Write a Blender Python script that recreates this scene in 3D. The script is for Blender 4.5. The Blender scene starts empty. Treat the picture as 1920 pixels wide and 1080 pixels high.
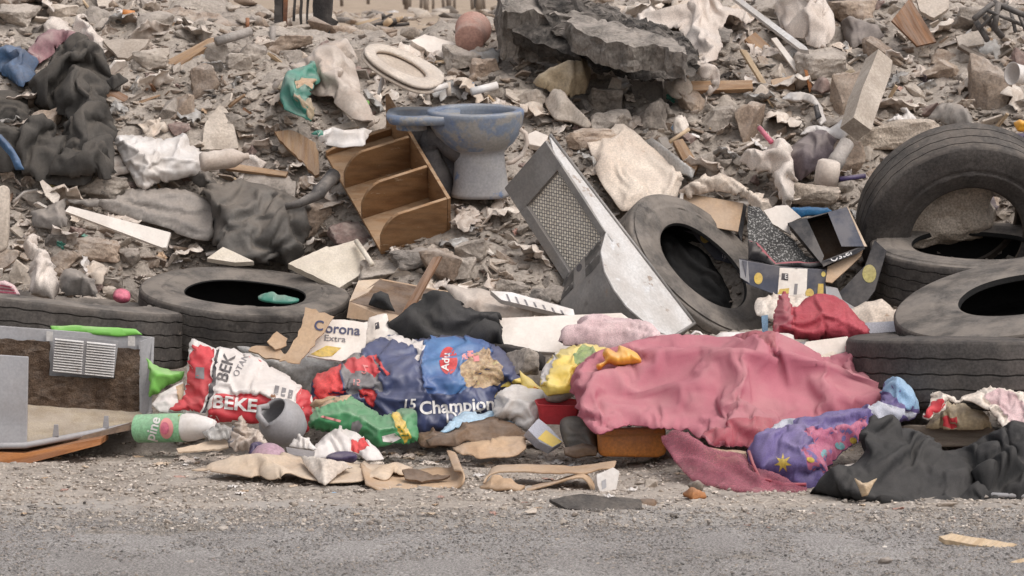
import bpy, bmesh, math, random
import numpy as np
from mathutils import Vector, Matrix, noise
from mathutils.geometry import delaunay_2d_cdt
from mathutils.bvhtree import BVHTree
random.seed(7); RNG = np.random.default_rng(7)
SC = bpy.context.scene; COL = SC.collection
# ------------------------------------------------------------------ camera, sky, sun, exposure
F, CX, Y0, H = 6400.0, 960.0, 200.0, 1.675          # focal length in photo pixels, centre column, horizon row, eye height
cam = bpy.data.cameras.new('camera'); camo = bpy.data.objects.new('camera', cam); COL.objects.link(camo)
camo.location = (0, 0, H); camo.rotation_euler = (math.pi/2, 0, 0)
cam.sensor_width = 36; cam.lens = 36*F/1920; cam.shift_y = -(540-Y0)/1920
cam.clip_start = .5; cam.clip_end = 3000
cam.dof.use_dof = True; cam.dof.focus_distance = 16.9; cam.dof.aperture_fstop = 8
SC.camera = camo
wd = bpy.data.worlds.new('World'); SC.world = wd; wd.use_nodes = True
wn = wd.node_tree.nodes; wl = wd.node_tree.links
SUN_EL, SUN_ROT = math.radians(55), math.radians(135)
sky = wn.new('ShaderNodeTexSky'); sky.sky_type = 'NISHITA'; sky.sun_disc = False
sky.sun_elevation = SUN_EL; sky.sun_rotation = SUN_ROT; sky.dust_density = 4; sky.air_density = 1; sky.ozone_density = 1
hs = wn.new('ShaderNodeHueSaturation'); hs.inputs['Saturation'].default_value = .27   # cloud cover: nearly white sky
wl.new(sky.outputs[0], hs.inputs['Color']); wl.new(hs.outputs[0], wn['Background'].inputs[0])
wn['Background'].inputs[1].default_value = .14
sl = bpy.data.lights.new('sun', 'SUN'); so = bpy.data.objects.new('sun', sl); COL.objects.link(so)
sl.energy = .85; sl.angle = math.radians(50); sl.color = (1, .98, .95)
so.rotation_euler = (math.pi/2-SUN_EL, 0, math.pi-SUN_ROT)
so.location = (0, 0, 30)
SC.view_settings.view_transform = 'Standard'; SC.view_settings.look = 'None'
SC.view_settings.exposure = 0.47; SC.view_settings.gamma = 1

# ------------------------------------------------------------------ helpers
def W(px, py, Y): return Vector(((px-CX)/F*Y, Y, H-(py-Y0)/F*Y))
def ray(px, py): return Vector(((px-CX)/F, 1, -(py-Y0)/F))
def topx(v): return (CX+F*v[0]/v[1], Y0+F*(H-v[2])/v[1])
def pts(s): return [tuple(float(c) for c in q.split(',')) for q in s.split()]
def lin(c):
    return tuple(((v/255)/12.92 if v/255 <= .04045 else ((v/255+.055)/1.055)**2.4) for v in c)
def sm(a, b, x):
    t = np.clip((x-a)/(b-a), 0, 1); return t*t*(3-2*t)
def vn(x, y, seed=0):                                  # value noise, numpy
    x = np.asarray(x, float); y = np.asarray(y, float)
    xi = np.floor(x); yi = np.floor(y); fx = x-xi; fy = y-yi
    fx = fx*fx*fx*(fx*(fx*6-15)+10); fy = fy*fy*fy*(fy*(fy*6-15)+10)
    def h(a, b):
        n = (a*127.1+b*311.7+seed*74.7); s = np.sin(n)*43758.5453; return s-np.floor(s)
    return (h(xi, yi)*(1-fx)+h(xi+1, yi)*fx)*(1-fy)+(h(xi, yi+1)*(1-fx)+h(xi+1, yi+1)*fx)*fy
def fbm(x, y, o=4, seed=0):
    s = 0; a = .5; t = 0
    for k in range(o):
        s = s+a*vn(x*2**k, y*2**k, seed+k*13); t += a; a *= .5
    return s/t
def worley(x, y, seed=0):
    x = np.asarray(x, float); y = np.asarray(y, float); xi = np.floor(x); yi = np.floor(y)
    d1 = np.full(x.shape, 9.); d2 = d1.copy(); cid = np.zeros(x.shape)
    for i in (-1, 0, 1):
        for j in (-1, 0, 1):
            a = xi+i; b = yi+j
            r1 = np.sin(a*127.1+b*311.7+seed)*43758.5453; r1 -= np.floor(r1)
            r2 = np.sin(a*269.5+b*183.3+seed)*43758.5453; r2 -= np.floor(r2)
            d = np.hypot(a+r1-x, b+r2-y); nid = np.sin(a*12.9+b*78.2+seed)*4375.85; nid -= np.floor(nid)
            m = d < d1
            d2 = np.where(m, d1, np.minimum(d2, d)); cid = np.where(m, nid, cid); d1 = np.where(m, d, d1)
    return d1, d2, cid

# terrain: flat road and verge, then the tipped heap rising to a crest, then the waste land behind
def T(x, y):
    x = np.asarray(x, float); y = np.asarray(y, float)
    px = CX+F*x/np.maximum(np.minimum(y, 24), 8)
    zl = np.interp(y, [16.5, 17, 17.6, 18.2, 19, 20, 21, 23, 30], [0, .25, .70, 1.15, 1.65, 2.12, 2.5, 3.0, 3.6])
    zr = np.interp(y, [14.9, 15.5, 16.2, 17.0, 17.6, 18.2, 19, 20, 21, 23, 30], [0, .06, .17, .42, .70, 1.15, 1.65, 2.12, 2.5, 3.0, 3.6])
    w = sm(1150, 1400, px); z = zl*(1-w)+zr*w
    cap = np.interp(px, [-400, 0, 300, 430, 540, 620, 720, 860, 930, 1000, 1400], [2.75, 2.62, 2.46, 2.3, 2.14, 2.06, 2.03, 2.04, 2.16, 2.7, 3.2])
    plat = 2.06+np.maximum(y-20, 0)*.032
    fade = np.exp(-(np.maximum(y-20.5, 0)/5)**2)
    cap = plat+(cap-2.06)*fade
    k = .05
    z = -k*np.log(np.exp(-np.clip(z, -1, 8)/k)+np.exp(-np.clip(cap, -1, 80)/k))
    z = np.where(y > 40, cap, z)
    z = z-.48*np.exp(-((x-1.12)/.5)**2-((y-18.05)/.42)**2)-.6*np.exp(-((x-2.4)/.42)**2-((y-17.85)/.42)**2)-.9*np.exp(-((x+1.38)/.46)**2-((y-17.78)/.55)**2)
    m = sm(.02, .3, z)*np.where(y > 24, .5, 1)
    return z + m*((fbm(x*1.3, y*1.3, 3, 3)-.5)*.30 + (fbm(x*5, y*5, 3, 9)-.5)*.12)
def Tn(x, y): return float(T(x, y))
_YS = np.concatenate([np.arange(11, 26, .03), np.arange(26, 120, .5)])
def Yter(px, py):                                      # depth at which the line of sight through a photo pixel meets the terrain
    z = H-(py-Y0)/F*_YS; t = T((px-CX)/F*_YS, _YS)
    k = np.nonzero(z <= t)[0]
    return float(_YS[k[0]]) if len(k) else 60.0
def Ymean(px, py): return sum(Yter(px+a, py+b) for a, b in ((0, 0), (-12, 0), (12, 0), (0, -10), (0, 10)))/5

# ------------------------------------------------------------------ materials
MATS = {}
DUSTC = (176, 164, 154)
def M(name, c1, c2=None, scale=6, rough=.85, dust=0., dustc=DUSTC, bump=.25, bscale=45, spec=.25, fine=.25,
      rnd=0., uv=False, stretch=(1, 1, 1), alpha=1., spots=None, metal=0., dpat=.1, sheen=0.):
    m = bpy.data.materials.new(name); m.use_nodes = True; MATS[name] = m
    N = m.node_tree.nodes; L = m.node_tree.links; P = N['Principled BSDF']
    P.inputs['Roughness'].default_value = rough; P.inputs['Specular IOR Level'].default_value = spec
    P.inputs['Metallic'].default_value = metal
    if alpha < 1: P.inputs['Alpha'].default_value = alpha
    if sheen: P.inputs['Sheen Weight'].default_value = sheen
    tc = N.new('ShaderNodeTexCoord'); oi = N.new('ShaderNodeObjectInfo')
    mp = N.new('ShaderNodeMapping'); L.new(tc.outputs['UV' if uv else 'Object'], mp.inputs[0])
    mp.inputs['Scale'].default_value = stretch
    ad = N.new('ShaderNodeVectorMath'); ad.operation = 'ADD'
    ml = N.new('ShaderNodeMath'); ml.operation = 'MULTIPLY'; ml.inputs[1].default_value = 37
    L.new(oi.outputs['Random'], ml.inputs[0]); L.new(mp.outputs[0], ad.inputs[0]); L.new(ml.outputs[0], ad.inputs[1])
    vec = ad.outputs[0]
    def nz(sc, det=4, r=.6):
        n = N.new('ShaderNodeTexNoise'); n.inputs['Scale'].default_value = sc; n.inputs['Detail'].default_value = det
        n.inputs['Roughness'].default_value = r; L.new(vec, n.inputs['Vector']); return n.outputs[0]
    def mr(v, a, b, c=0., d=1.):
        q = N.new('ShaderNodeMapRange'); q.interpolation_type = 'SMOOTHSTEP'
        for i, t in zip((1, 2, 3, 4), (a, b, c, d)): q.inputs[i].default_value = t
        L.new(v, q.inputs[0]); return q.outputs[0]
    def mix(f, a, b, mode='MIX'):
        q = N.new('ShaderNodeMix'); q.data_type = 'RGBA'; q.blend_type = mode
        for s, v in ((0, f), (6, a), (7, b)):
            if isinstance(v, (int, float)): q.inputs[s].default_value = v
            elif isinstance(v, tuple): q.inputs[s].default_value = (*v[:3], 1)
            else: L.new(v, q.inputs[s])
        return q.outputs[2]
    c2 = c2 or tuple(v*.82 for v in c1)
    col = mix(mr(nz(scale), .35, .65), lin(c1), lin(c2))
    if spots:                                          # (colour, scale, threshold): stains with their own shape
        for sc_, s_, th in spots: col = mix(mr(nz(s_, 5, .65), th, th+.06), col, lin(sc_))
    if fine: col = mix(1., col, mix(mr(nz(bscale*1.7, 3), .25, .75), (1-fine,)*3, (1+fine*.6,)*3), 'MULTIPLY')
    if rnd:
        a = N.new('ShaderNodeMath'); a.operation = 'MULTIPLY_ADD'; a.inputs[1].default_value = 2*rnd; a.inputs[2].default_value = 1-rnd
        L.new(oi.outputs['Random'], a.inputs[0]); cc = N.new('ShaderNodeCombineColor')
        for i in range(3): L.new(a.outputs[0], cc.inputs[i])
        col = mix(1., col, cc.outputs[0], 'MULTIPLY')
    if dust:
        g = N.new('ShaderNodeNewGeometry'); sx = N.new('ShaderNodeSeparateXYZ'); L.new(g.outputs['Normal'], sx.inputs[0])
        f = N.new('ShaderNodeMath'); f.operation = 'MULTIPLY'; L.new(mr(sx.outputs[2], -.2, .9, .25, 1.), f.inputs[0])
        L.new(mr(nz(scale*.8+2, 5, .65), .36, .64, dpat, 1.), f.inputs[1])
        f2 = N.new('ShaderNodeMath'); f2.operation = 'MULTIPLY'; f2.inputs[1].default_value = dust; L.new(f.outputs[0], f2.inputs[0])
        col = mix(f2.outputs[0], col, lin(dustc))
    L.new(col, P.inputs['Base Color'])
    if bump:
        b = N.new('ShaderNodeBump'); b.inputs['Strength'].default_value = bump; b.inputs['Distance'].default_value = .012
        L.new(nz(bscale, 5, .7), b.inputs['Height']); L.new(b.outputs[0], P.inputs['Normal'])
    return m
def mt(m): return m if not isinstance(m, str) else MATS[m]

# ------------------------------------------------------------------ object helpers
FOOT = []                                              # outlines of placed things, so that scattered rubble does not grow through them
def link(name, me, parent=None):
    o = bpy.data.objects.new(name, me); COL.objects.link(o)
    if parent: o.parent = parent; o.matrix_parent_inverse = Matrix.Identity(4)
    return o
def tag(o, label=None, cat=None, group=None, kind=None):
    if label: o['label'] = label
    if cat: o['category'] = cat; o['kind'] = 'thing'
    if group: o['group'] = group
    if kind: o['kind'] = kind
    return o
def empty(name, loc, label=None, cat=None, group=None):
    o = bpy.data.objects.new(name, None); COL.objects.link(o); o.location = loc; o.empty_display_size = .1
    return tag(o, label, cat, group)
def mesh_obj(name, V, Fc, mats, parent=None, mi=None, uvs=None, smooth=True, base=None):
    """one mesh object from world-space vertices; origin at its base (or the parent's origin)"""
    V = np.asarray(V, float).reshape(-1, 3)
    if parent is not None: org = np.array(parent.location if parent.parent is None else parent.location)
    else: org = np.array([V[:, 0].mean(), V[:, 1].mean(), V[:, 2].min()]) if base is None else np.array(base)
    if parent is not None and parent.parent is not None: org = np.array(parent['_w'])
    me = bpy.data.meshes.new(name)
    me.from_pydata([tuple(v) for v in V-org], [], [tuple(int(i) for i in f) for f in Fc])
    for m in (mats if isinstance(mats, (list, tuple)) else [mats]): me.materials.append(mt(m))
    if mi is not None: me.polygons.foreach_set('material_index', np.asarray(mi, np.int32))
    if uvs is not None:
        ul = me.uv_layers.new(name='UVMap'); li = np.zeros(len(me.loops), np.int32); me.loops.foreach_get('vertex_index', li)
        ul.data.foreach_set('uv', np.asarray(uvs, float)[li].ravel())
    bm = bmesh.new(); bm.from_mesh(me); bmesh.ops.recalc_face_normals(bm, faces=bm.faces)
    for f in bm.faces: f.smooth = bool(smooth)
    bm.to_mesh(me); bm.free(); me.update()
    if smooth == 'a': me.set_sharp_from_angle(angle=math.radians(32))
    o = link(name, me, parent)
    if parent is None: o.location = org
    o['_w'] = tuple(float(v) for v in org)
    return o
def inpoly(x, y, poly):
    x = np.asarray(x, float); y = np.asarray(y, float); r = np.zeros(x.shape, bool); n = len(poly); j = n-1
    for i in range(n):
        xi, yi = poly[i]; xj, yj = poly[j]
        if yi != yj: r ^= ((yi > y) != (yj > y)) & (x < (xj-xi)*(y-yi)/(yj-yi)+xi)
        j = i
    return r
def segdist(x, y, poly, closed=True):
    d = np.full(np.shape(x), 1e9); n = len(poly)
    for i in range(n if closed else n-1):
        ax, ay = poly[i]; bx, by = poly[(i+1) % n]; dx, dy = bx-ax, by-ay
        t = np.clip(((x-ax)*dx+(y-ay)*dy)/max(dx*dx+dy*dy, 1e-9), 0, 1)
        d = np.minimum(d, np.hypot(x-ax-t*dx, y-ay-t*dy))
    return d
def spline(poly, res, round_=True, closed=True):
    """closed outline resampled at about res pixels, Catmull-Rom if rounded"""
    n = len(poly); out = []
    for i in range(n if closed else n-1):
        p0, p1, p2, p3 = (np.array(poly[(i+k) % n]) for k in (-1, 0, 1, 2))
        if not closed:
            p0 = np.array(poly[max(i-1, 0)]); p3 = np.array(poly[min(i+2, n-1)])
        m = max(1, int(round(np.hypot(*(p2-p1))/res)))
        for k in range(m):
            t = k/m
            if round_:
                q = .5*((2*p1)+(p2-p0)*t+(2*p0-5*p1+4*p2-p3)*t*t+(3*p1-p0-3*p2+p3)*t**3)
            else: q = p1+(p2-p1)*t
            out.append(tuple(q))
    if not closed: out.append(tuple(poly[-1]))
    return out
def cdt(outline, inner, lines):
    P = [Vector(p) for p in outline]; n = len(P); E = [(i, (i+1) % n) for i in range(n)]
    for ln in lines:
        a = len(P); P += [Vector(p) for p in ln]; m = len(ln); E += [(a+i, a+(i+1) % m) for i in range(m)]
    P += [Vector(p) for p in inner]
    v, e, f, *_ = delaunay_2d_cdt(P, E, [], 0, 1e-3)
    v = np.array([(q[0], q[1]) for q in v]); f = np.array([list(t) for t in f if len(t) == 3])
    c = v[f].mean(1); k = inpoly(c[:, 0], c[:, 1], outline); return v, f[k]
def gridpts(outline, res, marg=.55):
    a = np.array(outline); x0, y0 = a.min(0); x1, y1 = a.max(0)
    X, Y = np.meshgrid(np.arange(x0, x1, res), np.arange(y0, y1, res*.87)); X = X+(np.arange(X.shape[0])[:, None] % 2)*res*.5
    X = X.ravel(); Y = Y.ravel(); k = inpoly(X, Y, outline); X = X[k]; Y = Y[k]
    k = segdist(X, Y, outline) > res*marg; return list(zip(X[k], Y[k]))
def foldf(px, py, folds):
    s = np.zeros(px.shape)
    for kind, amp, sc, ang, st, seed in folds:
        a = math.radians(ang); u = (px*math.cos(a)+py*math.sin(a))/sc/st; v = (-px*math.sin(a)+py*math.cos(a))/sc
        if kind == 'r':
            ph = v*.9+1.7*(fbm(u*.55+seed, v*.5, 2, seed+50)-.5)*2; k = np.floor(ph)
            am = .3+1.1*vn(u*.8+k*7.3, k*3.1+seed, seed+60)
            s = s+amp*(np.abs(np.sin(math.pi*ph))**.75*am-.4)
        elif kind == 's': s = s+amp*(fbm(u, v, 3, seed)-.5)*2
        elif kind == 'c':
            for o in range(3):
                d1, d2, cid = worley(u*1.8**o+.4*vn(u*2, v*2, seed), v*1.8**o, seed+o*7)
                s = s+amp*.62**o*(d1*1.1-.5+(cid-.5)*.5)
    return s
def ldf(px, py, lines):
    s = np.zeros(px.shape)
    for ln, amp, wid in lines: s = s+amp*np.exp(-(segdist(px, py, ln, False)/wid)**2)
    return s
def plane_fit(outline, off):
    q = np.array(outline)[::max(1, len(outline)//24)]
    Yv = np.array([Ymean(*p) for p in q]); A = np.c_[np.ones(len(q)), q[:, 0], q[:, 1]]
    c = np.linalg.lstsq(A, Yv, rcond=None)[0]; c[0] -= off; return c
def wrinkle(V, f, d, ang, stretch, smooth, iters=160, seed=1, edge=12., bend=10):
    """let a sheet that has more cloth than room buckle into folds (position based, with bending as smoothing)"""
    E = np.concatenate([f[:, [0, 1]], f[:, [1, 2]], f[:, [2, 0]]]); E.sort(1); E = np.unique(E, axis=0); a, b = E[:, 0], E[:, 1]
    n = len(V); deg = np.bincount(np.r_[a, b], minlength=n).astype(float)[:, None]; deg = np.maximum(deg, 1)
    def acc(x):
        r = np.empty((n, 3))
        for k in range(3): r[:, k] = np.bincount(a, x[:, k], n)-np.bincount(b, x[:, k], n)
        return r
    def avg(x):
        r = np.empty((n, 3))
        for k in range(3): r[:, k] = np.bincount(a, x[b, k], n)+np.bincount(b, x[a, k], n)
        return r/deg
    dv = V[b]-V[a]; l0 = np.linalg.norm(dv, axis=1)
    t = math.radians(ang); mid = (V[a]+V[b])/2; c2 = (dv[:, 0]*math.cos(t)-dv[:, 2]*math.sin(t))**2/np.maximum(dv[:, 0]**2+dv[:, 2]**2, 1e-9)
    loc = .35+1.3*vn(mid[:, 0]*9+seed, mid[:, 2]*9+seed*3, seed)
    L0 = l0*(1+stretch*loc*(.35+.65*c2)); P = V.copy()
    g = np.random.default_rng(seed); P = P+(g.random((n, 3))-.5)*.004; free = np.clip(d/edge, .12, 1)[:, None]
    low = np.array([[vn(V[k, 0]*14+seed, V[k, 2]*14, seed+q)-.5 for q in (1, 2, 3)] for k in range(n)]) if False else np.c_[vn(V[:, 0]*13+seed, V[:, 2]*13, seed+1), vn(V[:, 0]*13, V[:, 2]*13+seed, seed+2), vn(V[:, 0]*13+5, V[:, 2]*13+seed, seed+3)]-.5
    P = P+low*.03*free; U = V.mean(0); Nn = np.linalg.svd(V-U, full_matrices=False)[2][2]
    for it in range(iters):
        q = it/iters; np_ = max(1, int(round(bend*(1-q)**1.5)))
        for _ in range(2):
            dv = P[b]-P[a]; l = np.maximum(np.linalg.norm(dv, axis=1), 1e-6)
            P = P+acc(dv*((l-L0)/l*.5)[:, None])*free*(2.2/deg)
        D = P-V; D0 = D
        for _ in range(np_): D = D+smooth*(avg(D)-D)
        T_ = D@Nn; D = D-(1-.75)*0*D
        D = (D-np.outer(T_, Nn))*.96+np.outer(T_, Nn)*.997
        D = D*(.8+.2*free); P = V+D
    return P
CLOTH = {}
def cloth_sim(Vf, f, Vb, pin, grow, bend=.4, frames=30, N=None, seed=0):
    """let the solver drape the sheet: it is cut larger than the place it lies in, so it buckles into folds on its support"""
    me = bpy.data.meshes.new('c'); me.from_pydata([tuple(v) for v in Vf], [], [tuple(int(k) for k in t) for t in f]); o = bpy.data.objects.new('c', me); COL.objects.link(o)
    mb = bpy.data.meshes.new('s'); mb.from_pydata([tuple(v) for v in Vb[0]], [], [tuple(int(k) for k in t) for t in Vb[1]]); b = bpy.data.objects.new('s', mb); COL.objects.link(b)
    g = o.vertex_groups.new(name='pin')
    for k, w in enumerate(pin):
        if w > .01: g.add([k], float(w), 'REPLACE')
    cm = b.modifiers.new('col', 'COLLISION'); b.collision.thickness_outer = .006; b.collision.cloth_friction = 60; b.collision.use_culling = False
    m = o.modifiers.new('cloth', 'CLOTH'); c = m.settings; c.quality = 5; c.mass = .25; c.air_damping = 2
    c.tension_stiffness = c.compression_stiffness = 25; c.shear_stiffness = 12; c.bending_stiffness = bend; c.bending_damping = 1; c.tension_damping = c.compression_damping = 15
    c.vertex_group_mass = 'pin'; c.pin_stiffness = 1; c.shrink_min = -grow; c.shrink_max = -grow
    m.collision_settings.collision_quality = 3; m.collision_settings.distance_min = .005; m.collision_settings.use_self_collision = True; m.collision_settings.self_distance_min = .006
    m.point_cache.frame_start = 1; m.point_cache.frame_end = frames
    g0 = SC.gravity.copy(); SC.gravity = tuple(-9.8*N)     # the slope's own pull: presses the sheet onto what it lies on
    for fr in range(1, frames+1): SC.frame_set(fr)
    dg = bpy.context.evaluated_depsgraph_get(); e = o.evaluated_get(dg); q = e.to_mesh(); P = np.array([v.co[:] for v in q.vertices]); e.to_mesh_clear()
    bpy.data.objects.remove(o); bpy.data.objects.remove(b); SC.frame_set(1); SC.gravity = g0; return P
PILLOW = set('printed_sack pet_food_bag yellow_bag white_bag green_package red_net_bag dark_bag grey_bag amber_twist purple_bottle grey_garment brown_plug pink_scrap'.split())
SIM = dict(pink_cloth=(.17, .15, 22), black_cloth=(.30, .05, 22), black_coat=(.38, .04, 22), black_leather=(.34, .06, 22), leather_sheet=(.09, .3, 20), quilt=(.15, .12, 20), white_cloth=(.32, .05, 20), black_rag=(.3, .06, 18), beige_sheet=(.36, .05, 20),
           white_bag=(.16, .05, 20), film_bag=(.28, .03, 18), white_fabric=(.32, .04, 18), white_sheet=(.26, .05, 16), mauve_cloth=(.24, .12, 18), blue_garment=(.26, .12, 18), dark_rag=(.28, .1, 18), pale_pink_towel=(.12, .25, 18),
           printed_paper=(.10, .2, 18), tan_canvas=(.2, .2, 20), teal_bag=(.22, .05, 18), white_rag=(.24, .1, 18), pet_food_bag=(.07, .15, 20), printed_sack=(.07, .15, 20), green_package=(.08, .1, 18), yellow_bag=(.08, .1, 18), red_net_bag=(.10, .12, 18),
           grey_sheet=(.10, .1, 18), green_bag=(.14, .05, 16), white_carton=(.08, .2, 16), torn_cardboard=(.05, 3., 16), long_cardboard=(.05, 3., 18), folded_paper=(.10, .5, 14), light_blue_carton=(.05, 2., 14), straw_wad=(.2, .1, 14), cream_wrap=(.18, .1, 14), cream_paper=(.12, .3, 14), white_wrapper=(.14, .1, 16), paper_sheet=(.1, .3, 14), tan_wrapper=(.14, .2, 14), ribbed_sheet=(.05, .5, 14), grey_garment=(.2, .15, 14), grey_rag=(.2, .15, 14), blue_grey_cloth=(.2, .15, 14), plastic_scrap=(.2, .1, 14), jeans_scrap=(.16, .2, 14))
FOLD = .45
SHEET = set('torn_cardboard long_cardboard light_blue_carton paper_corner cardboard_edge cream_corner cream_paper paper_sheet tan_wrapper dark_sole plastic_scrap paper_wrapper white_wrapper blue_film white_sheet paper_scrap printed_paper beige_sheet cream_wrap white_carton'.split())
ROUND = set('pink_cloth quilt pale_pink_towel teal_scrap shell_board oyster_plate leather_sheet'.split())
def relief(name, poly, mat, Y=None, off=.06, bulge=.05, R=30, folds=(), lines=(), thick=.012, back=0., res=6, regions=(), wr=(.5, .30),
           rag=0., round_=True, parent=None, label=None, cat=None, group=None, foot=True, smooth=True, holes=()):
    """a draped, folded or stuffed soft thing: outline in photo pixels, its own depth (Y=(bottom,top) in metres or the slope it lies
    on), a swollen front, folds, and a back side, so it is a closed solid"""
    poly = pts(poly) if isinstance(poly, str) else poly
    if name in SHEET: bulge *= .35; R = max(R, 20)
    if name not in PILLOW and name not in ROUND:
        round_ = False
    ol = spline(poly, res, round_)
    if not round_:                                     # frayed, slightly wandering cut edges
        a = np.array(ol); q = a/23.; ol = [tuple(p) for p in a+np.c_[vn(q[:, 0]+3, q[:, 1], 4)-.5, vn(q[:, 0], q[:, 1]+7, 5)-.5]*min(7, .05*np.ptp(a[:, 0])+2)]
    if rag:
        a = np.array(ol); ol = [tuple(p) for p in a+(RNG.random(a.shape)-.5)*2*rag]
    if foot and parent is None: FOOT.append(ol)
    regs = [(spline(pts(r) if isinstance(r, str) else r, res, False), m) for r, m in regions]
    v, f = cdt(ol, gridpts(ol, res), [r for r, m in regs])
    us = np.unique(f); mp_ = np.zeros(len(v), int); mp_[us] = np.arange(len(us)); v = v[us]; f = mp_[f]
    px, py = v[:, 0], v[:, 1]
    if Y is None:
        c = plane_fit(ol, off); Yd = c[0]+c[1]*px+c[2]*py
    else:
        a = np.array(ol); y0, y1 = a[:, 1].min(), a[:, 1].max(); Yd = Y[0]+(Y[1]-Y[0])*(y1-py)/(y1-y0)
        if len(Y) > 2: x0, x1 = a[:, 0].min(), a[:, 0].max(); Yd = Yd+Y[2]*((px-x0)/(x1-x0)-.5)
    d = segdist(px, py, ol); t = np.clip(d/R, 0, 1)
    h = bulge*(np.sqrt(np.clip(1-(1-t)**2, 0, 1)) if name in PILLOW else t*t*(3-2*t))
    edge = .45+.55*np.clip(d/(R*.6), 0, 1)
    disp = h+FOLD*(foldf(px, py, folds)+ldf(px, py, lines))*edge
    n = len(v)
    base = np.c_[(px-CX)/F*Yd, Yd, H-(py-Y0)/F*Yd]
    N = np.linalg.svd(base-base.mean(0), full_matrices=False)[2][2]; rv = np.array(ray(px.mean(), py.mean()).normalized())
    N = -N if N@rv > 0 else N; dv_ = (.2*N-.8*rv) if name in PILLOW else (.7*N-.3*rv); dv_ /= np.linalg.norm(dv_)
    Vf = base+disp[:, None]*dv_; Vb = base+np.minimum(disp, 0)[:, None]*dv_-N*thick-(back*h)[:, None]*N; V0 = Vf.copy()
    if name in PILLOW: wr = (.2, .3)
    if wr and name not in SIM:
        sd = int(abs(ol[0][0])*7+abs(ol[0][1])*3) % 97+1; fa = folds[0][3]+90 if folds else 45
        Vf = wrinkle(Vf, f, d, fa, wr[0], wr[1], seed=sd, edge=max(8., res*2))
    cnt = {}
    for tri in f:
        for i in range(3):
            e = (tri[i], tri[(i+1) % 3]); cnt[frozenset(e)] = cnt.get(frozenset(e), 0)+1
    rim = [(tri[i], tri[(i+1) % 3]) for tri in f for i in range(3) if cnt[frozenset((tri[i], tri[(i+1) % 3]))] == 1]
    if name in SIM:

        gr, bd, fr_ = SIM[name]; ed = d < 1e-6; pin = np.where(ed, 1., 0)
        # support: the swollen bundle under the sheet, with a flat apron round it
        sup = base+(bulge*np.clip(d/R, 0, 1)**.7+FOLD*.5*(foldf(px, py, folds)+ldf(px, py, lines))*(d > R*.3))[:, None]*dv_
        cb = base.mean(0); bi = np.unique(np.array(rim)); ap = cb+(base[bi]-cb)*1.5; pos = {int(k): q for q, k in enumerate(bi)}
        SV = np.r_[sup, ap]; SF = [tuple(t) for t in f]+[(b_, a_, n+pos[int(a_)], n+pos[int(b_)]) for a_, b_ in rim]
        # start above the support, slightly rumpled
        st = base+(bulge*np.clip(d/R, 0, 1)**.7+.02+.5*np.maximum(foldf(px, py, folds)+.04, 0)*np.clip(d/14., 0, 1))[:, None]*dv_
        P = cloth_sim(st, f, (SV, SF), pin, gr, bd, fr_, N)
        if not np.isfinite(P).all(): P = Vf
        Vf = P; V0 = P; Vb = P-N*.006
    V = np.r_[Vf, Vb+.8*(Vf-V0)]
    Fc = [tuple(t) for t in f]+[(t[2]+n, t[1]+n, t[0]+n) for t in f]+[(a, a+n, b+n, b) for a, b in rim]
    mats = [mat]+[m for r, m in regs]; c = v[f].mean(1); mi = np.zeros(len(f), int)
    for k, (r, m) in enumerate(regs): mi[inpoly(c[:, 0], c[:, 1], r)] = k+1
    mi = np.r_[mi, mi*0, np.zeros(len(rim), int)]
    uv = np.r_[v, v]/400.
    o = mesh_obj(name, V, Fc, mats, parent, mi, uv, smooth)
    return tag(o, label, cat, group)
LIE = (0, -.55, .83); FACE = (0, -1, .12); UPW = (0, -.3, .95)
def prism3(name, P3, ext, mat, parent=None, rough=0., res=.03, label=None, cat=None, group=None, smooth=False, bev=0., rscale=9, mats=None, cutd=0):
    """flat polygon in space given its real thickness, with optional broken, uneven surface"""
    P3 = [Vector(p) for p in P3]; ext = Vector(ext); n = len(P3)
    e = [(P3[(i+1) % n]-P3[i]) for i in range(n)]; ux = max(e, key=lambda q: q.length).normalized()
    nz = Vector((0, 0, 0))
    for i in range(1, n-1): nz += (P3[i]-P3[0]).cross(P3[i+1]-P3[0])
    nz.normalize(); uy = nz.cross(ux)
    bm = bmesh.new(); vs = [bm.verts.new(p) for p in P3]; f = bm.faces.new(vs)
    r = bmesh.ops.extrude_face_region(bm, geom=[f])
    for g in r['geom']:
        if isinstance(g, bmesh.types.BMVert): g.co += ext
    if f.is_valid and not any(len(e_.link_faces) < 2 for e_ in bm.edges): pass
    bm.faces.ensure_lookup_table()
    if any(len(e_.link_faces) < 2 for e_ in bm.edges): bmesh.ops.holes_fill(bm, edges=[e_ for e_ in bm.edges if len(e_.link_faces) < 2])
    if bev: bmesh.ops.bevel(bm, geom=list(bm.edges), offset=bev, segments=2, affect='EDGES', profile=.5)
    if rough or cutd:
        bmesh.ops.triangulate(bm, faces=bm.faces)
        for _ in range(5):
            lg = [q for q in bm.edges if q.calc_length() > res*1.6]
            if not lg: break
            bmesh.ops.subdivide_edges(bm, edges=lg, cuts=1); bmesh.ops.triangulate(bm, faces=bm.faces)
            if len(bm.verts) > 9000: break
        if rough:
            for v in bm.verts:
                q = v.co*rscale; v.co += rough*(noise.noise_vector(q)+.55*noise.noise_vector(q*2.3)+.3*noise.noise_vector(q*6))
    bmesh.ops.recalc_face_normals(bm, faces=bm.faces)
    V = np.array([v.co[:] for v in bm.verts]); bm.verts.index_update()
    Fc = [[v.index for v in q.verts] for q in bm.faces]; bm.free()
    o0 = np.array(P3[0]); uv = np.c_[(V-o0)@np.array(ux), (V-o0)@np.array(uy)+((V-o0)@np.array(nz))]
    o = mesh_obj(name, V, Fc, mat, parent, None, uv, smooth)
    return tag(o, label, cat, group)
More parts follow.
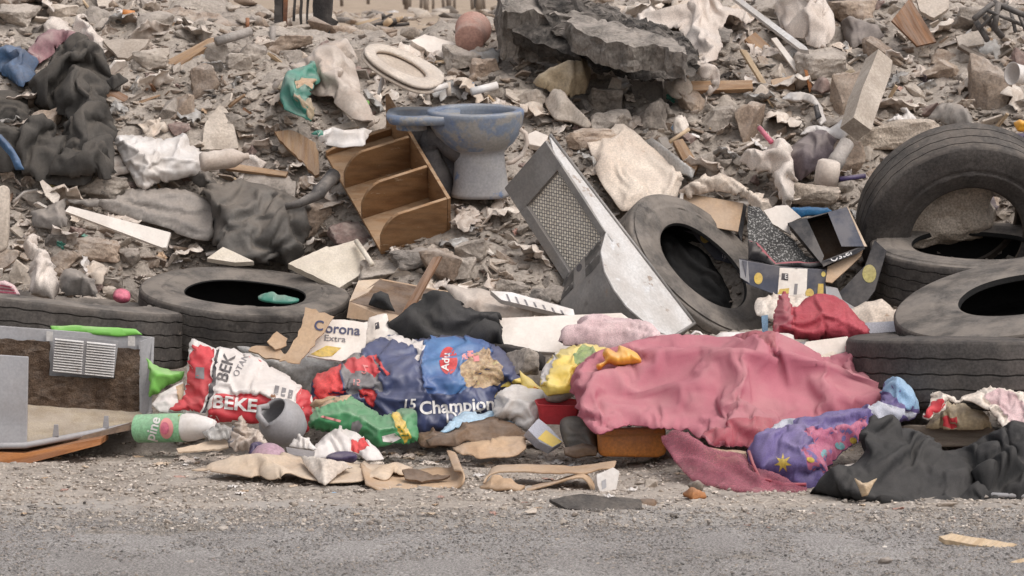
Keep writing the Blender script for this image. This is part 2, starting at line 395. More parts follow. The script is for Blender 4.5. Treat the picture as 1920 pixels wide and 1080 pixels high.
def onplane(poly, P, n):
    n = Vector(n).normalized(); cam_ = Vector((0, 0, H)); out = []
    for p in poly:
        r = ray(*p); out.append(cam_+r*((Vector(P)-cam_).dot(n)/r.dot(n)))
    return out
def slab(name, poly, mat, Y=None, n=LIE, t=.02, off=.02, at=None, rag=0., label=None, cat=None, group=None, parent=None, rough=0., res=.03,
         bev=0., smooth=False, rscale=9, round_=False, foot=True, ext=None):
    poly = pts(poly) if isinstance(poly, str) else poly
    if foot and parent is None: FOOT.append(poly)
    if round_: poly = spline(poly, 6)
    if rag:
        poly = spline(poly, 9, False); a = np.array(poly); poly = [tuple(p) for p in a+(RNG.random(a.shape)-.5)*2*rag]
    a = np.array(poly); c = at or tuple((a.min(0)+a.max(0))/2)
    if Y is None: Y = Ymean(*c)-off
    nn = Vector(n).normalized(); P3 = onplane(poly, W(c[0], c[1], Y), nn)
    return prism3(name, P3, ext if ext is not None else -nn*t, mat, parent, rough, res, label, cat, group, smooth, bev, rscale)
def tube(name, path, rad, mat, parent=None, label=None, cat=None, group=None, seg=10, closed=False, cap=True, smooth=True):
    path = [Vector(p) for p in path]; n = len(path); rad = rad if isinstance(rad, (list, tuple)) else [rad]*n
    V = []; Fc = []; up = Vector((.13, .2, .97))
    for i, p in enumerate(path):
        a = path[(i-1) % n] if closed or i > 0 else p; b = path[(i+1) % n] if closed or i < n-1 else p
        t = (b-a).normalized(); x = t.cross(up)
        if x.length < .05: x = t.cross(Vector((1, 0, 0)))
        x.normalize(); y = t.cross(x)
        for k in range(seg):
            w = 2*math.pi*k/seg; V.append(p+rad[i]*(math.cos(w)*x+math.sin(w)*y))
    for i in range(n if closed else n-1):
        for k in range(seg):
            a = i*seg+k; b = i*seg+(k+1) % seg; c = ((i+1) % n)*seg
            Fc.append((a, b, c+(k+1) % seg, c+k))
    if cap and not closed: Fc += [tuple(range(seg))[::-1], tuple((n-1)*seg+k for k in range(seg))]
    o = mesh_obj(name, [v[:] for v in V], Fc, mat, parent, smooth=smooth); return tag(o, label, cat, group)
def basis(x, y):
    x = Vector(x).normalized(); y = Vector(y); y = (y-x*y.dot(x)).normalized(); z = x.cross(y)
    return Matrix((x, y, z)).transposed()
def lathe(name, prof, O, axis, mat, parent=None, label=None, cat=None, group=None, seg=28, squash=(1, 1), mats=None, mi=None, wob=0.):
    """surface of revolution: prof = [(r, h)] along axis from O (metres)"""
    ax = Vector(axis).normalized(); x = ax.cross(Vector((.1, .9, .2))).normalized(); y = ax.cross(x); O = Vector(O)
    V = []; Fc = []; MI = []
    for i, (r, h) in enumerate(prof):
        for k in range(seg):
            w = 2*math.pi*k/seg; rr = r*(1+wob*(noise.noise(Vector((math.cos(w)*1.7, math.sin(w)*1.7, h*9)))))
            V.append(O+ax*h+rr*squash[0]*math.cos(w)*x+rr*squash[1]*math.sin(w)*y)
    for i in range(len(prof)-1):
        for k in range(seg):
            a = i*seg; b = a+seg; j = (k+1) % seg; Fc.append((a+k, a+j, b+j, b+k)); MI.append(mi[i] if mi else 0)
    o = mesh_obj(name, [v[:] for v in V], Fc, mats or mat, parent, MI); return tag(o, label, cat, group)

# printing on a surface: letters and marks become thin faces of the same mesh, lying on it
def _append(o, V, Fc, m):
    me = o.data; w = Vector(o['_w']); bm = bmesh.new(); bm.from_mesh(me)
    m = mt(m); names = [q.name for q in me.materials]
    if m.name not in names: me.materials.append(m); names.append(m.name)
    k = names.index(m.name); vs = [bm.verts.new(Vector(v)-w) for v in V]
    for f in Fc:
        try:
            q = bm.faces.new([vs[i] for i in f]); q.material_index = k; q.smooth = True
            q.normal_update()
            if q.normal.y > 0: q.normal_flip()
        except ValueError: pass
    bm.to_mesh(me); bm.free()
def _bvh(o):
    w = Vector(o['_w']); me = o.data
    return BVHTree.FromPolygons([v.co+w for v in me.vertices], [p.vertices[:] for p in me.polygons])
def _proj(o, v2, f2, m, lift):
    bv = _bvh(o); V = []; ok = []
    for p in v2:
        r = ray(*p).normalized(); h = bv.ray_cast(Vector((0, 0, H)), r)
        if h[0] is None: V.append((0, 0, 0)); ok.append(False)
        else: V.append(h[0]-r*lift); ok.append(True)
    _append(o, V, [f for f in f2 if all(ok[i] for i in f)], m)
def letter(o, s, px, py, size, ang, m, bold=0., shear=0., flip=False, wide=1., lift=.004):
    cu = bpy.data.curves.new('t', 'FONT'); cu.body = s; cu.size = 1; cu.align_x = 'CENTER'; cu.align_y = 'CENTER'; cu.offset = bold; cu.shear = shear
    cu.resolution_u = 4
    t = bpy.data.objects.new('t', cu); COL.objects.link(t); dg = bpy.context.evaluated_depsgraph_get()
    me = bpy.data.meshes.new_from_object(t.evaluated_get(dg)); bpy.data.objects.remove(t); bpy.data.curves.remove(cu)
    bm = bmesh.new(); bm.from_mesh(me); bpy.data.meshes.remove(me); bmesh.ops.triangulate(bm, faces=bm.faces)
    for _ in range(3):
        lg = [e for e in bm.edges if e.calc_length()*size > 5]
        if not lg: break
        bmesh.ops.subdivide_edges(bm, edges=lg, cuts=1); bmesh.ops.triangulate(bm, faces=bm.faces)
    bm.verts.index_update(); a = math.radians(ang); ca, sa = math.cos(a), math.sin(a); v2 = []
    for v in bm.verts:
        u, w = v.co.x*size*wide*(-1 if flip else 1), v.co.y*size
        v2.append((px+u*ca-w*sa, py-(u*sa+w*ca)))
    f2 = [[v.index for v in f.verts] for f in bm.faces]; bm.free(); _proj(o, v2, f2, m, lift)
def patch(o, poly, m, res=6, lift=.0025, round_=False, lines=()):
    poly = pts(poly) if isinstance(poly, str) else poly
    ol = spline(poly, res, round_); v, f = cdt(ol, gridpts(ol, res), []); _proj(o, [tuple(p) for p in v], f.tolist(), m, lift)
def ell(cx, cy, a, b, n=18, ang=0):
    c, s = math.cos(math.radians(ang)), math.sin(math.radians(ang))
    return [(cx+a*math.cos(t)*c-b*math.sin(t)*s, cy+a*math.cos(t)*s+b*math.sin(t)*c) for t in (2*math.pi*k/n for k in range(n))]
# ------------------------------------------------------------------ material library (base colours by eye under an overcast sky)
M('earth', (166, 154, 142), (144, 133, 122), 2.2, dust=.5, bump=.9, bscale=30, fine=.4, spots=[((110, 98, 90), 9, .60), ((178, 162, 146), 14, .62)])
M('road_gravel', (172, 165, 160), (156, 149, 144), 1.1, bump=1., bscale=70, fine=.8, spots=[((158, 148, 138), .9, .58), ((118, 112, 108), 40, .63), ((190, 180, 171), 60, .68)])
M('road_dark', (128, 123, 119), (108, 104, 101), 3, bump=.2)
M('pebble', (194, 182, 171), (166, 155, 145), 2.5, bump=.3, rnd=.3, fine=.3)
M('rubble_a', (172, 158, 144), (138, 125, 114), 4, dust=.55, bump=.5, rnd=.22, fine=.35)
M('concrete', (170, 158, 146), (134, 124, 115), 6, dust=.75, bump=.55, rnd=.25, fine=.35, spots=[((105, 98, 92), 14, .62)])
M('concrete_warm', (168, 148, 130), (140, 120, 104), 6, dust=.75, bump=.6, rnd=.22, fine=.35)
M('concrete_dark', (126, 118, 111), (98, 92, 87), 6, dust=.75, bump=.6, rnd=.22, fine=.35)
M('reddish_stone', (140, 116, 108), (116, 96, 90), 6, dust=.5, bump=.4, rnd=.1)
M('stucco', (204, 188, 172), (180, 164, 148), 5, dust=.4, bump=1., bscale=55, fine=.4)
M('plaster', (196, 182, 168), (168, 154, 140), 5, dust=.45, bump=.3, rnd=.18)
M('ceramic_tile', (190, 176, 162), (165, 150, 136), 4, rough=.55, dust=.5, bump=.1, rnd=.15)
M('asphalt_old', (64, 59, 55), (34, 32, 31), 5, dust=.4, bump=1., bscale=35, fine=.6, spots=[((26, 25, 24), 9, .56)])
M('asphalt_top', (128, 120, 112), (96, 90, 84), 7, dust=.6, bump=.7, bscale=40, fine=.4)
M('wood', (168, 136, 104), (138, 106, 78), 4, uv=True, stretch=(1, 9, 1), dust=.35, bump=.3, fine=.25, rnd=.15)
M('wood_pale', (196, 172, 142), (172, 146, 116), 4, uv=True, stretch=(1, 10, 1), dust=.25, bump=.25, rnd=.15)
M('wood_brown', (142, 104, 76), (112, 80, 58), 4, uv=True, stretch=(1, 10, 1), dust=.4, bump=.25, rnd=.1)
M('wood_orange', (170, 112, 66), (134, 84, 48), 3, uv=True, stretch=(1, 9, 1), dust=.2, bump=.2)
M('shelf_wood', (150, 112, 76), (120, 86, 56), 3, rough=.6, dust=.6, dustc=(178, 154, 128), bump=.12, stretch=(1.5, 1.5, 8), fine=.2, dpat=.3, spots=[((96, 72, 52), 3.5, .66), ((176, 152, 126), 5, .64)])
M('shelf_edge', (172, 138, 104), (148, 112, 80), 4, dust=.4, bump=.15)
M('wood_weather', (128, 116, 104), (104, 92, 82), 4, uv=True, stretch=(1, 9, 1), dust=.5, bump=.4, rnd=.15)
M('charred', (52, 48, 47), (28, 27, 27), 4, dust=.3, bump=.6, bscale=40)
M('rust', (142, 88, 52), (98, 62, 42), 6, dust=.25, bump=.4)
M('rubber_tread', (84, 79, 75), (60, 56, 54), 5, rough=.75, dust=.45, dustc=(132, 120, 110), bump=.35, bscale=40, fine=.4, spots=[((44, 42, 41), 6, .57), ((120, 108, 98), 11, .66)])
M('rubber_side', (104, 98, 93), (80, 75, 71), 5, rough=.75, dust=.65, dustc=(142, 131, 121), bump=.2, fine=.3, spots=[((66, 62, 60), 8, .62)])
M('rubber_brown', (128, 114, 100), (98, 86, 76), 5, rough=.8, dust=.5, dustc=(148, 134, 118), bump=.2, fine=.3)
M('rubber_dark', (82, 77, 74), (62, 58, 56), 5, rough=.75, dust=.5, dustc=(118, 108, 100), bump=.3, fine=.4)
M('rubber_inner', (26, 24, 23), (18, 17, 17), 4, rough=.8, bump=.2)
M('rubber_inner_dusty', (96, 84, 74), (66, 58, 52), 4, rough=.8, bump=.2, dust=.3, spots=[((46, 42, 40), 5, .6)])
M('toilet_glaze', (104, 118, 142), (120, 128, 140), 4, rough=.4, spec=.4, dust=.62, dustc=(156, 150, 144), bump=.08, fine=.16, spots=[((142, 138, 134), 3.2, .52), ((90, 110, 144), 3.4, .60), ((150, 144, 138), 11, .6)])
M('toilet_base', (158, 154, 152), (140, 138, 140), 4, rough=.5, dust=.5, dustc=(170, 160, 150), bump=.08, fine=.16, spots=[((96, 116, 148), 6, .64)])
M('toilet_shade', (88, 86, 88), (70, 68, 70), 6, dust=.5, bump=.2)  # dark tone carries the shadow behind the toilet bowl
M('seat_plastic', (204, 190, 176), (184, 168, 152), 6, rough=.5, dust=.6, bump=.15, fine=.2)
M('lid_plastic', (188, 172, 156), (172, 156, 141), 6, rough=.55, dust=.5, bump=.15, fine=.2)
M('metal_grey', (134, 130, 127), (114, 110, 107), 4, rough=.45, spec=.5, metal=.1, dust=.4, bump=.1, fine=.18, spots=[((128, 112, 98), 5, .61), ((90, 86, 83), 9, .64)])
M('pocket_shade', (72, 70, 69), (60, 58, 57), 5, rough=.6, dust=.3, bump=.1)
M('metal_pale', (206, 202, 199), (184, 178, 173), 5, rough=.45, spec=.5, metal=0, dust=.35, bump=.08, fine=.16, spots=[((148, 132, 120), 11, .60), ((205, 203, 203), 7, .6)])
M('backlight_pale', (242, 232, 216), (228, 216, 198), 20, dust=.3, bump=.2)
M('white_board', (232, 222, 212), (212, 198, 186), 4, rough=.6, dust=.3, bump=.08, fine=.06, spots=[((186, 166, 150), 7, .7)])
M('cream_foam', (222, 210, 194), (205, 192, 174), 6, dust=.3, bump=.35, bscale=60, fine=.12)
M('white_plastic', (224, 218, 214), (202, 192, 184), 5, rough=.45, spec=.4, dust=.35, bump=.1, fine=.08, rnd=.08)
M('dirty_plastic', (206, 192, 180), (180, 162, 148), 5, rough=.55, dust=.5, bump=.2, fine=.15, rnd=.1)
M('clear_film', (190, 186, 182), (168, 162, 156), 5, rough=.3, spec=.5, dust=.4, bump=.1, alpha=.72)
M('paper', (222, 210, 198), (200, 184, 170), 4, dust=.35, bump=.1, rnd=.1)
M('cardboard', (190, 160, 130), (170, 140, 112), 4, dust=.35, bump=.12, fine=.12, rnd=.08)
M('cardboard_pale', (206, 184, 160), (188, 164, 140), 4, dust=.35, bump=.12, fine=.12)
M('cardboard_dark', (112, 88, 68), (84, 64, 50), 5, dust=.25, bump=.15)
M('navy_card', (66, 70, 84), (56, 58, 70), 5, rough=.55, dust=.3, bump=.06, fine=.1)
M('black_card', (48, 48, 52), (40, 40, 44), 5, rough=.6, dust=.3, bump=.1)
M('speckle_card', (74, 72, 70), (56, 54, 53), 5, bump=.2, fine=.2, spots=[((160, 156, 152), 110, .53)])
M('yellow_print', (222, 186, 66), (200, 164, 60), 7, rough=.6, bump=.05, dust=.42, dpat=.45)
M('black_cloth', (60, 58, 58), (44, 42, 43), 4, rough=.95, spec=.1, dust=.26, dustc=(120, 108, 98), bump=.3, bscale=120, fine=.25, dpat=.6)
M('black_cloth_clean', (64, 63, 64), (50, 50, 51), 4, rough=.95, spec=.1, dust=.26, dustc=(110, 104, 98), bump=.3, bscale=120, fine=.2, dpat=.6)
M('dusty_leather', (94, 91, 88), (78, 76, 74), 4, rough=.6, spec=.35, dust=.4, dustc=(150, 134, 118), bump=.2, fine=.2, dpat=.6)
M('grey_leather', (146, 139, 133), (124, 119, 115), 4, rough=.65, dust=.5, dustc=(156, 142, 130), bump=.15, fine=.2, dpat=.6)
M('coat_fabric', (76, 73, 70), (62, 60, 58), 3.5, rough=.85, dust=.26, dustc=(124, 110, 96), bump=.2, fine=.2, dpat=.6)
M('pink_cloth', (180, 101, 117), (160, 82, 100), 2.6, rough=.95, spec=.1, dust=.5, dustc=(184, 146, 142), bump=.12, bscale=130, fine=.1, dpat=.6)
M('pink_net', (180, 96, 114), (160, 80, 100), 6, rough=.95, bump=.1, alpha=.55, dust=.2, dpat=.6)
M('pink_deep', (166, 66, 84), (148, 54, 72), 5, rough=.95, dust=.3, bump=.12, bscale=130, dpat=.6)
M('pale_pink_towel', (224, 194, 194), (206, 172, 174), 5, rough=.95, dust=.3, bump=.4, bscale=110, dpat=.6)
M('red_net', (176, 72, 84), (156, 50, 64), 9, rough=.7, dust=.3, dustc=(190, 120, 118), bump=.5, bscale=90, fine=.25, dpat=.6)
M('red_print', (204, 62, 70), (188, 48, 58), 5, rough=.6, dust=.2, bump=.06, fine=.08, dpat=.45)
M('red_bright', (214, 66, 66), (196, 54, 58), 5, rough=.6, dust=.2, bump=.06, dpat=.45)
M('bag_white', (230, 222, 218), (214, 204, 198), 5, rough=.5, dust=.42, bump=.1, fine=.06, dpat=.6)
M('bag_navy', (52, 66, 108), (44, 54, 90), 4, rough=.4, spec=.45, dust=.2, bump=.08, fine=.08, dpat=.6)
M('bag_blue', (66, 118, 168), (52, 84, 138), 3, rough=.4, spec=.45, dust=.2, bump=.06, fine=.08, dpat=.6)
M('bag_grey', (112, 110, 114), (98, 96, 102), 5, rough=.45, dust=.42, bump=.1, dpat=.6)
M('kibble', (190, 162, 124), (156, 124, 92), 40, rough=.6, bump=.2, fine=.4, spots=[((188, 176, 118), 18, .6)], dust=.35, dpat=.45)
M('ink_white', (236, 232, 228), (226, 220, 216), 5, bump=0, fine=0, dust=.35, dpat=.45)
M('ink_dark', (52, 52, 62), (44, 44, 54), 5, bump=0, fine=0, dust=.35, dpat=.45)
M('ink_blue', (50, 58, 96), (44, 52, 86), 5, bump=0, fine=0, dust=.35, dpat=.45)
M('ink_grey', (136, 130, 130), (120, 116, 116), 9, bump=0, fine=0)
M('ink_pinkish', (222, 150, 146), (210, 136, 134), 9, bump=0, fine=0)
M('bag_green', (58, 148, 92), (46, 128, 78), 4, rough=.45, spec=.4, dust=.42, bump=.06, fine=.06, dpat=.6)
M('bright_green', (124, 196, 84), (108, 180, 72), 4, rough=.5, dust=.42, bump=.06, fine=.06, dpat=.45)
M('teal_plastic', (44, 136, 116), (34, 112, 98), 5, rough=.45, spec=.4, dust=.42, bump=.06, fine=.1, dpat=.45)
M('yellow_bag', (232, 206, 110), (224, 190, 74), 4, rough=.5, dust=.42, bump=.06, fine=.06, dpat=.45)
M('amber_plastic', (240, 172, 48), (228, 150, 36), 4, rough=.4, spec=.4, bump=.05, fine=.05, dust=.42, dpat=.45)
M('leafy_print', (150, 164, 100), (110, 136, 76), 22, bump=.05, fine=.2, dust=.35, dpat=.45)
M('orange_tray', (206, 126, 44), (184, 106, 36), 4, rough=.5, dust=.42, bump=.08, dpat=.45)
M('green_label', (142, 196, 150), (124, 180, 136), 6, rough=.4, dust=.42, bump=.04, dpat=.45)
M('quilt_violet', (112, 98, 150), (92, 80, 132), 4, rough=.95, dust=.25, bump=.15, bscale=120, spots=[((150, 170, 186), 5, .66)], dpat=.6)
M('quilt_blue', (150, 182, 208), (126, 160, 192), 4, rough=.95, dust=.25, bump=.15, bscale=120, dpat=.6)
M('quilt_pale', (198, 196, 204), (178, 180, 192), 4, rough=.95, dust=.3, bump=.15, bscale=120, dpat=.6)
M('quilt_pink', (192, 112, 138), (170, 90, 120), 7, rough=.95, dust=.2, bump=.15, bscale=120, spots=[((110, 96, 150), 9, .6)], dpat=.6)
M('quilt_teal', (126, 176, 180), (108, 156, 166), 7, rough=.95, dust=.2, bump=.15, dpat=.6)
M('quilt_gold', (206, 178, 84), (190, 160, 66), 7, rough=.95, dust=.2, bump=.15, dpat=.6)
M('mauve_cloth', (150, 104, 112), (120, 80, 90), 4, rough=.95, dust=.5, bump=.2, dpat=.6)
M('blue_fabric', (58, 94, 130), (42, 72, 104), 5, rough=.9, dust=.3, bump=.25, dpat=.6)
M('blue_plastic', (44, 110, 156), (36, 92, 134), 5, rough=.5, dust=.2, bump=.08)
M('light_blue_card', (172, 208, 232), (156, 194, 220), 5, rough=.6, dust=.42, bump=.05, dpat=.45)
M('tan_canvas', (170, 152, 124), (146, 128, 102), 4, rough=.95, dust=.4, bump=.2, dpat=.6)
M('beige_sheet', (218, 202, 186), (200, 182, 166), 3, rough=.9, dust=.4, bump=.25, bscale=60, spots=[((164, 138, 118), 6, .66)])
M('white_cloth', (222, 210, 200), (198, 182, 170), 3, rough=.95, dust=.35, bump=.2, bscale=90, spots=[((178, 150, 128), 4, .66)], dpat=.6)
M('grey_cloth', (132, 122, 116), (102, 94, 92), 5, rough=.95, dust=.45, bump=.25, dpat=.6)
M('purple_rag', (104, 92, 98), (78, 68, 76), 5, rough=.95, dust=.45, bump=.2, dpat=.6)
M('crate_plastic', (158, 156, 158), (142, 139, 140), 4, rough=.5, dust=.35, bump=.06, fine=.1)
M('fuzzy_lining', (104, 86, 72), (78, 63, 53), 16, rough=1, spec=.05, dust=.25, bump=1., bscale=110, fine=.5)
M('tray_floor', (176, 160, 138), (152, 136, 116), 7, dust=.4, bump=.5, bscale=90)
M('dark_pipe', (84, 80, 78), (66, 63, 62), 6, rough=.6, dust=.5, bump=.15)
M('grey_pipe', (150, 142, 136), (128, 120, 114), 6, rough=.6, dust=.5, bump=.15)
M('pink_plastic', (214, 110, 132), (196, 92, 116), 5, rough=.5, dust=.25, bump=.1, dpat=.6)
M('mauve_bowl', (190, 160, 170), (166, 132, 146), 6, rough=.45, dust=.4, bump=.05)
M('purple_plastic', (70, 58, 96), (56, 46, 80), 6, rough=.45, dust=.3, bump=.08)
M('terracotta', (182, 140, 126), (162, 120, 106), 6, rough=.7, dust=.45, bump=.1)
M('yellow_paint', (196, 182, 112), (170, 156, 96), 6, dust=.4, bump=.3)
M('far_hill', (150, 152, 156), (140, 142, 148), .02, bump=0, fine=0)
M('sand', (172, 152, 132), (152, 134, 116), .5, bump=.4, fine=.2)

# ------------------------------------------------------------------ ground
def grid_axis(dense, lo, hi, grow=1.13):
    a = list(dense); s = dense[1]-dense[0]
    while a[-1] < hi: s *= grow; a.append(a[-1]+s)
    s = dense[1]-dense[0]
    while a[0] > lo: s *= grow; a.insert(0, a[0]-s)
    return np.array(a)
gx = grid_axis(np.arange(-3.6, 3.6, .022), -600, 600); gy = grid_axis(np.arange(14, 22.2, .022), -40, 900, 1.06)
X, Yg = np.meshgrid(gx, gy); Z = T(X, Yg)
near = sm(13.0, 14.6, Yg)*(Yg < 24)
Z = Z+near*((fbm(X*14, Yg*14, 3, 21)-.5)*.05+(fbm(X*40, Yg*40, 2, 31)-.5)*.02)*np.where(Z > .05, 1, .55)
Z = np.where(Yg < 14, Z-.012*sm(14.2, 13.4, Yg), Z)
nx, ny = len(gx), len(gy); ii = np.arange(nx*ny).reshape(ny, nx)
Fg = np.stack([ii[:-1, :-1], ii[:-1, 1:], ii[1:, 1:], ii[1:, :-1]], -1).reshape(-1, 4)
me = bpy.data.meshes.new('ground'); me.vertices.add(nx*ny); me.vertices.foreach_set('co', np.stack([X, Yg, Z], -1).ravel())
me.loops.add(len(Fg)*4); me.loops.foreach_set('vertex_index', Fg.ravel().astype(np.int32)); me.polygons.add(len(Fg))
me.polygons.foreach_set('loop_start', np.arange(0, len(Fg)*4, 4, dtype=np.int32)); me.polygons.foreach_set('loop_total', np.full(len(Fg), 4, np.int32))
me.update(calc_edges=True); me.validate(); me.materials.append(MATS['earth']); me.materials.append(MATS['sand'])
cy = Yg[:-1, :-1].ravel(); me.polygons.foreach_set('material_index', (cy > 23.5).astype(np.int32)); me.polygons.foreach_set('use_smooth', np.ones(len(Fg), bool))
tag(link('ground', me), kind='structure')
def blend_road(m):
    N = m.node_tree.nodes; L = m.node_tree.links; P = N['Principled BSDF']; src = P.inputs['Base Color'].links[0].from_socket
    tc = N.new('ShaderNodeTexCoord'); sx = N.new('ShaderNodeSeparateXYZ'); L.new(tc.outputs['Object'], sx.inputs[0])
    n = N.new('ShaderNodeTexNoise'); n.inputs['Scale'].default_value = 2.2; n.inputs['Detail'].default_value = 6; L.new(tc.outputs['Object'], n.inputs[0])
    a = N.new('ShaderNodeMath'); a.operation = 'MULTIPLY_ADD'; a.inputs[1].default_value = 2.2; L.new(n.outputs[0], a.inputs[0]); L.new(sx.outputs[1], a.inputs[2])
    r = N.new('ShaderNodeMapRange'); r.interpolation_type = 'SMOOTHSTEP'; r.inputs[1].default_value = 14.7; r.inputs[2].default_value = 15.9; L.new(a.outputs[0], r.inputs[0])
    q = N.new('ShaderNodeMix'); q.data_type = 'RGBA'; L.new(r.outputs[0], q.inputs[0]); q.inputs[6].default_value = (*lin((158, 151, 145)), 1); L.new(src, q.inputs[7]); L.new(q.outputs[2], P.inputs['Base Color'])
blend_road(MATS['earth'])
# the road: a gravelly sheet just above the ground with a ragged far edge
rx = np.arange(-40, 40, .05); e = 13.75+(fbm(rx*.9, rx*0, 3, 5)-.5)*.5+(fbm(rx*6, rx*0+3, 3, 6)-.5)*.3
rows = np.array([-30, 0, 5, 9, 11, 12, 12.4, 12.7, 13.0, 13.3]); V = []; 
for r in rows: V += [(x, r, .006+.012*(vn(x*5, r*5, 2)-.5)*(r > 9)) for x in rx]
V += [(x, y, -.004) for x, y in zip(rx, e)]
n = len(rx); Fr = [(a*n+i, a*n+i+1, (a+1)*n+i+1, (a+1)*n+i) for a in range(len(rows)) for i in range(n-1)]
o = mesh_obj('road', V, Fr, 'road_gravel', base=(0, 0, 0)); tag(o, kind='structure')
V = [(x, 700+60*math.sin(x*.01), 22+14*math.exp(-((x+40)/30)**2)+10*fbm(x*.01, 0, 3, 4)+dz) for dz in (-80, 0) for x in np.arange(-500, 500, 10)]
n = len(V)//2; tag(mesh_obj('hill', V, [(i, i+1, n+i+1, n+i) for i in range(n-1)], 'far_hill'), kind='structure')
bpy.data.objects['hill'].location.z += 0

# ------------------------------------------------------------------ rock shapes
def rock_bm(seed, dims=(1, .75, .6), edge=.13, rough=.03, npts=13):
    r = random.Random(seed); bm = bmesh.new()
    for _ in range(npts):
        p = Vector([r.uniform(-.5, .5) for _ in range(3)]); k = max(abs(c) for c in p); p *= (.5/k)**.8
        bm.verts.new(p)
    h = bmesh.ops.convex_hull(bm, input=bm.verts); bmesh.ops.delete(bm, geom=list({*h['geom_interior'], *h['geom_unused']}), context='VERTS')
    bmesh.ops.dissolve_limit(bm, angle_limit=.35, verts=bm.verts, edges=bm.edges)
    bmesh.ops.bevel(bm, geom=list(bm.edges), offset=.022, segments=1, affect='EDGES')
    bmesh.ops.triangulate(bm, faces=bm.faces)
    for _ in range(6):
        lg = [e for e in bm.edges if e.calc_length() > edge*1.5]
        if not lg or len(bm.verts) > 4000: break
        bmesh.ops.subdivide_edges(bm, edges=lg, cuts=1); bmesh.ops.triangulate(bm, faces=bm.faces)
    bm.normal_update(); off = Vector((seed*3.1, seed*1.7, seed*.7)); nr = [v.normal.copy() for v in bm.verts]
    for v, q in zip(list(bm.verts), nr):
        p = v.co+off
        v.co += q*rough*(1.5*noise.noise(p*2.2)+1.1*noise.noise(p*5)+.7*noise.noise(p*11))
    for v in bm.verts: v.co = Vector((v.co.x*dims[0], v.co.y*dims[1], v.co.z*dims[2]))
    bmesh.ops.recalc_face_normals(bm, faces=bm.faces)
    for f in bm.faces: f.smooth = True
    return bm
def rock_mesh(seed, dims, mat, edge=.13, rough=.03, npts=13):
    bm = rock_bm(seed, dims, edge, rough, npts); me = bpy.data.meshes.new('rock'); bm.to_mesh(me); bm.free(); me.materials.append(MATS[mat])
    me.set_sharp_from_angle(angle=math.radians(28)); return me
def rock_at(name, px, py, wpx, hpx, seed, mat, label, cat='stone', group=None, off=.0, Y=None, rough=.05, npts=13, tilt=0):
    """a rock of its own filling about wpx x hpx photo pixels, sitting on the heap"""
    Yc = (Y or Ymean(px, py+hpx*.3)-off); s = Yc/F
    me = rock_mesh(seed, (wpx*s*1.08, min(wpx, hpx*1.4)*s*.9, hpx*s*1.12), mat, max(.045, min(.13, 5/wpx)), rough*.75, npts)
    me.name = name; o = link(name, me); o.location = W(px, py, Yc); FOOT.append(ell(px, py, wpx*.42, hpx*.42))
    return tag(o, label, cat, group)
# ------------------------------------------------------------------ truck tyres
def tyre(C, axis, label, Ro=.525, w=.145, rb=.285, mats=('rubber_tread', 'rubber_side', 'rubber_inner'), seg=120, wear=1., grooves=(.62, .2, -.2, -.62), ragged=0., flat=1.):
    C = Vector(C); R = basis(Vector((1, .02, .03)).cross(Vector(axis)) if abs(Vector(axis).normalized().x) < .9 else (0, 0, 1), axis)
    # local y = axis
    root = empty('truck_tyre', C, label, 'tyre', 'worn truck tyres dumped on the heap')
    side = [(rb, .76), (rb+.012, .83), (rb+.02, .86), (rb+.055, .92), (rb+.06, .945), (rb+.085, .965), (rb+.09, .985), (rb+.1, .985), (rb+.105, .965), (rb+.118, .968), (rb+.123, .99), (rb+.14, .995), (rb+.17, .97), (rb+.18, .975), (Ro-.03, .93), (Ro-.012, .89)]
    side = [(r, 1-(1-a)*flat if i < 12 else a) for i, (r, a) in enumerate(side)]
    sh = [(Ro-.012, .89), (Ro-.004, .85), (Ro, .8)]
    tr = list(sh)
    for g in grooves:
        tr += [(Ro+.001, g+.024), (Ro-.011, g+.017), (Ro-.011, g-.017), (Ro+.001, g-.024)]
    tr += [(r, -a) for r, a in sh[::-1]]
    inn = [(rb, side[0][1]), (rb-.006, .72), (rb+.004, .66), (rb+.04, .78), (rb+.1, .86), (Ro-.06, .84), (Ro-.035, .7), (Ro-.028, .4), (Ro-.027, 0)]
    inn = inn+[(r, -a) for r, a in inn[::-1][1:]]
    def part(nm, prof, m, wav=False):
        V = []; Fc = []
        for k in range(seg):
            t = 2*math.pi*k/seg
            for i, (r, a) in enumerate(prof):
                a2 = a*w
                if wav and 2 < i < len(prof)-3: a2 += .0022*(1 if (k//2) % 2 else -1)*wear
                rr = r*(1+.004*math.sin(2*t+1)+.003*math.sin(5*t))
                if ragged and wav: rr += ragged*(noise.noise(Vector((math.cos(t)*6, math.sin(t)*6, a*3))))
                if nm == 'sidewall' and i in (6, 7, 8) and (k*7919 % 13) < 5 and (k//16) % 2: a2 += .005*(1 if a > 0 else -1)
                a2 += .004*math.sin(3*t+.5)
                V.append(C+R@Vector((rr*math.cos(t), a2, rr*math.sin(t))))
        n = len(prof)
        for k in range(seg):
            for i in range(n-1):
                a = k*n+i; b = ((k+1) % seg)*n+i; Fc.append((a, a+1, b+1, b))
        return mesh_obj(nm, [v[:] for v in V], Fc, m, root, smooth='a')
    part('tread', tr, mats[0], True)
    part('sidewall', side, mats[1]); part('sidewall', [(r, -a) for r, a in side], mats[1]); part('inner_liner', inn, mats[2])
    return root
def ty_foot(*a): FOOT.append(ell(*a))
tyre(W(458, 586, 17.6), (.07, -.17, 1), 'dark truck tyre lying flat behind the red and white sack', Ro=.545, w=.13, rb=.315)
tyre(W(128, 616, 17.3), (.10, .03, 1), 'truck tyre lying flat behind the grey lined box', Ro=.62, w=.155, rb=.31)
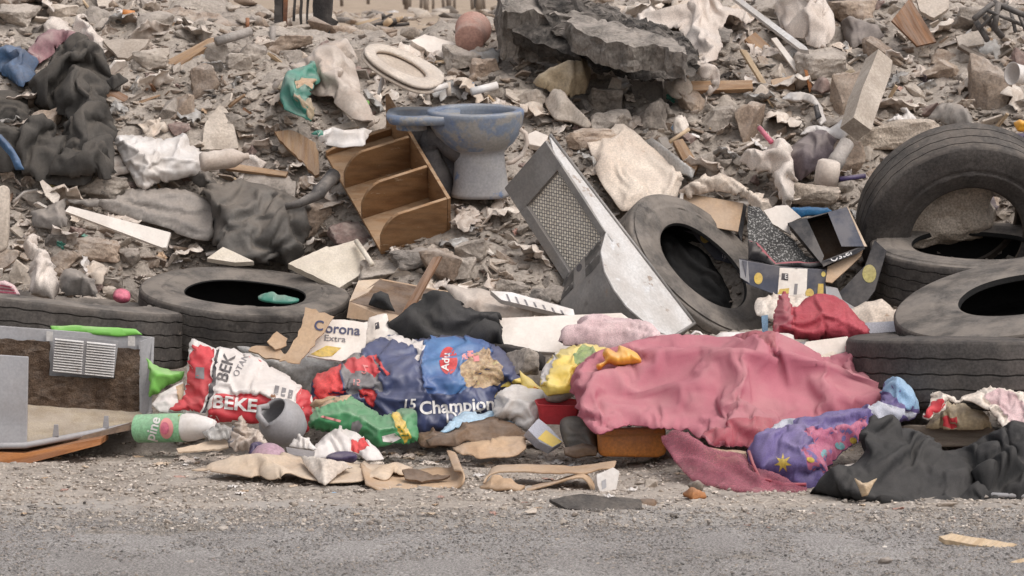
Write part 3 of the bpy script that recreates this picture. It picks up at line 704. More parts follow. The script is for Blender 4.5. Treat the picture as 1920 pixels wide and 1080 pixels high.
tyre(W(1296, 522, 17.9), (.58, -.47, .65), 'dusty tyre leaning behind the perforated metal housing', Ro=.485, w=.13, rb=.285, mats=('rubber_side', 'rubber_side', 'rubber_inner'), grooves=(.5, 0, -.5), flat=.7)
tyre(W(1806, 424, 17.95), (.05, -.87, -.48), 'tyre standing upright with a rock seen through its hole', Ro=.55, w=.155, rb=.30, mats=('rubber_tread', 'rubber_dark', 'rubber_inner_dusty'), grooves=(.55, .1, -.4))
tyre(W(1826, 502, 17.72), (.0, -.20, 1), 'tyre lying flat directly below the upright one', Ro=.54, w=.14, rb=.325, flat=.6)
tyre(W(1938, 594, 16.35), (-.2, -.21, 1), 'tyre with pale dusty sidewall tilted over the lowest right one', Ro=.66, w=.13, rb=.345, flat=.35, mats=('rubber_tread', 'rubber_side', 'rubber_inner'))
tyre(W(1848, 694, 16.2), (.0, .035, 1), 'lowest right tyre lying flat with four wavy grooves, above the wooden beam', Ro=.66, w=.172, rb=.35, mats=('rubber_dark', 'rubber_dark', 'rubber_inner'), ragged=.004, grooves=(.42, 0, -.4, -.75))
ty_foot(458, 560, 200, 80); ty_foot(160, 630, 210, 80); ty_foot(1300, 520, 120, 120); ty_foot(1830, 500, 190, 70); ty_foot(1870, 600, 200, 100); ty_foot(1790, 690, 200, 70)

# ------------------------------------------------------------------ toilet
def toilet():
    Y = Yter(900, 374)-.12; s = Y/F; O = W(900, 370, Y); root = empty('toilet', O, 'blue grey dusty toilet with raised seat standing on the heap', 'toilet')
    Rm = basis((1, -.05, 0), (.05, .975, .17))         # x to the bowl front, y away, tilted a little towards the road
    def loft(nm, secs, mat, cap0=True, cap1=True, seg=40):
        V = []; Fc = []
        for cx, cy, z, a, b, e in secs:
            for k in range(seg):
                t = 2*math.pi*k/seg; c, sn = math.cos(t), math.sin(t)
                x = cx+a*math.copysign(abs(c)**e, c); y = cy+b*math.copysign(abs(sn)**e, sn)*(1-.10*(c > 0)*c)
                V.append(O+Rm@Vector((x, y, z)))
        for i in range(len(secs)-1):
            for k in range(seg):
                j = (k+1) % seg; Fc.append((i*seg+k, i*seg+j, (i+1)*seg+j, (i+1)*seg+k))
        if cap0: Fc.append(tuple(range(seg))[::-1])
        if cap1: Fc.append(tuple((len(secs)-1)*seg+k for k in range(seg)))
        return mesh_obj(nm, [v[:] for v in V], Fc, mat, root)
    S = [(0, .06, 0, .153, .12, .75), (0, .06, .02, .151, .118, .75), (0, .06, .06, .143, .112, .8), (-.003, .06, .15, .134, .104, .85), (-.004, .06, .21, .130, .1, .9), (-.005, .06, .235, .131, .1, .95),
         (-.008, .06, .25, .150, .12, 1), (-.01, .06, .28, .186, .148, 1), (-.015, .06, .32, .217, .170, 1), (-.02, .06, .36, .236, .182, 1), (-.022, .06, .40, .247, .187, 1), (-.022, .06, .428, .252, .191, 1),
         (-.022, .06, .446, .253, .192, 1), (-.022, .06, .452, .247, .187, 1), (-.022, .06, .453, .215, .155, 1), (-.022, .06, .446, .205, .146, 1), (-.022, .06, .42, .207, .147, 1), (-.02, .06, .36, .19, .14, 1), (-.01, .06, .28, .12, .1, 1), (0, .06, .25, .05, .05, 1)]
    q = 1.025; S = [tuple(v*q for v in t[:5])+(t[5],) for t in S]
    loft('pedestal', S[:7], 'toilet_base', True, False); loft('bowl', S[6:], 'toilet_glaze', False, True)
    # tank shelf: a slab running back from the rim, with a hole for the cistern
    V = []; Fc = []; n = 36
    out = []
    for k in range(n):
        t = 2*math.pi*k/n; c, sn = math.cos(t), math.sin(t)
        out.append((-.30+.195*math.copysign(abs(c)**.5, c), .06+.165*math.copysign(abs(sn)**.55, sn)*(1 if c < 0 else .98)))
    hole = [(-.36+.085*math.cos(2*math.pi*k/n), .05+.07*math.sin(2*math.pi*k/n)) for k in range(n)]
    for ring, z in ((hole, .36), (hole, .443), (out, .45), (out, .43), ([(x+.012*(1 if x < -.3 else -1), y) for x, y in out], .405), (hole, .40)):
        V += [O+Rm@Vector((x, y, z)) for x, y in ring]
    for i in range(5):
        for k in range(n): Fc.append((i*n+k, i*n+(k+1) % n, (i+1)*n+(k+1) % n, (i+1)*n+k))
    mesh_obj('tank_shelf', [v[:] for v in V], Fc, 'toilet_glaze', root)
    # trapway: the S-bend behind the bowl, shade of the shelf put into its colour
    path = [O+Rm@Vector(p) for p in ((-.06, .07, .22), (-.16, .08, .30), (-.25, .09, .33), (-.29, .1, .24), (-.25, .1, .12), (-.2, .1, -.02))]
    tube('trapway', path, [.085, .09, .08, .075, .08, .085], 'toilet_shade', root, seg=18)
    prism3('rear_wall', [O+Rm@Vector(p) for p in ((-.40, .1, .41), (-.1, .1, .41), (-.08, .1, .02), (-.24, .1, .02))], Rm@Vector((0, .06, 0)), 'toilet_shade', root)
    # the seat, raised and twisted on its hinge: ring and lid behind it
    hc = W(822, 158, Y+.02); L = Vector((-132, 40, 72)); Wd = Vector((72, 120, 24)); B = basis(L, Wd)
    def plate(nm, hole_, zoff, th, sc, mat):
        n = 64; V = []; Fc = []
        def out(k, q):
            t = 2*math.pi*k/n; c, sn = math.cos(t), math.sin(t)
            x = .222+.228*math.copysign(abs(c)**(.95 if c > 0 else .62), c)*q; y = .19*math.copysign(abs(sn)**.9, sn)*q*(1-.07*c)
            return x, y
        def inn(k, q):
            t = 2*math.pi*k/n; return .235+.15*math.cos(t)*q, .102*math.sin(t)*q
        rings = [(out, .96*sc, zoff-th), (out, sc, zoff-th*.5), (out, .98*sc, zoff+th*.4), (out, .93*sc, zoff+th*.5)]
        if hole_: rings += [(inn, 1.18, zoff+th*.55), (inn, 1.1, zoff+th*.4), (inn, 1.0, zoff), (inn, 1.0, zoff-th)]
        for fn, q, z in rings: V += [hc+B@Vector((*fn(k, q), z)) for k in range(n)]
        m = len(rings)
        for i in range(m-1 if not hole_ else m):
            for k in range(n): Fc.append((i*n+k, i*n+(k+1) % n, ((i+1) % m)*n+(k+1) % n, ((i+1) % m)*n+k))
        if not hole_: Fc += [tuple(range(n))[::-1], tuple((m-1)*n+k for k in range(n))]
        return mesh_obj(nm, [v[:] for v in V], Fc, mat, root)
    if (B@Vector((0, 0, 1))).y > 0: B = Matrix((B.col[0], B.col[1], -B.col[2])).transposed()
    plate('seat_ring', True, 0, .014, 1., 'seat_plastic'); plate('seat_lid', False, -.03, .012, 1.02, 'lid_plastic')
    a = W(800, 172, Y-.02); b = W(838, 160, Y+.05)
    tube('hinge_pin', [a, b], .016, 'white_plastic', root); tube('hinge_post', [W(802, 188, Y-.02), W(800, 166, Y-.02)], .014, 'seat_plastic', root)
    tube('hinge_post', [W(842, 180, Y+.06), W(840, 154, Y+.06)], .014, 'seat_plastic', root)
    FOOT.append(ell(860, 270, 110, 90))
toilet()

# ------------------------------------------------------------------ wooden shelf unit lying on the slope
def shelf():
    Yn = Yter(715, 482)-.06; O = W(715, 473, Yn); root = empty('shelf_unit', O, 'brown wooden shelf unit with rounded dividers lying on the slope', 'shelf')
    far = W(610, 288, Yn+.50); a = far-O; La = a.length; a.normalize()          # long axis, up the slope
    b = W(848, 452, Yn+.06)-O; Lb = b.length; b = (b-a*b.dot(a)).normalized(); c = b.cross(a); c = c if c.z > 0 else -c
    Lc = .245
    P = lambda u, v, w: O+a*u+b*v+c*w
    prism3('bottom_panel', [P(0, 0, 0), P(La, 0, 0), P(La, Lb, 0), P(0, Lb, 0)], -c*.02, 'shelf_wood', root, bev=.002)
    prism3('back_panel', [P(0, Lb, -.02), P(La+.06, Lb, -.02), P(La+.06, Lb, Lc), P(0, Lb, Lc)], b*.018, 'shelf_wood', root, bev=.002)
    def div(u, h, cut=.13, t=.018):
        pl = [(0, .001), (Lb-.002, .001), (Lb-.002, h)]; x0, y0 = .105, h; x1, y1 = 0, h-cut
        pl += [(x0+.03, h)]+[(x0*(1-t_)**2+2*(.03)*t_*(1-t_)+0*t_*t_, y0*(1-t_)**2+2*(h-.02)*t_*(1-t_)+y1*t_*t_) for t_ in (0, .25, .5, .75, 1)]
        prism3('divider', [P(u, v, w) for v, w in pl], a*t, 'shelf_wood', root, bev=.0025)
    div(0, Lc); div(La*.33, Lc*.98); div(La*.64, Lc*.96); div(La-.02, Lc*.22, .03)
    FOOT.append(pts('610,285 740,205 850,370 845,455 715,475'))
shelf()

# ------------------------------------------------------------------ perforated metal housing
def housing():
    Ys = 17.75; A = W(1031, 253, Ys); root = empty('metal_housing', W(1180, 620, 17.3), 'grey metal appliance housing with a perforated grille and bulging side plate', 'appliance housing')
    Bp = W(1302, 607, Ys-.43); u = (Bp-A).normalized()
    E = W(952, 338, Ys+.2)-A; E = E-u*E.dot(u); LE = E.length; e = E.normalized()
    nS = -e                                            # side plate faces away from the extrusion
    prof = '1031,253 1302,607 1262,632 1236,622 1205,600 1176,575 1152,543 1134,508 1127,470 1136,436 1085,352 1040,290'
    side = onplane(pts(prof), A, nS)
    prism3('side_plate', side, e*.012, 'metal_pale', root, bev=.003)
    # raised lip along the long edge and the foot
    tube('edge_lip', [A+nS*.004, Bp+nS*.004], .008, 'metal_grey', root); tube('edge_lip', [Bp+nS*.004, side[2]+nS*.004], .008, 'metal_grey', root)
    # front skin: follows the profile from top to foot, extruded across; opening left for the grille
    fr = side[::-1][2:11]                               # (1040,290) up to (1262,632)
    V = []; Fc = []; n = len(fr)
    for k in (0, 1): V += [p+e*(.012+k*(LE-.012)) for p in fr]
    for i in range(n-1):
        Fc += [(i, i+1, n+i+1, n+i)]
    skin = mesh_obj('front_skin', [v[:] for v in V], Fc, 'metal_grey', root, smooth=True)
    fr = side[::-1]
    # upper front: frame around a recessed grille
    top = fr[0]; d = (fr[2]-top); w = e*LE; nf = d.cross(w).normalized(); nf = nf if nf.y < 0 else -nf
    P = lambda s, t, h=0: top+d*s+w*t+nf*h
    def q(nm, s0, s1, t0, t1, h, th, m): return prism3(nm, [P(s0, t0, h), P(s1, t0, h), P(s1, t1, h), P(s0, t1, h)], -nf*th, m, root, bev=.002)
    q('front_frame', -.18, .14, 0, 1, .004, .02, 'metal_grey'); q('front_frame', .14, 1.0, .85, 1, .004, .02, 'metal_grey')
    q('front_frame', .14, 1.0, .0, .10, .004, .02, 'metal_grey'); q('front_frame', 1.0, 1.12, .0, 1, .003, .02, 'metal_grey')
    q('grille_back', .10, .98, .08, .85, -.045, .006, 'backlight_pale')
    # grille: a grey sheet with rows of round openings
    rows, cols = 18, 13; V = []; Fc = []; m = 8
    s0, s1, t0, t1 = .14, 1.0, .10, .85
    for i in range(rows):
        for j in range(cols):
            cs = s0+(s1-s0)*(i+.5)/rows; ct = t0+(t1-t0)*(j+.5)/cols; hs_, ht_ = (s1-s0)/rows/2, (t1-t0)/cols/2; b0 = len(V)
            for k in range(m):
                an = 2*math.pi*k/m+math.pi/8; x, y = math.cos(an), math.sin(an); mx = max(abs(x), abs(y)); V.append(P(cs+hs_*x/mx, ct+ht_*y/mx, -.018))
            for k in range(m):
                an = 2*math.pi*k/m+math.pi/8; V.append(P(cs+hs_*.72*math.cos(an), ct+ht_*.72*math.sin(an), -.018))
            for k in range(m):
                an = 2*math.pi*k/m+math.pi/8; V.append(P(cs+hs_*.66*math.cos(an), ct+ht_*.70*math.sin(an), -.0198))
            for k in range(m):
                j2 = (k+1) % m; Fc += [(b0+k, b0+j2, b0+m+j2, b0+m+k), (b0+m+k, b0+m+j2, b0+2*m+j2, b0+2*m+k)]
    mesh_obj('grille', [v[:] for v in V], Fc, 'metal_grey', root, smooth=False)
    q('backlight_plate', s0, s1, t0, t1, -.0192, .004, 'backlight_pale')  # added pale plate, its colour standing in for light through the openings
    # far side plate, same outline
    prism3('side_plate', [p+e*LE for p in side], -e*.01, 'metal_grey', root)
    # two pockets in the belly: their inner shade is painted as flat dark patches
    bv = _bvh(skin)
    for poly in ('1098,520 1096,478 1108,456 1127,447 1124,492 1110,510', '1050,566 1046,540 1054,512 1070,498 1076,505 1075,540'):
        patch(skin, poly, 'pocket_shade', res=4)
        hit = [(bv.ray_cast(Vector((0, 0, H)), ray(*p).normalized())[0], ray(*p).normalized()) for p in spline(pts(poly)[:3], 6, False, False)]
        hit = [h-r*.006 for h, r in hit if h is not None]
        if False: tube('pocket_rim', hit, .0045, 'metal_pale', root, seg=6)
    patch(skin, ell(1086, 502, 5, 8, 10, 20), 'ink_dark', res=4)
    FOOT.append(pts(prof)); FOOT.append(pts('950,345 1031,253 1140,440 1150,560 1050,580'))
housing()

# ------------------------------------------------------------------ grey box lined with fuzzy carpet, on its side
def crate():
    root = empty('lined_box', W(120, 838, 16.2), 'open grey plastic box with brown fuzzy lining and a louvred vent', 'box')
    Q = lambda *l: [W(*p) for p in l]
    Yb = 16.62
    prism3('back_panel', Q((-70, 606, Yb), (285, 632, Yb+.06), (278, 776, Yb+.04), (-70, 752, Yb-.02)), (0, .025, 0), 'crate_plastic', root, bev=.003)
    Yl = Yb-.02
    prism3('carpet_lining', Q((-70, 630, Yl), (92, 641, Yl+.01), (92, 705, Yl+.01), (216, 712, Yl+.02), (217, 652, Yl+.03), (262, 656, Yl+.04), (260, 772, Yl+.03), (-70, 752, Yl-.02)), (0, .018, 0), 'fuzzy_lining', root, rough=.008, res=.02, rscale=30)
    v = empty('vent', root.location); bpy.data.objects.remove(v)
    prism3('vent_panel', Q((99, 628, Yl-.012), (222, 640, Yl), (213, 708, Yl), (101, 698, Yl-.012)), (0, .01, 0), 'crate_plastic', root)
    V = []; Fc = []
    for c0, c1 in ((103, 157), (163, 217)):
        for k in range(13):
            y = 634+k*4.9; b0 = len(V); f = lambda x: (x-103)*.1-(k*.02)
            for (x, yy, dY) in ((c0, y, -.014), (c1, y, -.014), (c1, y+3.1, -.024), (c0, y+3.1, -.024), (c0, y+3.1, -.012), (c1, y+3.1, -.012)):
                V.append(W(x-(k*.35), yy+f(x), Yl+dY))
            Fc += [(b0, b0+1, b0+2, b0+3), (b0+3, b0+2, b0+5, b0+4)]
    mesh_obj('louvre', [q[:] for q in V], Fc, 'metal_pale', root, smooth=False)
    prism3('floor_panel', Q((-70, 745, Yb), (266, 768, Yb+.04), (268, 788, Yb-.12), (52, 832, 16.12), (-70, 836, 16.1)), (0, 0, -.02), 'tray_floor', root)
    prism3('side_panel', Q((285, 632, Yb+.06), (260, 640, Yb+.03), (262, 776, Yb), (279, 784, Yb-.06)), (.012, .0, 0), 'crate_plastic', root)
    prism3('front_flap', Q((-70, 661, 16.1), (53, 669, 16.1), (50, 834, 16.08), (-70, 838, 16.08)), (0, .02, 0), 'crate_plastic', root, bev=.004)
    tube('rim', Q((-70, 838, 16.07), (48, 835, 16.07), (80, 829, 16.12), (170, 812, 16.3), (255, 796, 16.46), (278, 784, 16.54), (281, 770, 16.6)), .015, 'crate_plastic', root)
    for x, y, Y in ((104, 806, 16.16), (198, 790, 16.34)): prism3('catch', Q((x-6, y+14, Y), (x+6, y+12, Y), (x+5, y-10, Y), (x-3, y-10, Y)), (0, .012, 0), 'crate_plastic', root, bev=.002)
    for x0, x1 in ((87, 99), (240, 253)): prism3('clip', Q((x0, 616+x0*.06, Yb-.004), (x1, 616+x1*.06, Yb-.004), (x1, 634+x1*.06, Yb-.004), (x0, 634+x0*.06, Yb-.004)), (0, .01, 0), 'metal_pale', root)
    FOOT.append(pts('0,615 285,632 278,790 45,838 0,838'))
crate()
# ------------------------------------------------------------------ sacks, cloths and packaging along the front of the heap
S = relief
def boards(): pass
slab('brown_board', '-60,846 45,850 190,822 188,834 46,871 -60,868', 'wood_orange', Y=16.05, n=(0, -1, .25), ext=(0, .3, -.005), label='orange brown board under the grey lined box', cat='board')
slab('dark_board', '60,838 262,793 266,802 150,826 65,848', 'cardboard_dark', Y=16.25, n=(0, -1, .3), ext=(0, .35, 0), label='dark thin board wedged between the lined box and the brown board', cat='board')
# green bags
S('green_liner', '97,612 150,611 225,615 255,619 268,628 220,632 150,625 100,622', 'bright_green', (16.66, 16.67), bulge=.005, R=10, wr=None, folds=[('s', .01, 30, 0, 2, 2)], res=5, label='bright green bag showing over the top edge of the lined box', cat='bag')
S('green_bag', '282,676 292,690 318,697 346,700 340,715 315,725 300,742 281,745', 'bright_green', (16.55, 16.6), bulge=.04, R=18, folds=[('r', .02, 26, 40, 2, 4)], res=4, label='bright green crumpled bag between the lined box and the red and white sack', cat='bag')
S('paper_wrapper', '285,760 300,740 330,722 342,718 348,742 330,772 300,772', 'bag_white', (16.4, 16.5), bulge=.03, R=14, folds=[('c', .012, 20, 0, 1, 5)], res=4, regions=[('330,724 345,718 346,740 335,760', 'cardboard')], label='small torn white wrapper with a brown flap beside the green labelled bottle', cat='wrapper')
# red and white sack
bk = S('printed_sack', '357,642 372,640 408,655 434,655 456,664 478,670 505,690 545,712 562,728 580,736 584,762 583,792 572,812 548,800 480,792 420,794 395,788 330,774 318,768 346,746 352,700', 'bag_white', (16.35, 16.62),
  bulge=.13, R=60, folds=[('r', .035, 70, -15, 2, 11), ('s', .03, 50, 30, 1, 12)], lines=[([(400, 660), (395, 720), (372, 765)], .018, 9), ([(470, 668), (500, 730)], -.03, 14), ([(540, 715), (560, 760), (560, 800)], -.03, 9)], res=5,
  regions=[('362,646 404,658 394,690 391,735 376,773 318,769 348,746 354,700', 'red_print'), ('406,658 414,660 404,700 401,737 384,772 378,772 393,735 397,690', 'ink_dark'),
           ('404,738 470,737 500,749 520,760 516,800 420,795 388,786', 'red_print'), ('556,722 582,736 586,800 572,814 554,798 560,760', 'red_print')],
  label='red and white printed sack leaning on the dark tyre', cat='sack')
letter(bk, 'BEK', 424, 690, 31, 72, 'ink_dark', bold=.02); letter(bk, 'OTAN', 452, 685, 16, 62, 'ink_grey', bold=.01)
letter(bk, 'BEKE', 440, 758, 33, -6, 'ink_white', bold=.03, wide=1.15)
patch(bk, '367,688 383,689 383,711 366,709', 'ink_grey', res=4)
for k in range(3): patch(bk, [(516+k*13, 722+k*4), (524+k*13, 724+k*4), (521+k*13, 740+k*4), (513+k*13, 738+k*4)], 'ink_grey', res=4)
patch(bk, ell(512, 744, 5, 6), 'rust', res=4)
S('grey_sheet', '452,656 478,655 500,668 545,676 560,670 600,668 655,676 640,700 592,715 585,744 545,718 500,694 470,672', 'clear_film', (16.72, 16.85), bulge=.06, R=40, folds=[('r', .03, 40, 10, 2, 15)], res=5, label='grey translucent plastic sheet behind the red and white sack', cat='plastic sheet')
S('red_film', '456,664 480,668 505,688 490,692 465,678', 'bag_white', (16.5, 16.52), bulge=.01, R=8, regions=[('466,668 490,676 492,684 474,678', 'red_bright')], res=4, label='thin white and red film strip on top edge of the red and white sack', cat='wrapper')
# pet food bag
ch = S('pet_food_bag', '588,716 612,700 640,684 668,664 700,640 722,634 745,630 772,640 800,636 850,632 905,642 950,664 975,692 989,712 985,735 940,732 928,752 925,775 880,795 830,808 782,812 720,800 640,772 592,762', 'bag_navy', (16.35, 16.72),
  bulge=.16, R=75, folds=[('r', .05, 80, 60, 1.6, 21), ('s', .03, 45, 20, 1, 23)],
  lines=[([(760, 640), (735, 700), (770, 745)], .05, 16), ([(793, 640), (797, 720), (790, 800)], -.035, 7), ([(700, 650), (640, 690)], .03, 12), ([(722, 645), (700, 720), (690, 760)], -.05, 15), ([(930, 690), (900, 780)], .02, 20), ([(770, 700), (700, 745)], .035, 10)], res=5,
  regions=[('589,716 612,700 641,686 646,742 620,752 591,766', 'red_bright'), ('641,684 672,668 716,676 712,712 722,735 690,748 646,742', 'bag_grey'),
           ('640,688 700,668 706,676 720,700 706,712 690,704 660,700', 'red_print'), ('700,664 708,662 736,704 730,706', 'red_bright'), ('676,738 700,735 716,748 704,770 680,752', 'red_bright'),
           ('797,640 850,634 904,643 925,656 905,700 868,744 799,746', 'bag_blue'), ('866,696 888,670 905,652 918,656 928,680 944,692 948,714 930,728 900,734 874,732', 'kibble'),
           ('927,748 940,726 985,708 990,716 985,737 942,734', 'yellow_bag'), ('722,634 745,630 772,638 800,652 792,682 782,680 786,660 760,644 728,642', 'bag_white')],
  label='navy blue pet food bag with a picture of kibble, lying crumpled', cat='pet food bag')
letter(ch, 'Champion', 857, 762, 34, 4, 'ink_white', bold=.022); letter(ch, 'DOG', 870, 782, 30, 3, 'ink_white', bold=.01); letter(ch, '15', 766, 759, 27, 2, 'ink_white', bold=.02, shear=.15)
patch(ch, ell(841, 676, 17, 26, 22), 'red_bright'); letter(ch, 'Adu', 836, 678, 20, 86, 'ink_white', bold=.02)
letter(ch, '2', 684, 692, 24, 170, 'ink_pinkish', flip=True, bold=.01); letter(ch, '15', 668, 716, 17, 176, 'ink_pinkish', flip=True)
for x, y in ((872, 668), (882, 663), (893, 672)): patch(ch, [(x-6, y-5), (x+5, y-6), (x+6, y+5), (x-5, y+6)], 'ink_pinkish', res=4)
# beer carton
co = slab('beer_carton', '604,596 690,604 684,660 640,676 575,668', 'white_board', Y=16.62, n=(.05, -.9, .42), t=.012, rag=1.5, label='torn white beer carton panel with dark blue lettering', cat='carton')
letter(co, 'Corona', 633, 617, 26, -5, 'ink_blue', bold=.02, wide=1.05); letter(co, 'Extra', 628, 635, 16, -5, 'ink_grey', bold=.01, wide=1.2)
patch(co, '582,664 612,648 640,652 622,668 600,669', 'yellow_print', res=5)
cf = slab('torn_carton', '574,574 626,594 610,620 560,680 524,676 548,648 560,622', 'cardboard', Y=16.56, n=(-.1, -.9, .4), t=.008, rag=2.5, label='brown torn cardboard flap leaning over the beer carton', cat='cardboard')
letter(cf, 'C', 598, 611, 26, -8, 'ink_blue', bold=.02)
slab('cardboard_piece', '466,655 480,646 520,650 545,672 500,672', 'cardboard', Y=16.58, n=(0, -.7, .7), t=.01, rag=2, label='small brown cardboard scrap between dark tyre and grey sheet', cat='cardboard')
slab('red_white_carton', '500,640 520,622 540,634 536,648 516,656', 'cardboard', Y=16.6, n=(.2, -.8, .5), t=.01, rag=1.5, label='little orange and white carton corner against the dark tyre', cat='carton')
S('white_carton', '690,600 722,596 724,614 760,612 786,632 700,640 640,678 660,662 680,650', 'white_board', (16.75, 16.9), bulge=.03, R=20, folds=[('c', .02, 35, 10, 1, 27)], res=5, label='crumpled white carton behind the navy bag with a small black mark', cat='carton')
patch(bpy.data.objects['white_carton'], '703,606 710,603 712,615 704,618', 'ink_dark', res=4)
# cardboard box and black rag behind it
def openbox():
    root = empty('cardboard_box', W(735, 598, 17.2), 'opened brown cardboard box with a black lump inside', 'box')
    Q = lambda *l: [W(*p) for p in l]
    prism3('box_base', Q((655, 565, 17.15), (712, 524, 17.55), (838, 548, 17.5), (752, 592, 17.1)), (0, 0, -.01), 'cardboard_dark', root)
    prism3('box_wall', Q((655, 566, 17.12), (750, 592, 17.05), (748, 608, 17.0), (650, 596, 17.1)), (0, .01, 0), 'cardboard', root)
    prism3('box_wall', Q((712, 522, 17.58), (752, 545, 17.5), (838, 556, 17.45), (840, 546, 17.55)), (0, .01, 0), 'cardboard', root)
    prism3('box_flap', Q((655, 565, 17.13), (690, 548, 17.3), (712, 523, 17.58), (672, 526, 17.5)), (.0, .008, -.008), 'cardboard_pale', root)
    prism3('box_flap', Q((712, 523, 17.56), (754, 552, 17.42), (770, 580, 17.2), (690, 556, 17.4)), (.0, .008, -.008), 'cardboard', root)
    prism3('box_flap', Q((785, 560, 17.2), (803, 567, 17.12), (760, 605, 17.0), (752, 592, 17.06)), (.0, .008, -.008), 'cardboard_pale', root)
openbox(); FOOT.append(pts('650,600 712,522 840,546 760,606'))
S('black_lump', '692,570 700,552 712,545 726,552 732,568 740,584 720,580', 'black_cloth_clean', (17.05, 17.1), bulge=.03, R=12, folds=[('r', .015, 18, 30, 1, 6)], res=4, label='black crumpled scrap sitting in the cardboard box', cat='rag')
slab('brown_strip', '752,588 812,482 828,480 768,590', 'wood_brown', Y=17.12, n=(-.2, -.8, .5), t=.018, label='long thin purplish brown strip leaning out of the cardboard box', cat='wood strip')
bc = S('black_rag', '742,606 770,590 792,572 818,554 842,556 866,576 898,588 930,592 936,614 934,656 900,652 868,640 836,645 790,632', 'black_cloth_clean', (16.75, 17.0), bulge=.07, R=30, folds=[('r', .09, 46, 10, 2, 31)], lines=[([(835, 560), (812, 600), (840, 640)], .03, 10), ([(866, 578), (858, 620)], -.04, 8), ([(770, 600), (850, 622)], .025, 8)], res=5,
  label='black knitted rag draped between navy bag and white board', cat='rag')
S('black_strap', '925,645 960,645 1000,656 1024,672 1020,690 1000,692 980,670 930,662', 'black_cloth', (16.6, 16.7), bulge=.03, R=12, folds=[('s', .02, 30, 20, 1, 8)], res=4, label='black cloth strip curving over the grey stone behind the navy bag', cat='rag')
rock_at('grey_stone', 978, 676, 60, 50, 41, 'concrete', 'grey rounded stone between navy bag and yellow bag', Y=16.55)
# white boards
wb = slab('white_board', '931,596 1165,586 1192,606 1196,650 1100,664 931,655', 'white_board', Y=16.85, n=(0, -.75, .66), t=.03, bev=.004, label='large cream white board lying under the pale pink towel', cat='board')
S('ribbed_sheet', '835,536 880,545 950,556 1000,560 1070,588 1072,596 935,600 870,584', 'dirty_plastic', (17.15, 17.35), bulge=.02, R=12, folds=[('s', .012, 14, 72, 6, 3)], res=5, label='pale ribbed plastic sheet behind the black rag', cat='plastic sheet')
slab('ribbed_rack', '920,545 960,548 1075,580 1078,592 1060,590 940,562', 'white_plastic', Y=17.1, n=(.1, -.7, .7), t=.03, label='white notched plastic strip lying against the metal housing', cat='rack')
for k in range(7): patch(bpy.data.objects['ribbed_rack'], [(948+k*17, 551+k*5), (952+k*17, 552+k*5), (958+k*17, 566+k*4.5), (954+k*17, 565+k*4.5)], 'ink_grey', res=4)
S('pale_pink_towel', '1052,632 1066,622 1082,620 1090,608 1130,606 1180,612 1215,622 1250,640 1288,654 1296,668 1230,676 1200,668 1165,660 1120,658 1080,652 1056,648', 'pale_pink_towel', (16.4, 16.75), bulge=.07, R=24, folds=[('r', .03, 50, 12, 2.5, 33)], lines=[([(1056, 640), (1090, 632), (1160, 650)], -.03, 5)], res=5, label='pale pink towel lying on the white board', cat='towel')
# yellow bag with the amber twist
yb = S('yellow_bag', '1012,722 1022,690 1040,668 1062,655 1100,648 1130,655 1160,662 1196,672 1200,684 1150,700 1110,712 1080,732 1050,738 1022,738', 'yellow_bag', (16.0, 16.3), bulge=.1, R=40, folds=[('r', .03, 36, -40, 2, 35)], res=4,
  regions=[('1076,668 1092,652 1112,654 1118,668 1098,688 1080,694', 'leafy_print'), ('1018,700 1040,668 1050,664 1030,704 1018,728', 'bag_white')], label='yellow food bag with a leafy green picture', cat='bag')
patch(yb, '1118,690 1148,676 1150,684 1124,697', 'red_bright', res=4)
S('amber_twist', '1130,662 1138,652 1156,660 1160,648 1170,650 1184,656 1196,664 1202,678 1180,682 1158,684 1140,680 1124,692 1118,684 1134,676', 'amber_plastic', (15.88, 15.95), bulge=.05, R=14, folds=[('r', .025, 14, 60, 1.5, 36)], res=3, label='twisted bright amber plastic knot on the end of the yellow bag', cat='bag knot')
S('grey_bag', '1022,722 1034,708 1062,712 1084,722 1078,738 1050,752 1024,748', 'clear_film', (16.05, 16.15), bulge=.05, R=18, folds=[('r', .02, 20, 10, 1, 38)], res=4, label='small grey plastic bag below the yellow bag', cat='bag')
S('plastic_wrapper', '975,694 1000,712 1024,738 1000,742 982,734', 'yellow_bag', (16.3, 16.4), bulge=.02, R=12, folds=[('s', .01, 16, 0, 1, 2)], res=4, regions=[('1000,728 1024,738 1000,742', 'amber_plastic')], label='cream and amber plastic corner between navy bag and white bag', cat='wrapper')
S('white_bag', '928,762 936,740 960,728 990,730 1020,742 1022,770 1008,800 985,806 960,790 930,785', 'white_plastic', (16.15, 16.4), bulge=.1, R=32, folds=[('r', .03, 36, 50, 1, 37)], res=4, label='white stuffed plastic bag right of the navy bag', cat='bag')
# red tray and orange tray
def tray(name, rimpx, depth, mat, label, cat, Y, tilt=(0, -.4, .9), scale=.82):
    ol = onplane(spline(pts(rimpx), 6), W(*np.array(pts(rimpx)).mean(0), Y), tilt); n = len(ol); c = sum(ol, Vector())/n; up = Vector(tilt).normalized()
    V = []; rings = [(1.04, 0), (1.04, .006), (1, .008), (.97, 0), (scale, -depth), (scale*.97, -depth), (.94, -.002)]
    for s, h in rings: V += [c+(p-c)*s+up*h for p in ol]
    Fc = [(i*n+k, i*n+(k+1) % n, ((i+1) % 7)*n+(k+1) % n, ((i+1) % 7)*n+k) for i in range(7) for k in range(n)]
    Fc.append(tuple(4*n+k for k in range(n))); Fc.append(tuple(5*n+k for k in range(n)))
    return tag(mesh_obj(name, [v[:] for v in V], Fc, mat), label, cat)
tray('red_tray', '1004,752 1040,748 1082,752 1086,762 1040,762 1008,760', .10, 'red_print', 'shallow dark red plastic tray under the pink cloth edge', 'tray', 16.05)
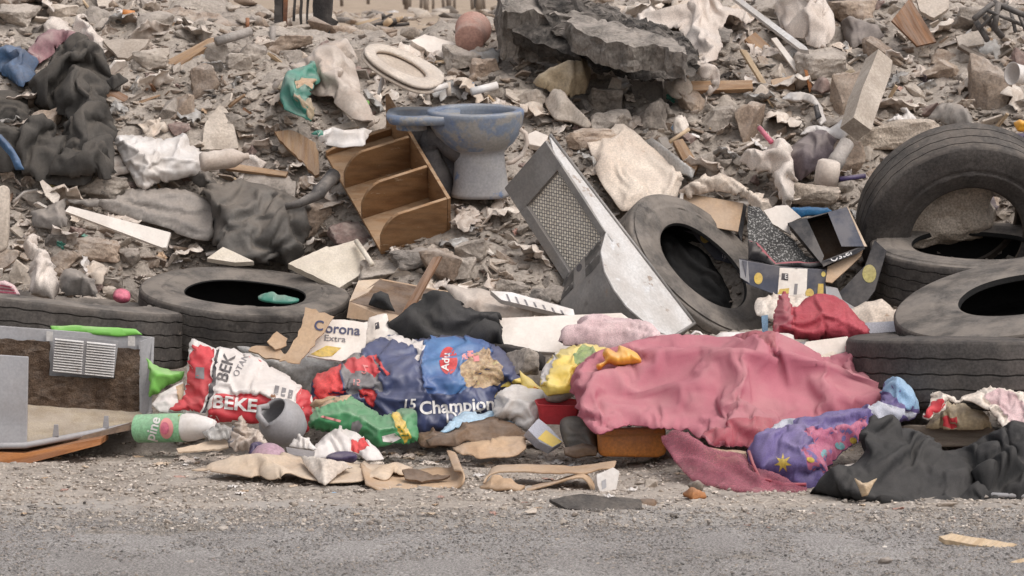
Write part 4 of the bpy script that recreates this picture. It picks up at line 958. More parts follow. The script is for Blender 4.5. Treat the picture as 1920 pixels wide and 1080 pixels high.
slab('orange_crate', '1120,806 1150,802 1248,800 1250,850 1236,858 1130,856 1122,848', 'orange_tray', Y=15.75, n=(0, -1, .1), t=.25, bev=.014, smooth=True, label='orange plastic tub on the ground under the pink cloth', cat='tub')
patch(bpy.data.objects['orange_crate'], '1124,816 1246,812 1246,816 1124,820', 'wood_orange', res=6)
S('dark_bag', '1050,792 1075,780 1110,790 1120,815 1118,850 1080,850 1060,835', 'dusty_leather', (15.85, 16.0), bulge=.07, R=24, folds=[('r', .03, 26, 60, 1, 40)], res=4, label='dark grey plastic bag left of the orange tub', cat='bag')
S('dark_sole', '1056,840 1090,832 1120,838 1118,852 1080,856 1060,852', 'cardboard_dark', (15.7, 15.75), bulge=.03, R=8, res=4, label='flattened dark brown scrap on the ground beside orange tub', cat='scrap')
def small_carton():
    slab('small_carton', '990,806 1010,784 1030,800 1056,828 1036,840 1012,828', 'quilt_pale', Y=15.9, n=(.25, -.8, .4), t=.08, bev=.003, label='small crushed lilac and yellow carton left of the dark grey bag', cat='carton')
    patch(bpy.data.objects['small_carton'], '1008,822 1024,806 1054,828 1036,838', 'yellow_bag', res=5)
small_carton()
# light blue carton and torn cardboard
S('light_blue_carton', '824,812 842,795 868,776 900,778 975,774 976,790 960,796 930,786 896,790 872,800 840,810', 'light_blue_card', (16.1, 16.3), bulge=.02, R=14, folds=[('c', .012, 30, 10, 2, 42)], res=4, label='light blue flattened carton in front of the navy bag', cat='carton')
S('torn_cardboard', '800,824 850,810 895,790 932,786 966,800 990,826 980,830 940,824 890,830 850,838 806,834', 'cardboard_dark', (15.95, 16.2), bulge=.03, R=20, folds=[('r', .03, 30, 10, 3, 43)], res=4, label='dark brown torn cardboard sheet under the light blue carton', cat='cardboard')
S('torn_cardboard', '848,842 900,830 940,822 978,826 984,842 960,856 900,860 862,856', 'cardboard', (15.8, 16.0), bulge=.02, R=14, folds=[('c', .015, 34, 0, 2, 44)], res=4, label='light brown torn cardboard sheet in front of the dark brown one', cat='cardboard')
S('torn_cardboard', '780,818 815,806 836,812 846,826 818,838 792,836', 'cardboard_dark', (16.0, 16.1), bulge=.02, R=10, folds=[('r', .02, 16, 20, 2, 45)], res=4, label='small shredded dark cardboard right of the green bag', cat='cardboard')
# green crisp-like bag and neighbours
gb = S('green_package', '580,800 586,778 604,762 636,748 664,748 690,765 712,782 742,775 778,770 782,800 778,828 740,830 706,838 680,822 640,815 600,806', 'bag_green', (16.0, 16.25), bulge=.12, R=36, folds=[('r', .035, 44, -20, 1.6, 46)], lines=[([(700, 775), (722, 812)], -.05, 8), ([(640, 750), (630, 800)], .02, 16)], res=4,
  regions=[('735,782 752,778 766,800 772,822 758,828 744,806', 'yellow_print'), ('588,772 604,761 636,748 660,746 655,752 610,768', 'cardboard')], label='green plastic food package in front of the navy bag', cat='package')
letter(gb, 'FIDEOS', 625, 784, 11, -14, 'ink_pinkish', bold=.0) if False else None
patch(gb, '660,792 672,788 680,798 672,812 658,806', 'ink_grey', res=4); patch(gb, '716,818 740,812 752,822 736,830 718,828', 'bag_white', res=4); patch(gb, '602,778 640,788 638,792 601,782', 'ink_pinkish', res=4)
S('white_wrapper', '578,862 592,846 612,826 640,806 668,818 690,838 712,852 720,866 690,868 672,856 640,850 618,862', 'bag_white', (15.75, 15.95), bulge=.05, R=18, folds=[('r', .03, 24, 50, 1.5, 47)], res=4, regions=[('658,840 690,836 695,850 670,856 660,850', 'red_bright')], label='white and red torn wrapper in front of the green package', cat='wrapper')
S('purple_bottle', '612,856 628,848 652,846 668,852 666,862 640,868 618,866', 'purple_plastic', (15.6, 15.65), bulge=.04, R=10, res=3, label='small dark purple bottle under the white and red wrapper', cat='bottle')
S('tan_sack', '580,762 590,748 640,744 668,750 680,762 664,768 640,756 600,770', 'cardboard', (16.28, 16.32), bulge=.02, R=8, folds=[('r', .015, 14, 0, 2, 48)], res=4, label='tan torn sack edge behind the green package', cat='sack')
# labelled bottle
def bottle():
    a, b = W(256, 803, 16.3), W(403, 800, 16.15); ax = (b-a).normalized(); L = (b-a).length
    root = empty('plastic_bottle', a, 'clear plastic bottle with a green and yellow label lying beside the lined box', 'bottle')
    lathe('bottle_body', [(.001, 0), (.055, .0), (.066, .01), (.066, L*.62), (.067, L*.66), (.064, L*.75), (.05, L*.88), (.036, L*.97), (.03, L), (.001, L)], a, ax, 'white_plastic', root, wob=.06)
    o = lathe('label_wrap', [(.0685, L*.02), (.0690, L*.3), (.0688, L*.62)], a, ax, 'green_label', root, wob=.06)
    patch(o, '334,770 345,770 348,836 337,836', 'yellow_print', res=4); patch(o, ell(312, 803, 13, 20), 'ink_pinkish', res=4); patch(o, ell(309, 803, 8, 12), 'pink_plastic', res=4, lift=.005)
    letter(o, 'pine', 287, 804, 27, 74, 'ink_white', bold=.02)
bottle()
# grey pot, bowl, bits
def pot():
    O = W(532, 812, 15.95); root = empty('grey_pot', O, 'round grey plastic pot tipped in front of the red and white sack', 'pot')
    prof = [(.001, -.11), (.05, -.105), (.085, -.08), (.105, -.03), (.11, .01), (.1, .05), (.08, .075), (.075, .09), (.07, .075), (.09, .045), (.1, 0), (.08, -.07), (.001, -.095)]
    lathe('pot_body', prof, W(530, 792, 15.95), (-.45, -.45, .55), 'crate_plastic', root)
    tube('pot_handle', [W(500, 800, 15.85), W(485, 780, 15.85), W(486, 765, 15.9), W(505, 762, 15.9)], .016, 'crate_plastic', root)
pot(); FOOT.append(ell(530, 792, 45, 40))
lathe('mauve_bowl', [(.001, .062), (.03, .06), (.062, .042), (.082, .012), (.086, 0), (.08, .0), (.06, .035), (.001, .052)], W(505, 857, 15.62), (.1, -.12, 1), 'mauve_bowl', label='small mauve bowl lying upside down on the ground', cat='bowl')
for i, (poly, m, Y, lab, cat, f) in enumerate([
  ('432,820 440,795 455,778 462,800 486,812 505,835 480,842 468,852 440,850 430,838', 'dirty_plastic', 15.8, 'torn pale plastic tangle left of the grey pot', 'plastic scrap', [('r', .05, 22, 60, 1, 51)]),
  ('428,840 436,806 446,800 452,828 446,846', 'bag_grey', 15.82, 'small grey plastic strip left of the grey pot', 'plastic scrap', [('r', .02, 14, 60, 1, 52)]),
  ('380,812 410,800 440,806 430,822 390,826', 'clear_film', 15.95, 'clear crushed bottle piece beside the labelled bottle', 'plastic scrap', [('r', .03, 18, 20, 1, 53)]),
  ('540,838 560,822 580,830 595,846 570,848', 'white_plastic', 15.75, 'little white crumpled film right of the grey pot', 'plastic scrap', [('c', .02, 16, 20, 1, 54)]),
  ('462,846 486,838 490,850 476,862 464,858', 'purple_plastic', 15.7, 'small dark purple scrap behind the mauve bowl', 'plastic scrap', [('r', .02, 12, 20, 1, 55)])]):
    S('plastic_scrap', poly, m, (Y, Y+.1), bulge=.04, R=12, folds=f, res=3, label=lab, cat=cat)
slab('flat_cardboard', '330,842 420,820 432,832 428,840 335,848', 'cardboard_pale', Y=15.95, n=(0, -.35, .94), t=.008, rag=1.5, label='thin flat cardboard strip under the labelled bottle', cat='cardboard')
slab('grey_lath', '536,838 590,846 588,858 540,852', 'bag_grey', Y=15.7, n=(0, -.5, .85), t=.012, label='flat grey plastic lath right of the mauve bowl', cat='plastic strip')
# cardboard on the verge
S('long_cardboard', '363,884 400,872 460,862 540,858 600,866 660,872 770,876 768,890 730,898 660,904 600,904 520,902 440,892', 'cardboard_pale', (15.05, 15.6), bulge=.05, R=14, folds=[('s', .015, 60, 3, 5, 61)], res=5, label='long pale flattened cardboard lying on the dirt verge', cat='cardboard')
S('folded_paper', '570,862 610,868 662,880 628,898 612,910 598,906 582,885', 'paper', (14.98, 15.3), bulge=.03, R=14, folds=[('c', .012, 30, 0, 1, 62)], res=4, label='pale paper corner folded over the long cardboard', cat='paper')
def curl(name, base, label, segs, mat='cardboard'):
    """bent sheet: strip of (px, py, Y) along the near edge, extruded away"""
    V = []; Fc = []; n = len(segs)
    pth = spline([(i, 0) for i in range(n)], .25, False, False)
    P = [Vector(W(*s)) for s in segs]; Q = []
    for i in range(n-1):
        p0, p1, p2, p3 = P[max(i-1, 0)], P[i], P[i+1], P[min(i+2, n-1)]
        for t in (0, .2, .4, .6, .8): Q.append(.5*((2*p1)+(p2-p0)*t+(2*p0-5*p1+4*p2-p3)*t*t+(3*p1-p0-3*p2+p3)*t**3))
    Q.append(P[-1]); n = len(Q); ex = Vector(base); V = []
    for k in range(8):
        j = [Vector((0, .012*noise.noise(q*9+Vector((k, 0, 0))), .008*noise.noise(q*14+Vector((0, k, 0))))) for q in Q]
        V += [q+ex*(k/7)+d for q, d in zip(Q, j)]
    tn = []
    for i in range(n):
        t = (Q[min(i+1, n-1)]-Q[max(i-1, 0)]).normalized(); tn.append(t.cross(ex).normalized()*.008)
    V2 = [v-tn[i % n] for i, v in enumerate(V)]; m = len(V)
    Fc = [(k*n+i, k*n+i+1, (k+1)*n+i+1, (k+1)*n+i) for k in range(7) for i in range(n-1)]
    Fc += [tuple(m+q for q in f[::-1]) for f in Fc]
    b = list(range(n))+[k*n+n-1 for k in range(1, 8)]+[7*n+i for i in range(n-2, -1, -1)]+[k*n for k in range(6, 0, -1)]
    Fc += [(b[i], b[(i+1) % len(b)], m+b[(i+1) % len(b)], m+b[i]) for i in range(len(b))]
    o = mesh_obj(name, [v[:] for v in V+V2], Fc, mat); FOOT.append([topx(p) for p in Q]); return tag(o, label, 'cardboard')
curl('curled_cardboard', (-.04, .36, .05), 'brown cardboard sheet with its right end curled up on the verge', [(686, 906, 14.95), (720, 921, 14.9), (770, 921, 14.95), (830, 914, 15.0), (858, 912, 15.0), (868, 900, 15.0), (866, 887, 15.05), (852, 884, 15.1)])
slab('cardboard_scrap', '755,880 775,878 800,886 812,890 845,890 830,898 790,902 758,896', 'cardboard_dark', Y=15.1, n=(0, -.5, .86), t=.01, rag=1.5, label='dark cardboard tongue lying on the curled sheet', cat='cardboard')
curl('folded_cardboard', (.02, .2, .012), 'long folded cardboard box flap with a white end lying on the verge', [(905, 907, 15.0), (925, 885, 15.05), (1000, 884, 15.02), (1080, 886, 15.0), (1140, 878, 15.0), (1150, 880, 15.0)])
curl('folded_cardboard', (.02, .12, .0), 'lower folded cardboard flap inside the long one', [(982, 918, 14.9), (1030, 908, 14.9), (1082, 893, 14.92), (1100, 900, 14.92), (1112, 922, 14.9)])
S('cardboard_scrap', '900,910 925,902 960,905 985,910 975,916 930,914', 'cardboard', (14.85, 15.0), bulge=.02, R=8, folds=[('s', .01, 18, 0, 3, 4)], res=4, label='narrow brown cardboard edge left of the folded flap', cat='cardboard')
slab('white_carton_box', '1118,890 1150,876 1162,884 1156,918 1126,924 1120,910', 'white_plastic', Y=14.86, n=(.2, -.9, .3), t=.05, bev=.003, label='white carton end with grey marks on the folded cardboard', cat='carton')
patch(bpy.data.objects['white_carton_box'], '1128,902 1136,898 1137,914 1129,918', 'crate_plastic', res=4)
slab('dark_rubber_mat', '1030,936 1090,926 1150,932 1200,936 1204,950 1155,962 1140,962 1060,952', 'rubber_tread', Y=14.2, n=(0, -.42, .9), t=.014, rag=1, rough=.004, res=.04, label='flat dark rubber piece lying at the road edge', cat='rubber mat')
S('brown_plug', '1198,938 1215,935 1230,938 1228,955 1205,956', 'cardboard_dark', (14.35, 14.4), bulge=.03, R=8, res=3, label='small brown lump at right end of the dark rubber piece', cat='scrap')
# pink cloth over a colourful quilt
pk = S('pink_cloth', '1076,740 1086,712 1106,694 1150,682 1200,670 1260,662 1330,664 1380,654 1430,654 1455,640 1475,642 1510,660 1550,676 1580,668 1600,645 1622,648 1634,700 1626,706 1655,730 1662,748 1650,770 1600,784 1540,798 1480,812 1452,828 1430,850 1385,842 1340,842 1310,826 1280,812 1230,808 1180,800 1148,812 1118,818 1092,790', 'pink_cloth', (15.35, 16.45),
  bulge=.08, R=90, folds=[('r', .06, 95, 12, 2.2, 71), ('s', .03, 120, 20, 2, 72), ('r', .02, 44, 15, 3, 73)],
  lines=[([(1080, 742), (1100, 765), (1170, 790), (1290, 806), (1400, 812), (1480, 808), (1640, 772)], 0.085, 7), ([(1160, 742), (1200, 738), (1260, 770), (1290, 800)], -0.102, 16), ([(1150, 715), (1166, 728), (1200, 724)], 0.076, 9),
         ([(1200, 720), (1250, 738), (1330, 750), (1450, 740), (1560, 745)], 0.076, 18), ([(1290, 700), (1340, 705), (1390, 728)], -0.128, 15), ([(1240, 712), (1330, 690), (1400, 690)], 0.085, 14), ([(1375, 682), (1405, 680), (1440, 735)], 0.136, 10), ([(1420, 690), (1455, 735)], -0.136, 9),
         ([(1450, 640), (1475, 668), (1550, 678)], -0.102, 8), ([(1455, 640), (1500, 655)], 0.102, 8), ([(1585, 680), (1632, 705)], -0.119, 9), ([(1300, 775), (1400, 770), (1560, 760), (1650, 745)], 0.051, 12), ([(1200, 675), (1380, 664), (1500, 690)], 0.051, 10), ([(1340, 838), (1440, 826)], -0.051, 6)],
  thick=.008, res=5, wr=(.12, .12), regions=[('1455,640 1475,642 1510,660 1548,676 1500,674 1465,662', 'pink_deep'), ('1600,645 1622,648 1634,700 1585,680', 'pink_deep'), ('1310,826 1480,812 1452,828 1430,850 1385,842 1340,842', 'pink_deep'), ('1402,672 1440,700 1456,735 1426,728 1404,700 1374,690', 'pink_deep')], label='large faded pink cloth spread over the trash', cat='cloth')
S('pink_net', '1240,818 1290,812 1330,845 1400,850 1415,880 1460,896 1510,905 1516,918 1470,926 1420,922 1350,912 1300,896 1262,860', 'pink_net', (14.85, 15.45), bulge=.03, R=30, folds=[('r', .03, 40, 28, 3, 74)], lines=[([(1262, 830), (1350, 870), (1460, 900)], .04, 8)], res=5, label='sheer pink net hanging under the pink cloth', cat='net')
S('tan_carton', '1318,842 1400,845 1412,885 1370,892 1330,880', 'cardboard', (15.25, 15.35), bulge=.02, R=10, res=5, label='brown carton panel seen behind the sheer pink net', cat='carton')
qt = S('quilt', '1405,850 1440,825 1480,812 1560,794 1640,775 1655,748 1662,726 1690,728 1712,755 1717,780 1690,795 1660,806 1620,825 1580,850 1550,880 1545,912 1500,922 1460,905 1418,885', 'quilt_violet', (14.95, 15.75), bulge=.13, R=34, folds=[('r', .05, 50, -25, 2, 81), ('s', .025, 40, -25, 2, 82)],
  lines=[([(1440, 830), (1560, 800), (1650, 780)], .05, 8), ([(1500, 905), (1570, 850), (1650, 805)], .06, 14), ([(1490, 880), (1530, 840), (1600, 806)], -.07, 10)], res=4,
  regions=[('1655,748 1662,726 1690,728 1712,755 1717,778 1690,785 1668,770', 'quilt_blue'), ('1450,830 1490,812 1560,796 1525,812 1480,838 1430,842', 'quilt_pale'), ('1640,778 1690,786 1712,782 1690,796 1655,805 1620,800', 'quilt_pale'),
           ('1505,858 1560,842 1622,808 1630,818 1580,850 1550,880 1546,905 1512,912 1502,885 1530,872', 'quilt_pink')], label='colourful violet children\'s quilt under the pink cloth', cat='quilt')
st = [(1468+(17 if k % 2 == 0 else 7)*math.cos(k*math.pi/7-1.57), 868+(19 if k % 2 == 0 else 8)*math.sin(k*math.pi/7-1.57)) for k in range(14)]
patch(qt, st, 'quilt_gold', res=4)
for x, y, a, b, m in ((1575, 836, 10, 7, 'quilt_teal'), (1600, 826, 7, 6, 'quilt_gold'), (1520, 862, 8, 5, 'quilt_gold'), (1545, 850, 6, 8, 'quilt_teal'), (1640, 800, 9, 5, 'quilt_gold'), (1582, 822, 4, 6, 'quilt_violet'), (1535, 890, 8, 10, 'quilt_violet')): patch(qt, ell(x, y, a, b, 10, 20), m, res=4)
tube('pink_piping', [W(x, y, 14.98+.0025*(905-y)-.06) for x, y in ((1404, 846), (1412, 870), (1424, 896), (1470, 908), (1512, 908))], .007, 'pink_deep', label='pink piping cord along the front of the violet quilt', cat='cord')
# black cloths at lower right
S('black_cloth', '1572,905 1590,888 1622,880 1612,860 1625,835 1632,815 1680,808 1712,810 1735,830 1770,850 1822,852 1834,880 1832,925 1790,930 1740,934 1690,940 1630,942 1590,930', 'black_cloth_clean', (14.6, 15.3), bulge=.10, R=50, folds=[('r', .20, 74, 20, 1.7, 91), ('r', .07, 34, -30, 1.5, 92)],
  lines=[([(1712, 810), (1745, 870), (1760, 915)], .05, 14), ([(1640, 820), (1625, 870), (1665, 890)], .05, 12), ([(1690, 850), (1720, 905)], -.06, 14), ([(1770, 855), (1765, 910)], -.05, 12), ([(1665, 890), (1740, 925)], .04, 10), ([(1605, 905), (1640, 925), (1665, 905)], -.05, 14)], res=4, label='crumpled charcoal black cloth lying at right front on the verge', cat='cloth')
S('black_cloth', '1826,855 1850,842 1885,820 1902,808 1960,812 1990,860 1990,930 1890,932 1838,925 1834,890', 'black_cloth_clean', (14.7, 15.2), bulge=.12, R=40, folds=[('r', .18, 60, -25, 1.8, 93), ('r', .06, 30, 10, 1.5, 94)], lines=[([(1850, 850), (1990, 870)], .04, 8)], res=4, label='second black cloth cut by the right picture edge, with a pale zip', cat='cloth')
tube('zip', [W(1836, 926, 14.6), W(1870, 928, 14.58), W(1920, 930, 14.58), W(1990, 932, 14.58)], .01, 'crate_plastic', label='pale zip strip along bottom of the second black cloth', cat='zip')
slab('white_box', '1545,905 1558,876 1602,868 1612,880 1590,890 1578,908 1560,930 1543,925', 'white_board', Y=14.9, n=(-.2, -.8, .5), t=.06, bev=.003, label='white carton corner under the crumpled black cloth', cat='carton')
S('orange_leaf', '1603,897 1618,906 1628,905 1645,896 1636,912 1628,928 1618,930 1612,914', 'wood_pale', (14.36, 14.4), bulge=.02, R=8, folds=[('r', .015, 10, 30, 1, 5)], res=3, label='orange brown dry leaf scrap on the crumpled black cloth', cat='leaf')
# beam, straw and red-white paper
slab('wooden_beam', '1690,800 1702,796 1862,802 1872,815 1858,836 1765,838 1700,830', 'wood_weather', Y=15.6, n=(0, -1, .12), t=.12, bev=.006, label='weathered wooden beam end lying below the lowest right tyre', cat='beam')
S('straw_wad', '1744,798 1760,775 1768,755 1800,754 1836,772 1860,800 1800,800', 'tan_canvas', (15.55, 15.65), bulge=.06, R=24, folds=[('c', .03, 20, 0, 1, 95)], res=4, label='wad of tan straw padding on the wooden beam', cat='padding', regions=[('1772,790 1800,785 1802,796 1776,798', 'red_print')])
S('printed_paper', '1728,790 1736,765 1748,738 1760,746 1790,748 1830,742 1856,725 1880,732 1925,745 1990,740 1990,800 1925,815 1890,810 1845,770 1800,752 1772,755 1768,768 1740,790', 'paper', (15.3, 15.6), bulge=.06, R=24, folds=[('r', .05, 46, 25, 2, 96)], lines=[([(1790, 750), (1850, 775), (1905, 812)], .05, 6), ([(1845, 730), (1920, 775)], .05, 8)], res=4,
  regions=[('1728,790 1738,764 1768,766 1740,790', 'red_print'), ('1840,750 1880,740 1925,775 1925,812 1890,795', 'pale_pink_towel'), ('1905,742 1990,740 1990,760 1925,758', 'red_print')], label='white paper sack with red and pink print above the wooden beam', cat='paper sack')
# cleanup zone behind the pink cloth
lathe('white_bottle', [(.001, 0), (.03, .005), (.05, .03), (.052, .05), (.055, .12), (.052, .13), (.055, .14), (.054, .36), (.045, .385), (.001, .39)], W(1338, 642, 16.5), W(1500, 646, 16.45)-W(1338, 642, 16.5), 'white_plastic', label='dusty white plastic bottle lying behind the pink cloth', cat='bottle', wob=.05)
tube('wire_hook', [W(x, y, 16.4) for x, y in ((1300, 658), (1288, 645), (1292, 632), (1305, 622), (1312, 624), (1332, 646))], .007, 'white_plastic', label='white plastic hook handle beside the dusty white bottle', cat='handle')
lathe('white_plate', [(.001, .0), (.06, .002), (.085, .02), (.115, .028), (.115, .033), (.083, .026), (.058, .008), (.001, .006)], W(1342, 674, 16.72), (0, -.3, .95), 'white_plastic', label='white plate tilted behind the pink cloth', cat='plate')
slab('cream_carton', '1244,652 1290,652 1296,666 1246,668', 'yellow_bag', Y=16.35, n=(0, -.7, .6), t=.02, label='cream carton flap left of the white plate', cat='carton')
S('dark_film', '1206,668 1216,657 1245,655 1248,666 1240,672 1210,676', 'bag_grey', (16.3, 16.35), bulge=.02, R=8, res=3, label='dark grey film left of the cream carton flap', cat='plastic scrap')
rn = S('red_net_bag', '1450,632 1452,600 1465,555 1475,552 1482,575 1500,575 1530,556 1560,558 1590,575 1612,600 1628,622 1620,630 1560,634 1510,636 1470,630', 'red_net', (16.5, 16.75), bulge=.12, R=46, folds=[('r', .03, 40, 60, 1.6, 101)], lines=[([(1530, 556), (1515, 632)], .03, 7), ([(1478, 575), (1490, 628)], -.05, 8)], res=4, regions=[('1465,555 1475,552 1482,580 1488,630 1455,632 1452,600', 'pink_deep')], label='crimson mesh sack lying left of the tilted tyre', cat='mesh sack')
slab('flat_board', '1500,655 1512,640 1590,630 1592,658 1560,668 1515,664', 'white_board', Y=16.35, n=(0, -.8, .55), t=.03, bev=.004, label='flat white board piece touching lowest right tyre', cat='board')
slab('grey_scrap', '1488,642 1510,640 1512,650 1494,656', 'bag_grey', Y=16.38, n=(0, -.8, .5), t=.02, label='small grey flap between the white bottle and the flat white board piece', cat='scrap')
slab('pale_card', '1536,668 1562,658 1572,664 1550,680', 'cream_foam', Y=16.2, n=(0, -.7, .6), t=.02, label='small cream foam bit between the two raised pink cloth corners', cat='foam')
slab('blue_strip', '1428,592 1440,590 1440,625 1430,628', 'quilt_blue', Y=16.75, n=FACE, t=.02, label='narrow light blue strip left of the crimson mesh sack', cat='scrap')
S('cream_wrap', '1590,588 1625,570 1655,568 1680,585 1690,612 1660,628 1630,622 1610,600', 'beige_sheet', (16.75, 16.9), bulge=.05, R=20, folds=[('r', .03, 30, 20, 1, 103)], res=4, label='cream crumpled film behind crimson mesh sack', cat='plastic sheet')
slab('lilac_card', '1622,605 1680,602 1680,628 1625,628', 'quilt_pale', Y=16.72, n=FACE, t=.02, label='lilac card strip right of the crimson mesh sack', cat='card')
S('cream_paper', '1420,560 1450,552 1520,560 1530,580 1450,600 1425,590', 'paper', (16.85, 17.0), bulge=.03, R=14, folds=[('c', .02, 24, 0, 1, 104)], res=4, label='cream crumpled paper behind crimson mesh sack', cat='paper')

# ------------------------------------------------------------------ cartons right of the housing
def carton(label, front, Y, n, back, mat, marks=(), lid=None, name='product_carton'):
    """closed carton: front face outline extruded back, with printed marks; optional lid flap"""
    root = empty(name, W(*np.array(pts(front)).mean(0), Y), label, 'carton')
    o = slab('carton_body', front, mat, Y=Y, n=n, ext=back, bev=.002, parent=root)
    for poly, m in marks: patch(o, poly, m, res=5)
    if lid:
        for poly, m, Yl, nl in lid: slab('carton_flap', poly, m, Y=Yl, n=nl, t=.006, parent=root)
    FOOT.append(pts(front)); return o
CART = 0
c1 = carton('navy carton with a plain brown flap on top behind the dusty leaning tyre', '1264,410 1392,436 1388,500 1340,486 1300,440 1262,425', 18.27, (0, -.9, .35), (0, .3, .03), 'navy_card',
  [('1266,424 1385,440 1386,430 1268,412', 'white_board'), (ell(1322, 444, 9, 12), 'yellow_print')],
  [('1280,361 1394,381 1384,434 1274,415', 'cardboard', 18.25, (0, -.75, .6)), ('1276,361 1282,362 1273,417 1268,414', 'white_board', 18.27, (-.3, -.8, .3)), ('1394,381 1400,386 1390,452 1383,434', 'black_card', 18.28, (.3, -.8, .3)), ('1262,372 1278,362 1268,414 1255,412', 'black_card', 18.32, (-.5, -.7, .3))])
letter(c1, '180 N', 1365, 482, 10, -8, 'ink_white')
slab('speckled_sheet', '1402,385 1424,388 1450,422 1486,448 1510,480 1548,490 1545,494 1472,496 1450,490 1420,460 1402,450', 'speckle_card', Y=17.70, n=(.1, -.8, .55), t=.01, rag=1, label='black and white speckled sheet folded between the cartons', cat='sheet')
S('maroon_edge', '1400,452 1420,458 1440,476 1456,492 1550,488 1556,492 1520,500 1452,500 1432,488 1402,482', 'black_card', (17.55, 17.65), bulge=.02, R=8, res=4, regions=[('1404,450 1424,460 1444,480 1456,491 1552,488 1552,492 1454,496 1436,482 1418,464', 'pink_deep')], label='maroon edged black liner under the speckled sheet', cat='liner')
slab('white_card', '1432,395 1455,386 1476,384 1502,408 1478,418 1484,440 1450,420', 'white_board', Y=17.80, n=(0, -.8, .55), t=.012, rag=.8, label='white card standing left of the open black box', cat='card')
S('blue_sheet', '1478,392 1490,386 1520,390 1550,390 1560,396 1530,402 1500,404', 'blue_plastic', (17.90, 17.95), bulge=.02, R=8, folds=[('s', .01, 18, 0, 2, 3)], res=4, label='bright blue plastic strip behind the open black box', cat='plastic strip')
def blackbox():
    mouth = onplane(pts('1477,418 1588,388 1620,462 1540,492'), W(1550, 440, 17.62), (-.05, -.85, .5)); root = empty('open_box', mouth[2]*.5+mouth[3]*.5, 'open black box tilted forward showing its brown inside', 'box')
    d = Vector((.02, .26, -.03)); mats = ['black_card', 'navy_card', 'black_card', 'black_card']
    c = sum(mouth, Vector())/4
    for i in range(4):
        a, b = mouth[i], mouth[(i+1) % 4]; q = prism3('side_panel', [a, b, b+d, a+d], ((c-(a+b)/2).normalized())*.006, mats[i], root)
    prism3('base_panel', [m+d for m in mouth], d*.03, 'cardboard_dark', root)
    def qd(l): return onplane(pts(l), W(1550, 440, 17.61), (-.05, -.85, .5))
    f = prism3('side_panel', qd('1478,418 1512,408 1545,480 1540,494'), (0, .008, 0), 'black_card', root)
    prism3('side_panel', qd('1552,398 1588,388 1620,462 1578,462'), (0, .008, 0), 'navy_card', root)
    f = prism3('front_flap', [mouth[3], mouth[2], W(1622, 466, 17.50), W(1606, 476, 17.48), W(1562, 492, 17.45), W(1544, 500, 17.46)], (0, .008, 0), 'black_card', root)
    letter(f, 'Oster', 1578, 478, 19, 22, 'ink_white', bold=.01)
    prism3('pale_edge', [mouth[1]+Vector((0, -.01, 0)), mouth[2]+Vector((0, -.01, 0)), mouth[2]+Vector((.015, -.01, 0)), mouth[1]+Vector((.004, -.01, 0))], (0, .02, 0), 'cardboard_pale', root)
blackbox(); FOOT.append(pts('1477,418 1588,388 1620,462 1540,492'))
c2 = carton('navy and white carton with yellow badges below the speckled sheet', '1392,488 1462,500 1550,506 1548,560 1462,556 1400,532', 17.48, (0, -.92, .3), (0, .25, .0), 'navy_card',
  [('1462,502 1514,504 1512,556 1458,552', 'white_board'), (ell(1422, 522, 8, 11), 'yellow_print'), ('1462,542 1480,540 1478,556 1458,552', 'yellow_print'), ('1534,532 1544,532 1544,558 1532,558', 'yellow_print'), (ell(1518, 550, 8, 9), 'yellow_print'), ('1466,512 1478,513 1478,526 1465,524', 'ink_dark'), ('1490,532 1496,532 1494,552 1488,552', 'ink_grey'), (ell(1544, 514, 4, 5), 'yellow_bag')])
letter(c2, 'E', 1474, 519, 12, 0, 'ink_white', lift=.006)
slab('carton_sheet', '1562,560 1622,498 1640,450 1662,470 1640,545 1614,580 1575,560', 'black_card', Y=17.45, n=(-.3, -.85, .4), t=.008, label='dark flat carton panel with a yellow badge leaning on the tyre below the upright one', cat='carton')
patch(bpy.data.objects['carton_sheet'], ell(1630, 513, 13, 17), 'yellow_paint', res=5)
slab('cardboard_sheet', '1552,500 1618,468 1614,480 1588,505 1560,530 1548,528', 'cardboard', Y=17.50, n=(-.1, -.8, .6), t=.008, label='brown cardboard panel between open black box and dark carton panel', cat='cardboard')
slab('card_sheet', '1548,536 1570,540 1580,562 1612,582 1600,590 1550,572', 'crate_plastic', Y=17.40, n=(-.1, -.8, .6), t=.008, label='grey card panel right of the navy and white carton', cat='card')
slab('card_edge_scrap', '1386,486 1402,490 1404,530 1388,520', 'crate_plastic', Y=17.50, n=(-.4, -.8, .3), t=.02, label='grey card edge left of the navy and white carton', cat='card')

S('hole_blackout', '1215,440 1260,430 1330,480 1375,560 1360,600 1290,590 1230,530', 'rubber_inner', None, .06, bulge=.03, R=30, folds=[('r', .03, 30, 40, 1.5, 107)], res=5, label='added dark sheet blackening the hole of the dusty leaning tyre', cat='plastic sheet')  # added so the tyre's hole reads black, in place of deep shade
